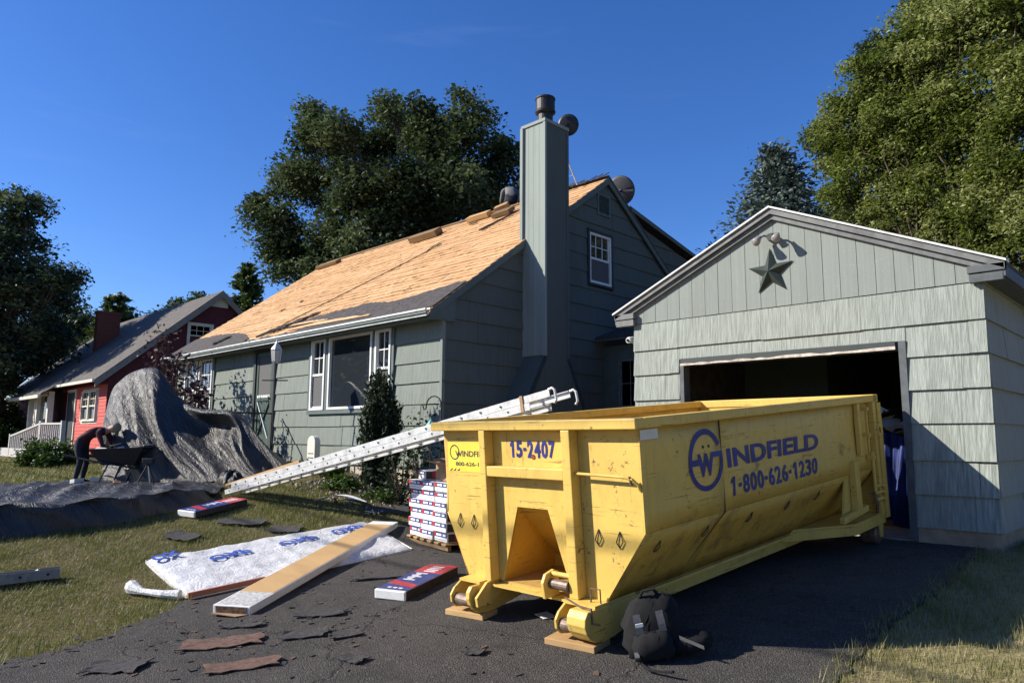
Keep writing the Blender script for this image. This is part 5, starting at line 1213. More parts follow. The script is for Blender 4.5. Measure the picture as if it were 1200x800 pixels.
siding(red, PN, -31.0, RX + .02, [1.0 + 0.115 * i for i in range(21)], nw, M_redsid, joint=9, lap=0.014, name='clapboard', seed=4)
MB().box(-28.43, -26.67, RYF - .03, RYF - .002, 2.02, 3.20).build('window_casing', M_cream, red)
for a0 in (-28.33, -27.52): window(red, Plane('y', RYF - .062), a0, a0 + 0.78, 2.10, 3.12, cols=2, rows=2, frame=M_cream, screen=False)
MB().box(-30.15, -29.15, RYF - .06, RYF, 1.15, 3.25).build('door_frame', M_cream, red)
MB().box(-30.05, -29.25, RYF - .075, RYF - .061, 1.2, 3.15).build('door', M_trim, red)
MB().box(-31.9, -30.4, RYF - 0.5, RYF - 0.45, 1.2, 3.1).build('porch_glazing', M_glass, red)
for x in (-33.1, -32.2, -31.95, -30.4): MB().box(x - .09, x + .09, RYF - 0.62, RYF - 0.44, 1.1, 3.16).build('porch_post', M_cream, red)
MB().box(-34, -30.3, RYF - 0.62, RYF - 0.44, 3.08, 3.2).build('porch_beam', M_cream, red)
MB().box(-34, -29.0, RYF - 1.3, RYF, 0.5, 1.15).build('porch_floor', M_rail, red)
for y0, y1 in ((NEY, NRY), (NRY, NB + .3)):
    MB().prism([(RX + .25, y0, nz(y0) - .08), (RX + .25, y1, nz(y1) - .08), (RX + .25, y1, nz(y1)), (RX + .25, y0, nz(y0))], (NXL - RX, 0, 0)).build('roof', M_grroof, red)
MB().prism([(-30.0, RYF - 0.95, NEZ - 0.38), (-30.0, NEY + .1, NEZ + .03), (-34.6, NEY + .1, NEZ + .03), (-34.6, RYF - 0.95, NEZ - 0.38)], (0, 0, 0.06)).build('porch_roof', M_grroof, red)
MB().prism([(RX + .26, NEY, NEZ - .26), (RX + .26, NRY, NRZ - .26), (RX + .26, NRY, NRZ - .02), (RX + .26, NEY, NEZ - .02)], (-.05, 0, 0)).prism([(RX + .26, NRY, NRZ - .26), (RX + .26, NB + .3, nz(NB + .3) - .26), (RX + .26, NB + .3, nz(NB + .3) - .02), (RX + .26, NRY, NRZ - .02)], (-.05, 0, 0)).build('rake_board', plain('taupe_trim', (0.24, 0.22, 0.20), 0.6), red)
MB().box(-30.0, RX + .24, NEY - .09, NEY - .01, NEZ - .10, NEZ - .01).build('gutter', M_cream, red)
MB().box(-34.6, -30.0, RYF - 1.04, RYF - .96, NEZ - .48, NEZ - .37).build('gutter', M_cream, red)
MB().box(RX + .002, RX + .03, 11.85 - 1.05, 12.15 - 0.75, 6.28, 6.62).build('gable_vent', M_cream, red)
window(red, Plane('x', RX + .02), 10.05, 10.85, 4.75, 5.55, cols=3, rows=2, frame=M_cream, screen=False, casing=M_cream)
ck = MB().box(-32.95, -32.6, 9.0, 9.85, 4.5, 6.6).build('chimney', M_brick, red)
MB().box(-33.0, -32.55, 8.95, 9.9, 6.6, 6.70).build('chimney_cap', M_brick, ck)
for r in range(25):
    z = 4.52 + r * 0.08
    MB().box(-32.945, -32.605, 8.992, 9.0, z, z + 0.066).build('brick_course', M_brick, ck)
    MB().box(-32.6, -32.592, 9.005, 9.845, z, z + 0.066).build('brick_course', M_brick, ck)
# porch railing and steps
pr = thing('porch_railing', 'weathered white porch railing sloping down beside the red house', 'railing', (-28.5, 6.3, 0.9))
def rail_run(a, b_, n):
    a, b_ = Vector(a), Vector(b_)
    MB().bar(a + Vector((0, 0, .86)), b_ + Vector((0, 0, .86)), .10, .06).build('top_rail', M_rail, pr); MB().bar(a + Vector((0, 0, .12)), b_ + Vector((0, 0, .12)), .06, .06).build('bottom_rail', M_rail, pr)
    for i in range(n):
        p = a.lerp(b_, (i + .5) / n); MB().box(p.x - .022, p.x + .022, p.y - .022, p.y + .022, p.z + .10, p.z + .84).build('baluster', M_rail, pr)
    for p in (a, b_): MB().box(p.x - .06, p.x + .06, p.y - .06, p.y + .06, p.z - .15, p.z + .95).build('post', M_rail, pr)
rail_run((-25.6, 6.35, 1.12), (-28.1, 6.35, 1.14), 11); rail_run((-28.2, 6.35, 1.14), (-32.3, 6.35, 0.72), 16)
# far white house with dark roof
wh = thing('white_house', 'white house with a dark roof in the shade far left', 'house', (-56, 12, 0.9))
MB().box(-66, -51.5, 11.6, 20, 0.5, 3.45).build('wall', plain('white_wall', (0.55, 0.58, 0.60), 0.7), wh)
for s in (0, 1):
    pts = [(-51, 11.0, 3.3), (-51, 15.8, 6.3), (-51, 15.8, 6.45), (-51, 11.0, 3.45)] if s == 0 else [(-51, 15.8, 6.3), (-51, 20.6, 3.3), (-51, 20.6, 3.45), (-51, 15.8, 6.45)]
    MB().prism(pts, (-15.5, 0, 0)).build('roof', plain('dark_roof', (0.07, 0.06, 0.055), 0.9, var=0.25), wh)
MB().prism([(-51.5, 11.6, 3.4), (-51.5, 20, 3.4), (-51.5, 15.8, 6.25)], (-0.1, 0, 0)).build('gable', plain('white_wall', (0.55, 0.58, 0.60)), wh)
window(wh, Plane('y', 11.6), -57.6, -56.2, 1.5, 2.8, frame=M_trim, screen=False)

# ================================================================== people
def lerp3(a, b_, t): return tuple(a[i] + (b_[i] - a[i]) * t for i in range(3))
def person(name, label, loc, rz, J, mats, hat=None, hair=M_blk, scale=1.0):
    """one continuous skinned body. J: joint name -> (x, y, z) in own axes, facing +x"""
    t = thing(name, label, 'person', mat=Matrix.Translation(loc) @ Matrix.Rotation(rz, 4, 'Z') @ Matrix.Scale(scale, 4))
    names, pos, rad, edges, part = [], [], [], [], []
    def add(n, p, r, pa=None, pt='shirt'):
        names.append(n); pos.append(p); rad.append(r); part.append(pt)
        if pa is not None: edges.append((names.index(pa), len(names) - 1))
    add('pelvis', J['pelvis'], (.155, .115), None, 'pants'); add('waist', J['waist'], (.145, .105), 'pelvis'); add('chest', J['chest'], (.165, .115), 'waist'); add('neckb', J['neckb'], (.085, .075), 'chest')
    add('neck', J['neck'], (.055, .055), 'neckb', 'skin'); add('head0', J['head'], (.075, .085), 'neck', 'skin')
    hd = Vector(J['head']) - Vector(J['neck']); hd.normalize(); add('head1', tuple(Vector(J['head']) + hd * .09), (.078, .095), 'head0', 'skin'); add('head2', tuple(Vector(J['head']) + hd * .155), (.045, .055), 'head1', 'skin')
    for s in ('l', 'r'):
        add('sh' + s, J['sh' + s], (.068, .068), 'neckb'); add('ua' + s, lerp3(J['sh' + s], J['el' + s], .5), (.054, .054), 'sh' + s); add('el' + s, J['el' + s], (.043, .043), 'ua' + s); add('fa' + s, lerp3(J['el' + s], J['wr' + s], .35), (.043, .043), 'el' + s, 'fore'); add('wr' + s, J['wr' + s], (.028, .03), 'fa' + s, 'fore')
        wd = (Vector(J['wr' + s]) - Vector(J['el' + s])).normalized(); pm = Vector(J['wr' + s]) + wd * .075; add('pa' + s, tuple(pm), (.030, .038), 'wr' + s, 'skin')
        add('hp' + s, lerp3(J['pelvis'], J['hp' + s], 1), (.105, .105), 'pelvis', 'pants'); add('th' + s, lerp3(J['hp' + s], J['kn' + s], .45), (.085, .085), 'hp' + s, 'pants'); add('kn' + s, J['kn' + s], (.062, .062), 'th' + s, 'pants'); add('ca' + s, lerp3(J['kn' + s], J['an' + s], .4), (.062, .062), 'kn' + s, 'pants'); add('an' + s, J['an' + s], (.045, .045), 'ca' + s, 'pants')
        add('he' + s, tuple(Vector(J['an' + s]) + Vector((.03, 0, -.05))), (.045, .05), 'an' + s, 'boot'); add('to' + s, tuple(Vector(J['an' + s]) + Vector((.19, 0, -.065))), (.045, .032), 'he' + s, 'boot')
    me = bpy.data.meshes.new('body'); me.from_pydata(pos, edges, []); o = bpy.data.objects.new('body', me); COL.objects.link(o)
    o.modifiers.new('skin', 'SKIN'); sv = me.skin_vertices[0].data
    for i, r in enumerate(rad): sv[i].radius = r
    sv[0].use_root = True
    sb = o.modifiers.new('sub', 'SUBSURF'); sb.levels = 2; sb.render_levels = 2
    dg = bpy.context.evaluated_depsgraph_get(); m2 = bpy.data.meshes.new_from_object(o.evaluated_get(dg)); bpy.data.objects.remove(o); bpy.data.meshes.remove(me)
    V = np.zeros(len(m2.vertices) * 3); m2.vertices.foreach_get('co', V); V = V.reshape(-1, 3)
    Fs = [tuple(p.vertices) for p in m2.polygons]; bpy.data.meshes.remove(m2)
    order = ['shirt', 'pants', 'skin', 'boot', 'fore']; pa = np.array(pos); segs = [(a, b_) for a, b_ in edges]
    q = MB(); q.v = [tuple(p) for p in V]; q.f = Fs; mi = []
    A_ = np.array([pa[a] for a, b_ in segs]); B_ = np.array([pa[b_] for a, b_ in segs]); AB = B_ - A_; L2 = (AB ** 2).sum(1)
    for f in Fs:
        c = V[list(f)].mean(0); tt = np.clip(((c - A_) * AB).sum(1) / L2, 0, 1); dd = np.linalg.norm(c - (A_ + AB * tt[:, None]), axis=1); e_ = int(dd.argmin())
        mi.append(order.index(part[segs[e_][1]] if tt[e_] > .25 else part[segs[e_][0]]))
    q.m = mi
    # fingers: five short bent chains per hand
    for s in ('l', 'r'):
        wd = (Vector(J['wr' + s]) - Vector(J['el' + s])).normalized(); sd = wd.cross(Vector((0, 0, 1))); sd = sd.normalized() if sd.length > .1 else Vector((0, 1, 0)); nn = sd.cross(wd)
        pm = Vector(J['wr' + s]) + wd * .085
        for kf, (off, ln_) in enumerate(((-.028, .065), (-.010, .078), (.009, .074), (.027, .058))):
            b0 = pm + sd * off; q.tube([b0, b0 + wd * ln_ * .5 - nn * .008, b0 + wd * ln_ * .8 - nn * .028, b0 + wd * ln_ * .85 - nn * .045], [.010, .009, .008, .006], 6, 2)
        b0 = Vector(J['wr' + s]) + wd * .04 - sd * .032; q.tube([b0, b0 - sd * .025 + wd * .025, b0 - sd * .028 + wd * .055 - nn * .012], [.012, .010, .007], 6, 2)
    bd = q.build('body', mats, t, smooth=True)
    # face
    hc = Vector(J['head']) + hd * .075; fx = Vector(J.get('face', (1, 0, 0))); fx = (fx - hd * fx.dot(hd)).normalized(); sx = hd.cross(fx)
    fc = MB(); fc.tube([hc + fx * .07 + hd * .01, hc + fx * .108 - hd * .02, hc + fx * .08 - hd * .03], [.010, .016, .008], 6)
    for s in (-1, 1): fc.lathe([(.004, -.008), (.013, 0), (.004, .008)], hc + sx * s * .082 - hd * .01, 8)
    fc.build('nose_and_ears', mats[2], t)
    ey = MB()
    for s in (-1, 1): ey.lathe([(.004, -.006), (.009, 0), (.004, .006)], hc + fx * .084 + sx * s * .032 + hd * .012, 8)
    ey.tube([hc + fx * .083 - hd * .055 - sx * .022, hc + fx * .089 - hd * .056, hc + fx * .083 - hd * .055 + sx * .022], .005, 5); ey.build('eyes_and_mouth', M_blk, t)
    hm = MB(); P2 = []
    for i in range(7):
        a = i / 6 * PI * .52; P2.append([tuple(hc + hd * (.022 + .106 * math.cos(a)) + (fx * math.cos(2 * PI * j / 16) * 1.08 + sx * math.sin(2 * PI * j / 16) * .92) * .108 * math.sin(a) - fx * .006) for j in range(17)])
    hm.grid(P2)
    if hat:
        hm.grid([[tuple(hc + hd * .03 + fx * (.085 + .10 * r_ * math.cos(a)) + sx * .085 * math.sin(a) * (1 - .15 * r_) - hd * .02 * r_) for a in np.linspace(-1.4, 1.4, 9)] for r_ in (0, .5, 1)])
        hm.build('cap', hat, t, smooth=True)
    else: hm.build('hair', hair, t, smooth=True)
    return t
bend = dict(pelvis=(-.05, 0, .86), waist=(.08, 0, 1.0), chest=(.27, 0, 1.09), neckb=(.45, 0, 1.11), neck=(.53, 0, 1.12), head=(.60, 0, 1.14), face=(.75, 0, -.8),
 shl=(.42, .17, 1.07), shr=(.42, -.17, 1.07), ell=(.52, .2, .80), elr=(.55, -.2, .80), wrl=(.68, .12, .62), wrr=(.72, -.12, .64),
 hpl=(-.05, .10, .82), hpr=(-.05, -.10, .82), knl=(.03, .12, .45), knr=(.06, -.13, .46), anl=(-.04, .13, .09), anr=(-.02, -.14, .09))
gp = (-15.32, 4.15)
person('person', 'worker in maroon shirt and tan cap bending over beside the black tarp', (gp[0], gp[1], T(*gp) + .035), math.radians(42), bend, [M_maroon, M_denim, M_skin, M_blk, M_maroon], M_cap, scale=.88)
kneel = dict(pelvis=(-.10, 0, .38), waist=(0, 0, .52), chest=(.16, 0, .66), neckb=(.30, 0, .74), neck=(.37, 0, .75), head=(.44, 0, .77), face=(.75, 0, -.6),
 shl=(.28, .17, .70), shr=(.28, -.17, .70), ell=(.36, .22, .45), elr=(.38, -.22, .45), wrl=(.52, .14, .28), wrr=(.54, -.14, .26),
 hpl=(-.10, .10, .34), hpr=(-.10, -.10, .34), knl=(.22, .14, .09), knr=(.24, -.14, .09), anl=(-.16, .13, .10), anr=(-.16, -.13, .10))
person('person', 'roofer in pale grey shirt crouching at the roof ridge', (-12.22, 12.36, roof_z(12.36) + .02), math.radians(140), kneel, [M_greysh, M_denim, M_skin, M_blk, M_skin], None, scale=1.0)
crouch = dict(kneel); 
person('person', 'roofer in black clothes partly hidden behind the chimney', (-11.36, 12.45, roof_z(12.45) + .02), math.radians(185), kneel, [M_blk, M_blk, M_skin, M_blk, M_blk], M_blk, scale=1.0)

# ---- things on the roof
def roofpt(x, s, lift=0.0): return Vector((x, EY, EZ)) + su * s + sn * (0.012 + lift)
def roof_plank(x, s, L, W, H, lab, ang=0.0, mat=M_lumb2, cat='plank'):
    ux = Vector((math.cos(ang), 0, 0)) + su * math.sin(ang); uy = sn.cross(ux); c = roofpt(x, s, H / 2 + .004)
    o = MB().obox(c, ux * L / 2, uy * W / 2, sn * H / 2).build('roof_plank', mat, bevel=.004, org=tuple(c)); return tag(o, lab, cat, 'planks on the roof')
roof_plank(-14.55, 5.22, 1.05, .28, .15, 'thick dark timber lying on the roof left of the roofers', .05)
roof_plank(-19.6, 5.45, 1.1, .22, .09, 'flat timber lying near the far left end of the roof ridge', .05)
roof_plank(-11.75, 5.30, .55, .26, .10, 'brown board on the roof just below the roofers', .06)
roof_plank(-12.85, 5.62, .75, .20, .12, 'tan lumber piece at the ridge left of the grey shirted roofer', .02, M_lumber)
roof_plank(-12.05, 5.66, .35, .25, .16, 'short tan lumber offcut propped in front of the grey shirted roofer', .5, M_lumber)
roof_plank(-12.75, 5.25, .22, .08, .03, 'tiny dark offcut on the bare roof boards', .1)
hs = [(-11.55, 4.4), (-11.35, 4.75), (-11.15, 5.15), (-11.05, 5.3), (-11.25, 5.0), (-11.6, 4.55), (-11.75, 4.35), (-11.62, 4.3), (-11.5, 4.38)]
tag(MB().tube([tuple(roofpt(x, s, .02)) for x, s in hs], .016, 6).build('air_hose', M_black, org=tuple(roofpt(*hs[0]))), 'looped dark air hose on the roof beside the chimney', 'hose')
hs = [(-15.1, .35), (-14.8, .9), (-14.35, 1.6), (-13.8, 2.4), (-13.3, 3.1), (-12.95, 3.75), (-12.85, 4.1), (-13.0, 4.2), (-13.1, 4.0), (-13.0, 3.7)]
tag(MB().tube([tuple(roofpt(x, s, .016)) for x, s in hs], .011, 6).build('rope', M_black, org=tuple(roofpt(*hs[0]))), 'long dark rope trailing down the bare roof boards', 'rope')
for i in range(14):
    r2 = random.Random(70 + i); x, s = r2.uniform(-19.5, -10.2), r2.uniform(.3, 3.4); 
    if i < 5: roof_plank(x, s, r2.uniform(.10, .25), r2.uniform(.04, .09), .006, 'small scrap of shingle left on the bare roof boards', r2.uniform(0, 1), M_shing, 'shingle scrap')['group'] = 'scraps on the roof'

# ================================================================== TARPS
k = N('black_tarp')
def dotc(sc, dirs):
    g = k.n('ShaderNodeNewGeometry'); cb = k.n('ShaderNodeCombineXYZ')
    for i, d_ in enumerate(dirs):
        vm = k.n('ShaderNodeVectorMath', operation='DOT_PRODUCT'); k.l(g.outputs['Position'], vm.inputs[0]); vm.inputs[1].default_value = tuple(x * sc[i] for x in d_); k.l(vm.outputs['Value'], cb.inputs[i])
    return cb.outputs[0]
d1 = Vector((.45, .38, -.81)).normalized(); d2 = Vector((.89, -.45, 0)).cross(d1).normalized(); d3 = d1.cross(d2)
v = k.coord(); fl1 = k.noise(dotc((1.1, 7.5, 7.5), (d1, d2, d3)), 1, 6, .6, .5); fl2 = k.noise(dotc((3.5, 20, 20), (d1, d2, d3)), 1, 5, .6, .8); nz2 = k.noise(v, 34, 4, .7, .5); big = k.noise(v, 1.6, 4)
k.col(k.ramp(big, [(.3, (.014, .014, .014)), (.7, (.034, .033, .032))])); k.set(k.ramp(fl1, [(.3, .42), (.7, .58)]), 0, .55); k.b.inputs['IOR'].default_value = 1.55
rd = lambda x: k.math('ABSOLUTE', k.math('SUBTRACT', x, .5))
h = k.math('ADD', k.math('MULTIPLY', rd(fl1), -1.6), k.math('ADD', k.math('MULTIPLY', rd(fl2), -.18), k.math('MULTIPLY', nz2, .03))); k.bump(h, 1.0, .055); M_tarp = k.m
TR = np.array(TARP_RIDGE); tb = np.array([(-15.3, 4.55), (-15.0, 4.70), (-14.75, 4.75), (-14.45, 4.80), (-14.15, 4.85), (-13.85, 4.95), (-13.55, 5.05), (-13.25, 5.20), (-13.0, 5.40), (-12.8, 5.60), (-12.6, 5.75), (-12.4, 5.90), (-12.2, 6.10), (-12.0, 6.25), (-11.7, 6.40)])
tk = np.arange(len(TR)); na, nf, nb = 230, 110, 40
S_ = np.linspace(0, len(TR) - 1, na)
def smooth1(a, n, ax):
    for _ in range(n):
        p = np.moveaxis(a, ax, 0); q = p.copy(); q[1:-1] = .25 * p[:-2] + .5 * p[1:-1] + .25 * p[2:]; a = np.moveaxis(q, 0, ax)
    return a
rp = np.stack([np.interp(S_, tk, TR[:, i]) for i in range(3)], 1); rp = smooth1(rp, 25, 0); rp[:, 2] += .04
bp = np.stack([np.interp(S_, tk, tb[:, i]) for i in range(2)], 1)
zg = terr(bp[:, 0], bp[:, 1]) + .02
tt = np.linspace(0, 1, nf); te = tt ** .85
Fx = rp[:, None, 0] + (bp[:, None, 0] - rp[:, None, 0]) * te; Fy = rp[:, None, 1] + (bp[:, None, 1] - rp[:, None, 1]) * te; Fz = rp[:, None, 2] + (zg[:, None] - rp[:, None, 2]) * tt
t2 = np.linspace(1, 0, nb, endpoint=False)
Bx = rp[:, None, 0] - .75 * t2 + 0 * rp[:, :1]; By = rp[:, None, 1] + .95 * t2; Bz = rp[:, None, 2] + (zg[:, None] + .1 - rp[:, None, 2]) * t2
G = np.stack([np.concatenate([Bx, Fx], 1), np.concatenate([By, Fy], 1), np.concatenate([Bz, Fz], 1)], -1)
G = smooth1(G, 26, 1)
s = S_[:, None] + 0 * tt; t = tt[None, :] + 0 * s
env = np.sin(PI * np.minimum(1, t)) ** .7 * (.35 + .65 * t); ph = s * 1.55 - t * 5.6
f = .15 * np.sin(ph) + .075 * np.sin(ph * 2.1 + 1.1) + .020 * np.sin(ph * 4.7 + t * 3) - .075 * np.abs(np.sin(ph * 1.7 + .8 * np.sin(t * 4 + s))) ** .8 - .035 * np.abs(np.sin(ph * 3.4 + 1.5 * np.sin(t * 3) + 1)) - .010 * np.abs(np.sin(ph * 9.1 + 1.7 * np.sin(s * 3)))
lip = np.exp(-((s - 8.8) / 1.5) ** 2)
f = f * env + lip * (.14 * np.exp(-((t - .07) / .06) ** 2) - .26 * np.exp(-((t - .26) / .10) ** 2)) + .30 * np.sin(PI * t) * np.sin(PI * np.clip(s / 8, 0, 1))
G[:, nb:, 0] += .45 * f; G[:, nb:, 1] -= .89 * f; G[:, nb:, 2] += .05 * np.sin(ph + 1.3) * env - .10 * np.sin(PI * t)
G[:, :, 2] = np.maximum(G[:, :, 2], terr(G[:, :, 0], G[:, :, 1]) + .02)
tp = thing('black_tarp', 'large shiny black tarp draped high over the shrubs before the house', 'tarp', (-13.8, 5.4, .75))
MB().grid(G.tolist()).build('draped_sheet', M_tarp, tp, smooth=True)
# tarp bundle with dark openings at the right end
for c, r, sd_ in (((-12.55, 5.75, .88), .20, 1), ((-12.0, 6.0, .86), .16, 2), ((-11.75, 6.15, .82), .12, 5)):
    r2 = np.random.RandomState(sd_); P2 = []
    for i in range(15):
        a = i / 14 * PI * .55; P2.append([(c[0] + r * (1.5 + .3 * math.sin(j * 1.7 + sd_)) * math.sin(a) * math.cos(2 * PI * j / 40), c[1] + r * (1.0 + .25 * math.sin(j * 2.3)) * math.sin(a) * math.sin(2 * PI * j / 40), c[2] - .08 + r * (1.0 + .22 * math.sin(j * .9 + i * .5)) * math.cos(a)) for j in range(41)])
    MB().grid(P2).build('crumpled_fold', M_tarp, tp, smooth=True)
# ground tarp with raised front edge
fe = np.array([(-10.95, 1.2), (-10.85, 2.0), (-10.7, 2.6), (-10.75, 3.2), (-10.85, 3.7), (-11.05, 4.2), (-11.2, 4.6), (-11.35, 5.0)])
be = np.array([(-15.8, 1.4), (-16.2, 2.4), (-16.4, 3.2), (-16.2, 3.9), (-15.6, 4.5), (-14.6, 5.0), (-13.6, 5.2), (-12.2, 5.5)])
hh = np.array([.34, .34, .32, .30, .28, .27, .24, .08])
na, nb = 140, 90; S_ = np.linspace(0, 7, na); Pg = []
for s in S_:
    f = [np.interp(s, range(8), fe[:, i]) for i in range(2)]; b_ = [np.interp(s, range(8), be[:, i]) for i in range(2)]; h0 = np.interp(s, range(8), hh) * (1 + .06 * math.sin(s * 2.3 + .6) + .05 * math.sin(s * 5.1)); row = []
    for j in range(nb):
        if j < 18:
            t = j / 18; x = f[0] - .14 * t + .10 * math.sin(s * 3.1 + t * 2) * t; y = f[1] + .03 * math.sin(s * 7) * t; z = T(x, y) - .01 + h0 * (t ** .8) + .02 * math.sin(s * 11 + t * 4) * math.sin(PI * t)
        else:
            t = (j - 18) / (nb - 19); x = f[0] - .14 + (b_[0] - f[0] + .14) * t; y = f[1] + (b_[1] - f[1]) * t
            g = T(x, y); wv_ = .030 * (1 - 2 * abs(math.sin(x * 2.1 + y * 3.3 + math.sin(y * 1.7)))) + .026 * (1 - 2 * abs(math.sin(x * 3.7 - y * 2.2 + 2 + math.sin(x * 2)))) + .018 * (1 - 2 * abs(math.sin(y * 6.3 + x * 2.4))) + .02
            z = g + .03 + (h0 - .03) * math.exp(-t * 3.2) + (wv_ + .03) * (.4 + .6 * math.sin(PI * min(1, t * 1.3 + .05)))
            z = max(z, g + .012)
        row.append((x, y, z))
    Pg.append(row)
tag(MB().grid(Pg).build('ground_tarp', M_tarp, smooth=True, org=(-13, 3, .55)), 'black tarp spread over the lawn with its front edge bunched up', 'tarp')
# wheelbarrow / black gear near the worker
wb = thing('wheelbarrow', 'black wheelbarrow loaded with debris in front of the bending worker', 'wheelbarrow', (-14.5, 4.6, .75))
WC = Vector((-14.55, 4.62, T(-14.55, 4.62))); wx = Vector((.72, .69, 0)); wy = Vector((-.69, .72, 0)); wz = Vector((0, 0, 1))
lo = [WC + wx * a + wy * b_ + wz * .38 for a, b_ in ((-.28, -.2), (.30, -.16), (.30, .16), (-.28, .2))]; hi = [WC + wx * a + wy * b_ + wz * c for a, b_, c in ((-.46, -.33, .66), (.52, -.30, .70), (.52, .30, .70), (-.46, .33, .66))]
q = MB(); q.quad(lo); [q.quad([lo[i], lo[(i + 1) % 4], hi[(i + 1) % 4], hi[i]]) for i in range(4)]; o = q.build('tray', M_black, wb); md = o.modifiers.new('thick', 'SOLIDIFY'); md.thickness = .01
for s in (-1, 1):
    MB().tube([WC + wx * .78 + wy * .06 * s + wz * .22, WC + wx * .1 + wy * .2 * s + wz * .36, WC - wx * .5 + wy * .27 * s + wz * .46, WC - wx * .95 + wy * .29 * s + wz * .56], .018, 8).build('handle', M_black, wb)
    MB().tube([WC - wx * .15 + wy * .22 * s + wz * .38, WC - wx * .30 + wy * .24 * s + wz * .02, WC - wx * .05 + wy * .24 * s + wz * .02, WC + wx * .1 + wy * .2 * s + wz * .36], .014, 8).build('leg', M_black, wb)
q = MB(); P2 = []
for i in range(25):
    a = 2 * PI * i / 24; P2.append([tuple(WC + wx * (.80 + math.cos(a) * (.15 + .045 * math.cos(b2))) + wz * (.21 + math.sin(a) * (.15 + .045 * math.cos(b2))) + wy * .045 * math.sin(b2)) for b2 in np.linspace(0, 2 * PI, 9)])
q.grid(P2); q.build('wheel', M_rubber, wb, smooth=True)
rg = random.Random(12)
for i in range(22):
    c = WC + wx * rg.uniform(-.35, .42) + wy * rg.uniform(-.2, .2) + wz * rg.uniform(.5, .74); a = [Vector((rg.uniform(-1, 1), rg.uniform(-1, 1), rg.uniform(-.3, .3))).normalized() for _ in range(2)]
    MB().obox(c, a[0] * rg.uniform(.06, .2), a[1] * rg.uniform(.03, .08), (0, 0, .006)).build('debris', rg.choice([M_shing, M_shing, M_felt, M_ivory]), wb)
rg = random.Random(13); nm_ = 0
COLN = ['white', 'pale grey', 'tan']
for i in range(3):
    x, y = -14.6 + rg.uniform(-.6, 1.1), 4.0 + rg.uniform(-.25, .5); c = Vector((x, y, T(x, y) + .12)); a = [Vector((rg.uniform(-1, 1), rg.uniform(-1, 1), rg.uniform(-.2, .2))).normalized() for _ in range(2)]
    tag(MB().obox(c, a[0] * rg.uniform(.04, .09), a[1] * rg.uniform(.03, .06), (0, 0, rg.uniform(.01, .04))).build('rubble_piece', [M_ivory, M_wrapw, M_card][i % 3], org=tuple(c)), 'small ' + ['ivory', 'white', 'tan'][i] + ' scrap of rubble on the tarp at the worker\'s feet', 'rubble', 'pale rubble on the tarp')
stl = thing('work_light', 'small black work stand on the tarp right of the wheelbarrow', 'stand', (-13.55, 4.75, T(-13.55, 4.75)))
c = Vector((-13.55, 4.72, T(-13.55, 4.72)))
for a in range(3): MB().tube([c + wz * .42, c + Vector((.17 * math.cos(a * 2.1 + .4), .17 * math.sin(a * 2.1 + .4), .05))], .013, 6).build('leg', M_lad if a == 1 else M_black, stl)
MB().obox(c + wz * .46, wx * .09, wy * .06, wz * .045).build('head', M_black, stl, bevel=.01)

# ================================================================== small yard things before the house
lp = thing('lamp_post', 'black lamp post with white lantern before the house door', 'lamp post', (-12.75, 6.6, T(-12.75, 6.6)))
lx, ly, lz = -12.75, 6.6, 2.98
MB().tube([(lx, ly, T(lx, ly) - .1), (lx, ly, lz)], .016, 10).build('pole', M_black, lp)
MB().tube([(lx - .17, ly - .17, 2.66), (lx + .17, ly + .17, 2.66)], .012, 6).build('ladder_bar', M_black, lp)
lan = MB().lathe([(.04, 0), (.07, .04), (.08, .10), (.095, .24), (.08, .26)], (lx, ly, lz), 8).build('lantern', M_bulb, lp)
MB().lathe([(.11, .26), (.09, .30), (.04, .37), (.016, .41), (.010, .45)], (lx, ly, lz), 8).build('lantern_cap', M_lad, lp)
for i in range(4):
    a = PI / 4 + i * PI / 2; MB().tube([(lx + .072 * math.cos(a), ly + .072 * math.sin(a), lz + .03), (lx + .098 * math.cos(a), ly + .098 * math.sin(a), lz + .26)], .008, 5).build('lantern_rib', M_lad, lp)
mb_ = thing('post_box', 'round topped ivory box on a short post by the house wall', 'box', (-12.42, 7.25, T(-12.42, 7.25)))
pts = [(-12.56, 7.22, 1.14)] + [(-12.42 + .14 * math.cos(PI - PI * i / 12), 7.22, 1.50 + .13 * math.sin(PI * i / 12)) for i in range(13)] + [(-12.28, 7.22, 1.14)]
MB().prism(pts, (0, .12, 0)).build('box_shell', M_ivory, mb_, bevel=.012)
MB().box(-12.51, -12.33, 7.208, 7.219, 1.30, 1.31).box(-12.51, -12.33, 7.208, 7.219, 1.22, 1.23).build('seam', M_strap, mb_)
MB().box(-12.46, -12.38, 7.24, 7.32, T(-12.4, 7.3) - .1, 1.14).build('post', M_lumb2, mb_)
rl = thing('step_railing', 'thin black iron handrail at the front door step', 'railing', (-16.2, 6.5, .9))
MB().tube([(-14.55, 7.55, 2.10), (-14.55, 6.65, 2.10), (-14.55, 6.1, 1.75)], .018, 8).build('handrail', M_black, rl)
for y, z0, z1 in ((7.5, 1.28, 2.10), (6.65, 1.28, 2.10), (6.15, .8, 1.79), (7.08, 1.28, 2.1), (6.4, 1.08, 1.95)): MB().tube([(-14.55, y, z0), (-14.55, y, z1)], .012, 6).build('baluster', M_black, rl)
sh = thing('shepherd_hook', 'black shepherd hook standing at the house corner', 'hook', (-8.75, 6.95, T(-8.75, 6.95)))
hx, hy = -8.50, 7.12; hz = 2.10
pts = [(hx, hy, T(hx, hy) - .1), (hx, hy, hz)] + [(hx - .18 + .18 * math.cos(a), hy, hz + .14 * math.sin(a)) for a in np.linspace(.3, PI, 8)] + [(hx - .37, hy, hz - .05), (hx - .42, hy, hz - .06), (hx - .45, hy, hz)]
MB().tube(pts, .011, 7).build('rod', M_black, sh)
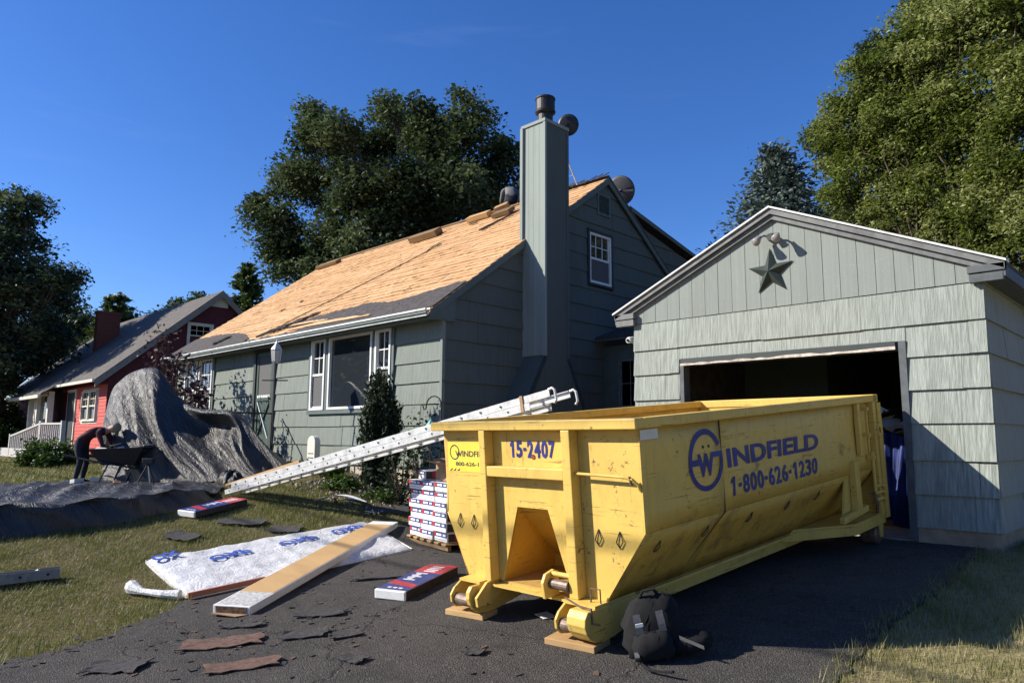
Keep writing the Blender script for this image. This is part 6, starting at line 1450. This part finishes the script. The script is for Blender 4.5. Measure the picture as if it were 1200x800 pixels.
bh = thing('bird_feeder', 'small teal lantern shaped bird feeder hanging by the dumpster corner', 'bird feeder', (-7.98, 6.5, T(-7.98, 6.5)))
bx0, by0, bz0 = -7.98, 6.50, 1.66
MB().lathe([(.005, .21), (.07, .12), (.085, .10), (.085, .085), (.06, .08)], (bx0, by0, bz0), 6).build('roof', M_teal, bh)
MB().lathe([(.055, -.06), (.06, .08)], (bx0, by0, bz0), 6).build('body', M_teal, bh); MB().lathe([(.09, -.085), (.09, -.062)], (bx0, by0, bz0), 6).build('tray', M_teal, bh)
MB().tube([(bx0, by0, T(bx0, by0)), (bx0, by0, bz0 - .08)], .010, 6).build('stake', M_black, bh)
for i in range(3): MB().lathe([(.014, -.062), (.014, -.058)], (bx0 + .03 * math.cos(i * 2), by0 - .056, bz0 + .06 * i - .02), 8, axis='y').build('opening', M_hole, bh)

# ================================================================== foliage
def leaf_quads(C, nrm, tan, w, l):
    """diamond leaves: C centres, nrm normals, tan long axis"""
    b_ = np.cross(nrm, tan); b_ /= np.linalg.norm(b_, axis=1)[:, None] + 1e-9
    w = np.asarray(w)[:, None]; l = np.asarray(l)[:, None]
    P0 = C - tan * l * .5; P1 = C + b_ * w * .5 + nrm * w * .18; P2 = C + tan * l * .5; P3 = C - b_ * w * .5 + nrm * w * .18
    V = np.stack([P0, P1, P2, P3], 1).reshape(-1, 3); n = len(C); i = np.arange(n) * 4
    return V, np.stack([i, i + 1, i + 2, i + 3], 1)
def unit(n, rg_): v = rg_.normal(size=(n, 3)); return v / np.linalg.norm(v, axis=1)[:, None]
def foliage(name, C, size, mat, parent, rg_, upb=.5, elong=1.6, tint=None, droop=0.0, tdir=None):
    n = len(C); nr = unit(n, rg_); nr[:, 2] = np.abs(nr[:, 2]) + upb; nr /= np.linalg.norm(nr, axis=1)[:, None]
    t = unit(n, rg_) if tdir is None else tdir + .35 * unit(n, rg_)
    t[:, 2] -= droop; t -= nr * (t * nr).sum(1)[:, None]; t /= np.linalg.norm(t, axis=1)[:, None] + 1e-9
    s = size * np.clip(rg_.lognormal(0, .38, n), .4, 1.9); V, F = leaf_quads(C, nr, t, s, s * elong)
    if tint is None: tint = rg_.beta(2, 2.2, n)
    og = ORG[parent.name]; me = fast_mesh(name, V - np.array(og), F, mat, np.repeat(tint, 4)); return link_mesh(name, me, parent)
def limb(mb, p0, p1, r0, r1, rg_, wig=.06, n=6):
    p0, p1 = np.array(p0, float), np.array(p1, float); L = np.linalg.norm(p1 - p0); pts = []
    for i in range(n + 1):
        t = i / n; p = p0 + (p1 - p0) * t + rg_.normal(size=3) * wig * L * math.sin(PI * t) * .5; p[2] += .10 * L * math.sin(PI * t) * .4; pts.append(tuple(p))
    mb.tube(pts, [r0 + (r1 - r0) * i / n for i in range(n + 1)], 7)
def tree(name, label, lobes_, base_, mat, nclump, nleaf, lsize, seed, tr=.35, cat='tree', group=None, csig=.42, upb=.5, shell=.55, droop=.15, clumpt=.25, lobet=.12):
    rg_ = np.random.RandomState(seed); t = thing(name, label, cat, base_, group=group)
    sat = []
    for (x, y, z, r) in lobes_:
        for d_ in unit(4, rg_): sat.append((x + d_[0] * r * .82, y + d_[1] * r * .82, z + d_[2] * r * .82, r * rg_.uniform(.30, .48)))
    lobes_ = [(x, y, z, r * .80) for x, y, z, r in lobes_] + sat
    lb = np.array(lobes_); vol = lb[:, 3] ** 2.3; cnt = np.maximum(2, (nclump * vol / vol.sum()).astype(int)); C, Ti = [], []
    ctr = lb[:, :3].mean(0); top = np.array([ctr[0], ctr[1], ctr[2] - .1]); mb = MB()
    fork = np.array(base_) + (np.array([ctr[0], ctr[1], lb[:, 2].min()]) - np.array(base_)) * .75
    limb(mb, base_, fork, tr, tr * .7, rg_, .02)
    for (x, y, z, r), n in zip(lobes_, cnt):
        limb(mb, fork, (x, y, z), tr * .22 if r > .9 else tr * .12, tr * .03, rg_)
        d = unit(n, rg_); rad = r * (rg_.uniform(shell ** 3, 1.0, n) ** (1 / 3)) * rg_.uniform(.80, 1.12, n); cc_ = np.array([x, y, z]) + d * rad[:, None] * np.array([1, 1, .92])
        for c_ in cc_[:max(3, n // 5)]: limb(mb, (x, y, z), c_, tr * .07, tr * .015, rg_, n=3)
        ct = rg_.uniform(-clumpt, clumpt, n) + rg_.uniform(-lobet, lobet)
        for c_, tt in zip(cc_, ct):
            m = int(nleaf * rg_.uniform(.5, 1.5)); q = np.clip(rg_.normal(size=(m, 3)), -1.7, 1.7) * np.array([1, 1, .6]) * csig * rg_.uniform(.6, 1.2); q[:, 2] -= .15 * (q[:, 0] ** 2 + q[:, 1] ** 2) / max(csig, .05); C.append(c_ + q); Ti.append(np.clip(rg_.beta(2, 2.2, m) + tt, 0, 1))
    mb.build('trunk', M_bark, t, smooth=True); C = np.concatenate(C); foliage('crown', C, lsize, mat, t, rg_, upb, 1.7, np.concatenate(Ti), droop); return t
def tz(x, y): return T(x, y)
tree('oak_tree', 'large dark green oak tree rising behind the house roof', OAK, (-22.0, 25.0, .6), L_oak, 820, 150, .080, 1, .5, csig=.36, shell=.72, clumpt=.45, lobet=.2)
tree('maple_tree', 'dark leafy maple tree at the left edge of the picture', LEFT, (-39.5, 6.5, .8), L_map, 390, 130, .095, 2, .45, csig=.38, shell=.72, clumpt=.45, lobet=.2)
tree('locust_tree', 'tall bright green tree behind the garage on the right', RIGHT, (-4.3, 22.4, .52), L_loc, 1400, 215, .051, 3, .30, csig=.25, droop=.3, shell=.78, clumpt=.42, lobet=.25)
tree('shade_tree', 'dark green tree between the spruce and the bright green tree', RIGHTB, (-5.5, 26.5, .52), L_oak, 300, 130, .085, 4, .35, csig=.38)
tree('background_tree', 'dark trees behind the red house chimney', FARL, (-50, 16, .8), L_map, 260, 110, .14, 5, .4, csig=.6)
tree('background_tree', 'thin far treetops above the red house roof', FARM, (-58, 31, .8), L_oak, 60, 70, .16, 6, .25, csig=.5)
def conifer(name, label, apex, H, R, mat, seed, nl=70, nb=14, size=.16, power=.8, droop=.25, taper_top=.02):
    rg_ = np.random.RandomState(seed); bx_, by_, az = apex; t = thing(name, label, 'tree', (bx_, by_, az - H)); mb = MB()
    mb.tube([(bx_, by_, az - H), (bx_, by_, az - H * .5), (bx_, by_, az - .05)], [R * .10, R * .06, .012], 8); C, D_, Ti = [], [], []
    for i in range(nl):
        f = (i + rg_.rand()) / nl; z = az - .1 - f * H * .96; r = R * (f ** power) + R * taper_top
        for j in range(int(nb * (.45 + f * 1.0))):
            a = rg_.uniform(0, 2 * PI); L = r * rg_.uniform(.62, 1.08); d = np.array([math.cos(a), math.sin(a), 0]); m = int(6 + 15 * L / R)
            s = np.linspace(.25, 1, m) ** .8; p = np.array([bx_, by_, z]) + d * (s * L)[:, None]; p[:, 2] -= droop * L * s - .18 * L * s ** 3
            p += rg_.normal(size=p.shape) * .07 * R * np.array([.6, .6, .45]); C.append(p); q = np.tile(d, (m, 1)); q[:, 2] = .25; D_.append(q); Ti.append(np.clip(.15 + .6 * s + rg_.normal(size=m) * .2, 0, 1))
            if j % 5 == 0: mb.tube([(bx_, by_, z), tuple(p[int(m * .55)])], [.012 * R, .006], 5)
    mb.build('trunk', M_bark, t); foliage('crown', np.concatenate(C), size, mat, t, rg_, .3, 2.0, np.concatenate(Ti), 0, np.concatenate(D_)); return t
conifer('spruce_tree', 'blue green spruce with a pointed top behind the garage peak', (-10.30, 23.33, 11.55), 11.0, 5.6, L_spr, 11, 90, 66, .085, .85)
conifer('cedar_tree', 'bright yellow green cedar above the far end of the roof', (-37.8, 17.65, 11.07), 10.0, 1.75, L_ced, 12, 52, 26, .13, .55, .05, .12)
conifer('cedar_tree', 'yellow green cedar standing behind the red house chimney', (-45.23, 13.41, 9.8), 9.0, 2.3, L_ced, 13, 50, 26, .14, .6, .05, .12)
# columnar yew by the wall
def column(name, label, base_, H, R, mat, n, size, seed):
    rg_ = np.random.RandomState(seed); t = thing(name, label, 'shrub', base_); mb = MB(); C, D_, Ti = [], [], []; nst = 46
    for i in range(nst):
        a = rg_.uniform(0, 2 * PI); rr = R * math.sqrt(rg_.rand()); hh_ = H * (1 - .38 * (rr / R) ** 1.5) * rg_.uniform(.86, 1.04); x, y = rr * math.cos(a), rr * math.sin(a)
        pts = [(base_[0] + x * .3, base_[1] + y * .3, base_[2] - .05), (base_[0] + x * .95, base_[1] + y * .95, base_[2] + hh_ * .45), (base_[0] + x * .85, base_[1] + y * .85, base_[2] + hh_)]
        mb.tube(pts, [.014, .009, .003], 5); m = n // nst; s = rg_.uniform(.10, 1, m); P2 = np.array(pts); p = np.where(s[:, None] < .5, P2[0] + (P2[1] - P2[0]) * (s / .5)[:, None], P2[1] + (P2[2] - P2[1]) * ((s - .5) / .5)[:, None])
        C.append(p + rg_.normal(size=p.shape) * np.array([.05, .05, .05])); q = np.tile([x * .7, y * .7, .8], (m, 1)) + rg_.normal(size=(m, 3)) * .25; D_.append(q / np.linalg.norm(q, axis=1)[:, None]); Ti.append(np.clip(rg_.beta(2, 3, m) + .2 * (rr / R), 0, 1))
    mb.build('stem', M_bark, t); foliage('foliage', np.concatenate(C), size, mat, t, rg_, .0, 2.6, np.concatenate(Ti), 0, np.concatenate(D_)); return t
column('yew_shrub', 'dark columnar yew shrub standing against the house wall', (-9.86, 6.95, T(-9.86, 6.95)), 2.10, .33, L_yew, 15000, .028, 21)
def shrub(name, label, c, R, mat, n, size, seed, cat='shrub', upb=.4):
    rg_ = np.random.RandomState(seed); t = thing(name, label, cat, (c[0], c[1], T(c[0], c[1]))); mb = MB(); g = T(c[0], c[1]); C = []
    ns_ = 26; d = unit(ns_, rg_); d[:, 2] = np.abs(d[:, 2]); tips = np.array([c[0], c[1], g + R[2] * .25]) + d * np.array(R) * rg_.uniform(.55, 1.0, ns_)[:, None]
    for p in tips:
        mb.tube([(c[0], c[1], g - .02), tuple((np.array([c[0], c[1], g]) + p) / 2 + np.array([0, 0, .05])), tuple(p)], [.012, .008, .003], 5); m = n // ns_; C.append(p + rg_.normal(size=(m, 3)) * np.array(R) * .22)
    C = np.concatenate(C); C[:, 2] = np.maximum(C[:, 2], g + .01); mb.build('stem', M_bark, t); foliage('foliage', C, size, mat, t, rg_, upb, 1.6); return t
shrub('round_shrub', 'round green shrub beside the red house porch railing', (-23.2, 5.50), (.62, .62, .52), L_shr, 6000, .05, 31)
shrub('round_shrub', 'big bright green shrub at the far left before the white house', (-38.5, 7.6), (1.9, 1.9, 1.55), L_shr, 9000, .11, 32)
shrub('round_shrub', 'green shrub behind the porch railing at the left edge', (-35.8, 6.2), (1.2, 1.2, .95), L_shr, 5000, .10, 33)
shrub('leafy_plant', 'sparse leafy plant at the shaded house corner behind the dumpster', (-8.55, 6.75), (.40, .40, 1.05), L_yew, 420, .045, 34, 'plant')
shrub('leafy_plant', 'sparse leafy plant between the yew and the dumpster', (-8.95, 6.75), (.35, .35, .75), L_yew, 420, .040, 35, 'plant')
shrub('leafy_plant', 'low green plant at the foot of the yew left of its stem', (-10.35, 6.6), (.35, .22, .14), L_shr, 1100, .035, 36, 'plant')
shrub('leafy_plant', 'low green plant under the ladder behind the tarp', (-11.4, 7.0), (.45, .25, .18), L_shr, 1000, .04, 37, 'plant')
shrub('leafy_plant', 'low green plant at the foot of the yew near the pallet', (-9.3, 6.6), (.3, .2, .12), L_shr, 800, .03, 38, 'plant')
# purple leaved sapling left of the house front
rg_ = np.random.RandomState(41); pt = thing('plum_tree', 'small purple leaved tree before the left windows of the house', 'tree', (-17.4, 6.5, T(-17.4, 6.5))); mb = MB(); C = []
for i in range(26):
    a = rg_.uniform(0, 2 * PI); r = rg_.uniform(.1, .95); p = np.array([-17.5 + r * math.cos(a), 6.4 + r * .8 * math.sin(a), rg_.uniform(2.0, 4.0 if r < .5 else 3.3)]); limb(mb, (-17.4, 6.5, .9), p, .03, .005, rg_, .05, 4); m = 45; C.append(p + rg_.normal(size=(m, 3)) * .17)
mb.build('trunk', M_bark, pt); foliage('crown', np.concatenate(C), .07, L_plum, pt, rg_, .3)
rg_ = np.random.RandomState(42); pt = thing('sapling', 'thin leafy sapling in front of the wall left of the door', 'plant', (-15.6, 6.3, T(-15.6, 6.3))); mb = MB(); C = []
for i in range(9):
    p = np.array([-15.7 + rg_.uniform(-.35, .35), 6.3 + rg_.uniform(-.2, .2), rg_.uniform(1.5, 2.7)]); limb(mb, (-15.6, 6.3, .9), p, .014, .004, rg_, .05, 4); C.append(p + rg_.normal(size=(34, 3)) * np.array([.08, .08, .20]))
mb.build('stem', M_bark, pt); foliage('crown', np.concatenate(C), .06, L_plum, pt, rg_, .3)
# stone and mulch bed around the yew
rg_ = np.random.RandomState(51); nst = 700; x = rg_.uniform(-11.3, -8.7, nst); y = rg_.uniform(6.1, 7.55, nst); q = MB()
for a, b_ in zip(x, y):
    r = rg_.uniform(.012, .045); c = Vector((a, b_, T(a, b_) + r * .3)); e1 = Vector(rg_.normal(size=3)).normalized() * r; e2 = e1.cross(Vector(rg_.normal(size=3))).normalized() * r * .8; e3 = e1.cross(e2).normalized() * r * .6
    q.add([c + e1, c - e1, c + e2, c - e2, c + e3, c - e3], [(0, 2, 4), (2, 1, 4), (1, 3, 4), (3, 0, 4), (2, 0, 5), (1, 2, 5), (3, 1, 5), (0, 3, 5)], int(rg_.randint(0, 3)))
o = q.build('stone_mulch', [M_conc, M_shingb, plain('stone', (.22, .21, .20), .9, var=.3, scale=30)]); tag(o, 'loose stones and bark mulch in the bed around the yew', 'mulch', kind='stuff')
for i, (a, b_, L, ang, mt, lab) in enumerate(((-9.6, 6.05, .9, .3, M_alum, 'bent white metal flashing strip on the ground by the yew'), (-9.15, 6.1, .7, 1.1, M_shing, 'dark torn felt strip on the ground right of the yew'))):
    pts = [(a + L * (t - .5) * math.cos(ang), b_ + L * (t - .5) * math.sin(ang), T(a, b_) + .05 + .10 * math.sin(3 * t + i)) for t in np.linspace(0, 1, 8)]
    o = MB().grid([pts, [(p[0] + .03, p[1] + .09, p[2] + .01) for p in pts]]).build('flashing_strip', mt, org=(a, b_, T(a, b_))); tag(o, lab, 'scrap'); md = o.modifiers.new('thick', 'SOLIDIFY'); md.thickness = .004

# ================================================================== grass
def grass(n, xr, yr, h, w, seed, ok, dens=None):
    rg_ = np.random.RandomState(seed); x = rg_.uniform(*xr, n); y = rg_.uniform(*yr, n); m = ok(x, y); x, y = x[m], y[m]; n = len(x)
    pat = wob(x * 1.3, y * 1.3) * .5 + wob(x * 4.1 + 3, y * 3.7) * .35; keep = rg_.rand(n) < np.clip(.72 + .5 * pat, .12, 1); x, y, pat = x[keep], y[keep], pat[keep]; n = len(x)
    z = terr(x, y) - .012; H = h * rg_.uniform(.45, 1.25, n) * np.clip(1 + .4 * pat, .5, 1.4); a = rg_.uniform(0, 2 * PI, n); l = rg_.uniform(.15, .9, n) * H
    bx_, by_ = np.cos(a + 1.57) * w * .5, np.sin(a + 1.57) * w * .5; ba = np.stack([x - bx_, y - by_, z], 1); bb = np.stack([x + bx_, y + by_, z], 1); tp_ = np.stack([x + np.cos(a) * l, y + np.sin(a) * l, z + H], 1)
    V = np.stack([ba, bb, tp_], 1).reshape(-1, 3); i = np.arange(n) * 3; tint = np.clip(.48 - .35 * pat + rg_.normal(size=n) * .22, 0, 1); return V, np.stack([i, i + 1, i + 2], 1), np.repeat(tint, 3)
def okl(x, y):
    d = drive_l(y); sheet_ = (x > -8.9) & (x < -7.25) & (y > 3.1) & (y < 5.8); tarp_ = (x < -11.1 + .0 * y) & (y < 5.2) & (y > 1.2) & (x > -16)
    return (x < d + .06 * np.sin(y * 37) + .03) & ~sheet_ & ~tarp_ & (y < 7.5)
Vs, Fs_, Ts, off = [], [], [], 0
ed = np.random.RandomState(8)
for args in ((2600, (-8.4, -6.2), (0, 6.0), .12, .008, 7, lambda x, y: np.abs(x - drive_l(y)) < .10), (1500, (-2.2, -1.5), (3.2, 8.6), .13, .007, 9, lambda x, y: np.abs(x - drive_r(y)) < .10), (150000, (-11.6, -6.4), (-.2, 6.6), .042, .0055, 1, okl), (26000, (-17, -9), (5.2, 7.4), .06, .009, 3, okl), (30000, (-30, -16), (1.5, 6.2), .08, .016, 4, okl), (9000, (-16, -11), (-1, 1.4), .05, .008, 6, okl),
             (70000, (-2.1, 1.2), (2.9, 8.8), .055, .0055, 2, lambda x, y: (x > drive_r(y) - .06 * np.sin(y * 31) - .04) & ~((x < -1.7) & (y > 8.8))), (9000, (-1.7, 0.5), (8.8, 11), .06, .008, 5, lambda x, y: x > -1.70)):
    V, F, t_ = grass(*args); t_ = np.clip(t_ + (.22 if args[5] == 2 else 0), 0, 1); Vs.append(V); Fs_.append(F + off); Ts.append(t_); off += len(V)  # right lawn blades paler, sunlit brightness put into the tint
tag(link_mesh('lawn_grass', fast_mesh('lawn_grass', np.concatenate(Vs), np.concatenate(Fs_), L_gra, np.concatenate(Ts))), 'dry patchy yellow green lawn grass', 'grass', kind='stuff')

# ================================================================== the rest of the street: trees the windows reflect, and the overhead cables
def round_lobes(x, y, h, r, seed):
    r2 = np.random.RandomState(seed); return [(x + r2.uniform(-.55, .55) * r, y + r2.uniform(-.55, .55) * r, .5 + h * r2.uniform(.42, .85), r * r2.uniform(.45, .7)) for _ in range(9)]
for i, (x, y, h, r, lab) in enumerate([(20.0, 3.0, 9.5, 4.2, 'leafy tree beyond the right lawn nearest the street'), (21.0, 12.5, 11.0, 4.6, 'leafy tree beyond the right lawn level with the garage'), (16.0, 22.0, 11.5, 4.6, 'leafy tree beyond the right lawn behind the garage'),
        (5.0, 36.0, 9.0, 4.5, 'leafy tree far behind the garage on the right'), (13.0, 38.0, 9.5, 4.5, 'leafy tree at the far right end of the back lots'), (-2.0, 40.0, 9.0, 4.5, 'leafy tree in the back lots beyond the garage roof'), (24.0, 28.0, 9.0, 4.5, 'leafy tree beyond the far right lawn'),
        (-52.0, -19.0, 13.0, 6.5, 'broad tree across the street facing the picture window'), (-66.0, -25.0, 13.5, 7.0, 'broad tree far across the street to the left'), (-40.0, -26.0, 11.5, 5.5, 'broad tree across the street behind the camera'), (-12.0, -33.0, 11.0, 5.5, 'broad tree across the street facing the driveway'), (8.0, -32.0, 11.0, 5.5, 'broad tree across the street to the right')]):
    tree('street_tree', lab, round_lobes(x, y, h, r, 80 + i), (x, y, T(x, y)), L_map if i > 6 else L_shr, 150, 45, .26, 90 + i, .3, csig=.75, group='trees along the street outside the picture')
for k, (y, z) in enumerate(((-2.9, 7.0), (-3.05, 7.9))):
    pts = [(-70 + i * 6, y, z + .25 * ((i - 9.5) / 9.5) ** 2) for i in range(20)]
    tag(MB().tube(pts, .028, 6).build('utility_cable', M_rubber, org=(-13, y, z)), ['lower', 'upper'][k] + ' black utility cable strung along the street behind the camera', 'cable', 'overhead cables')
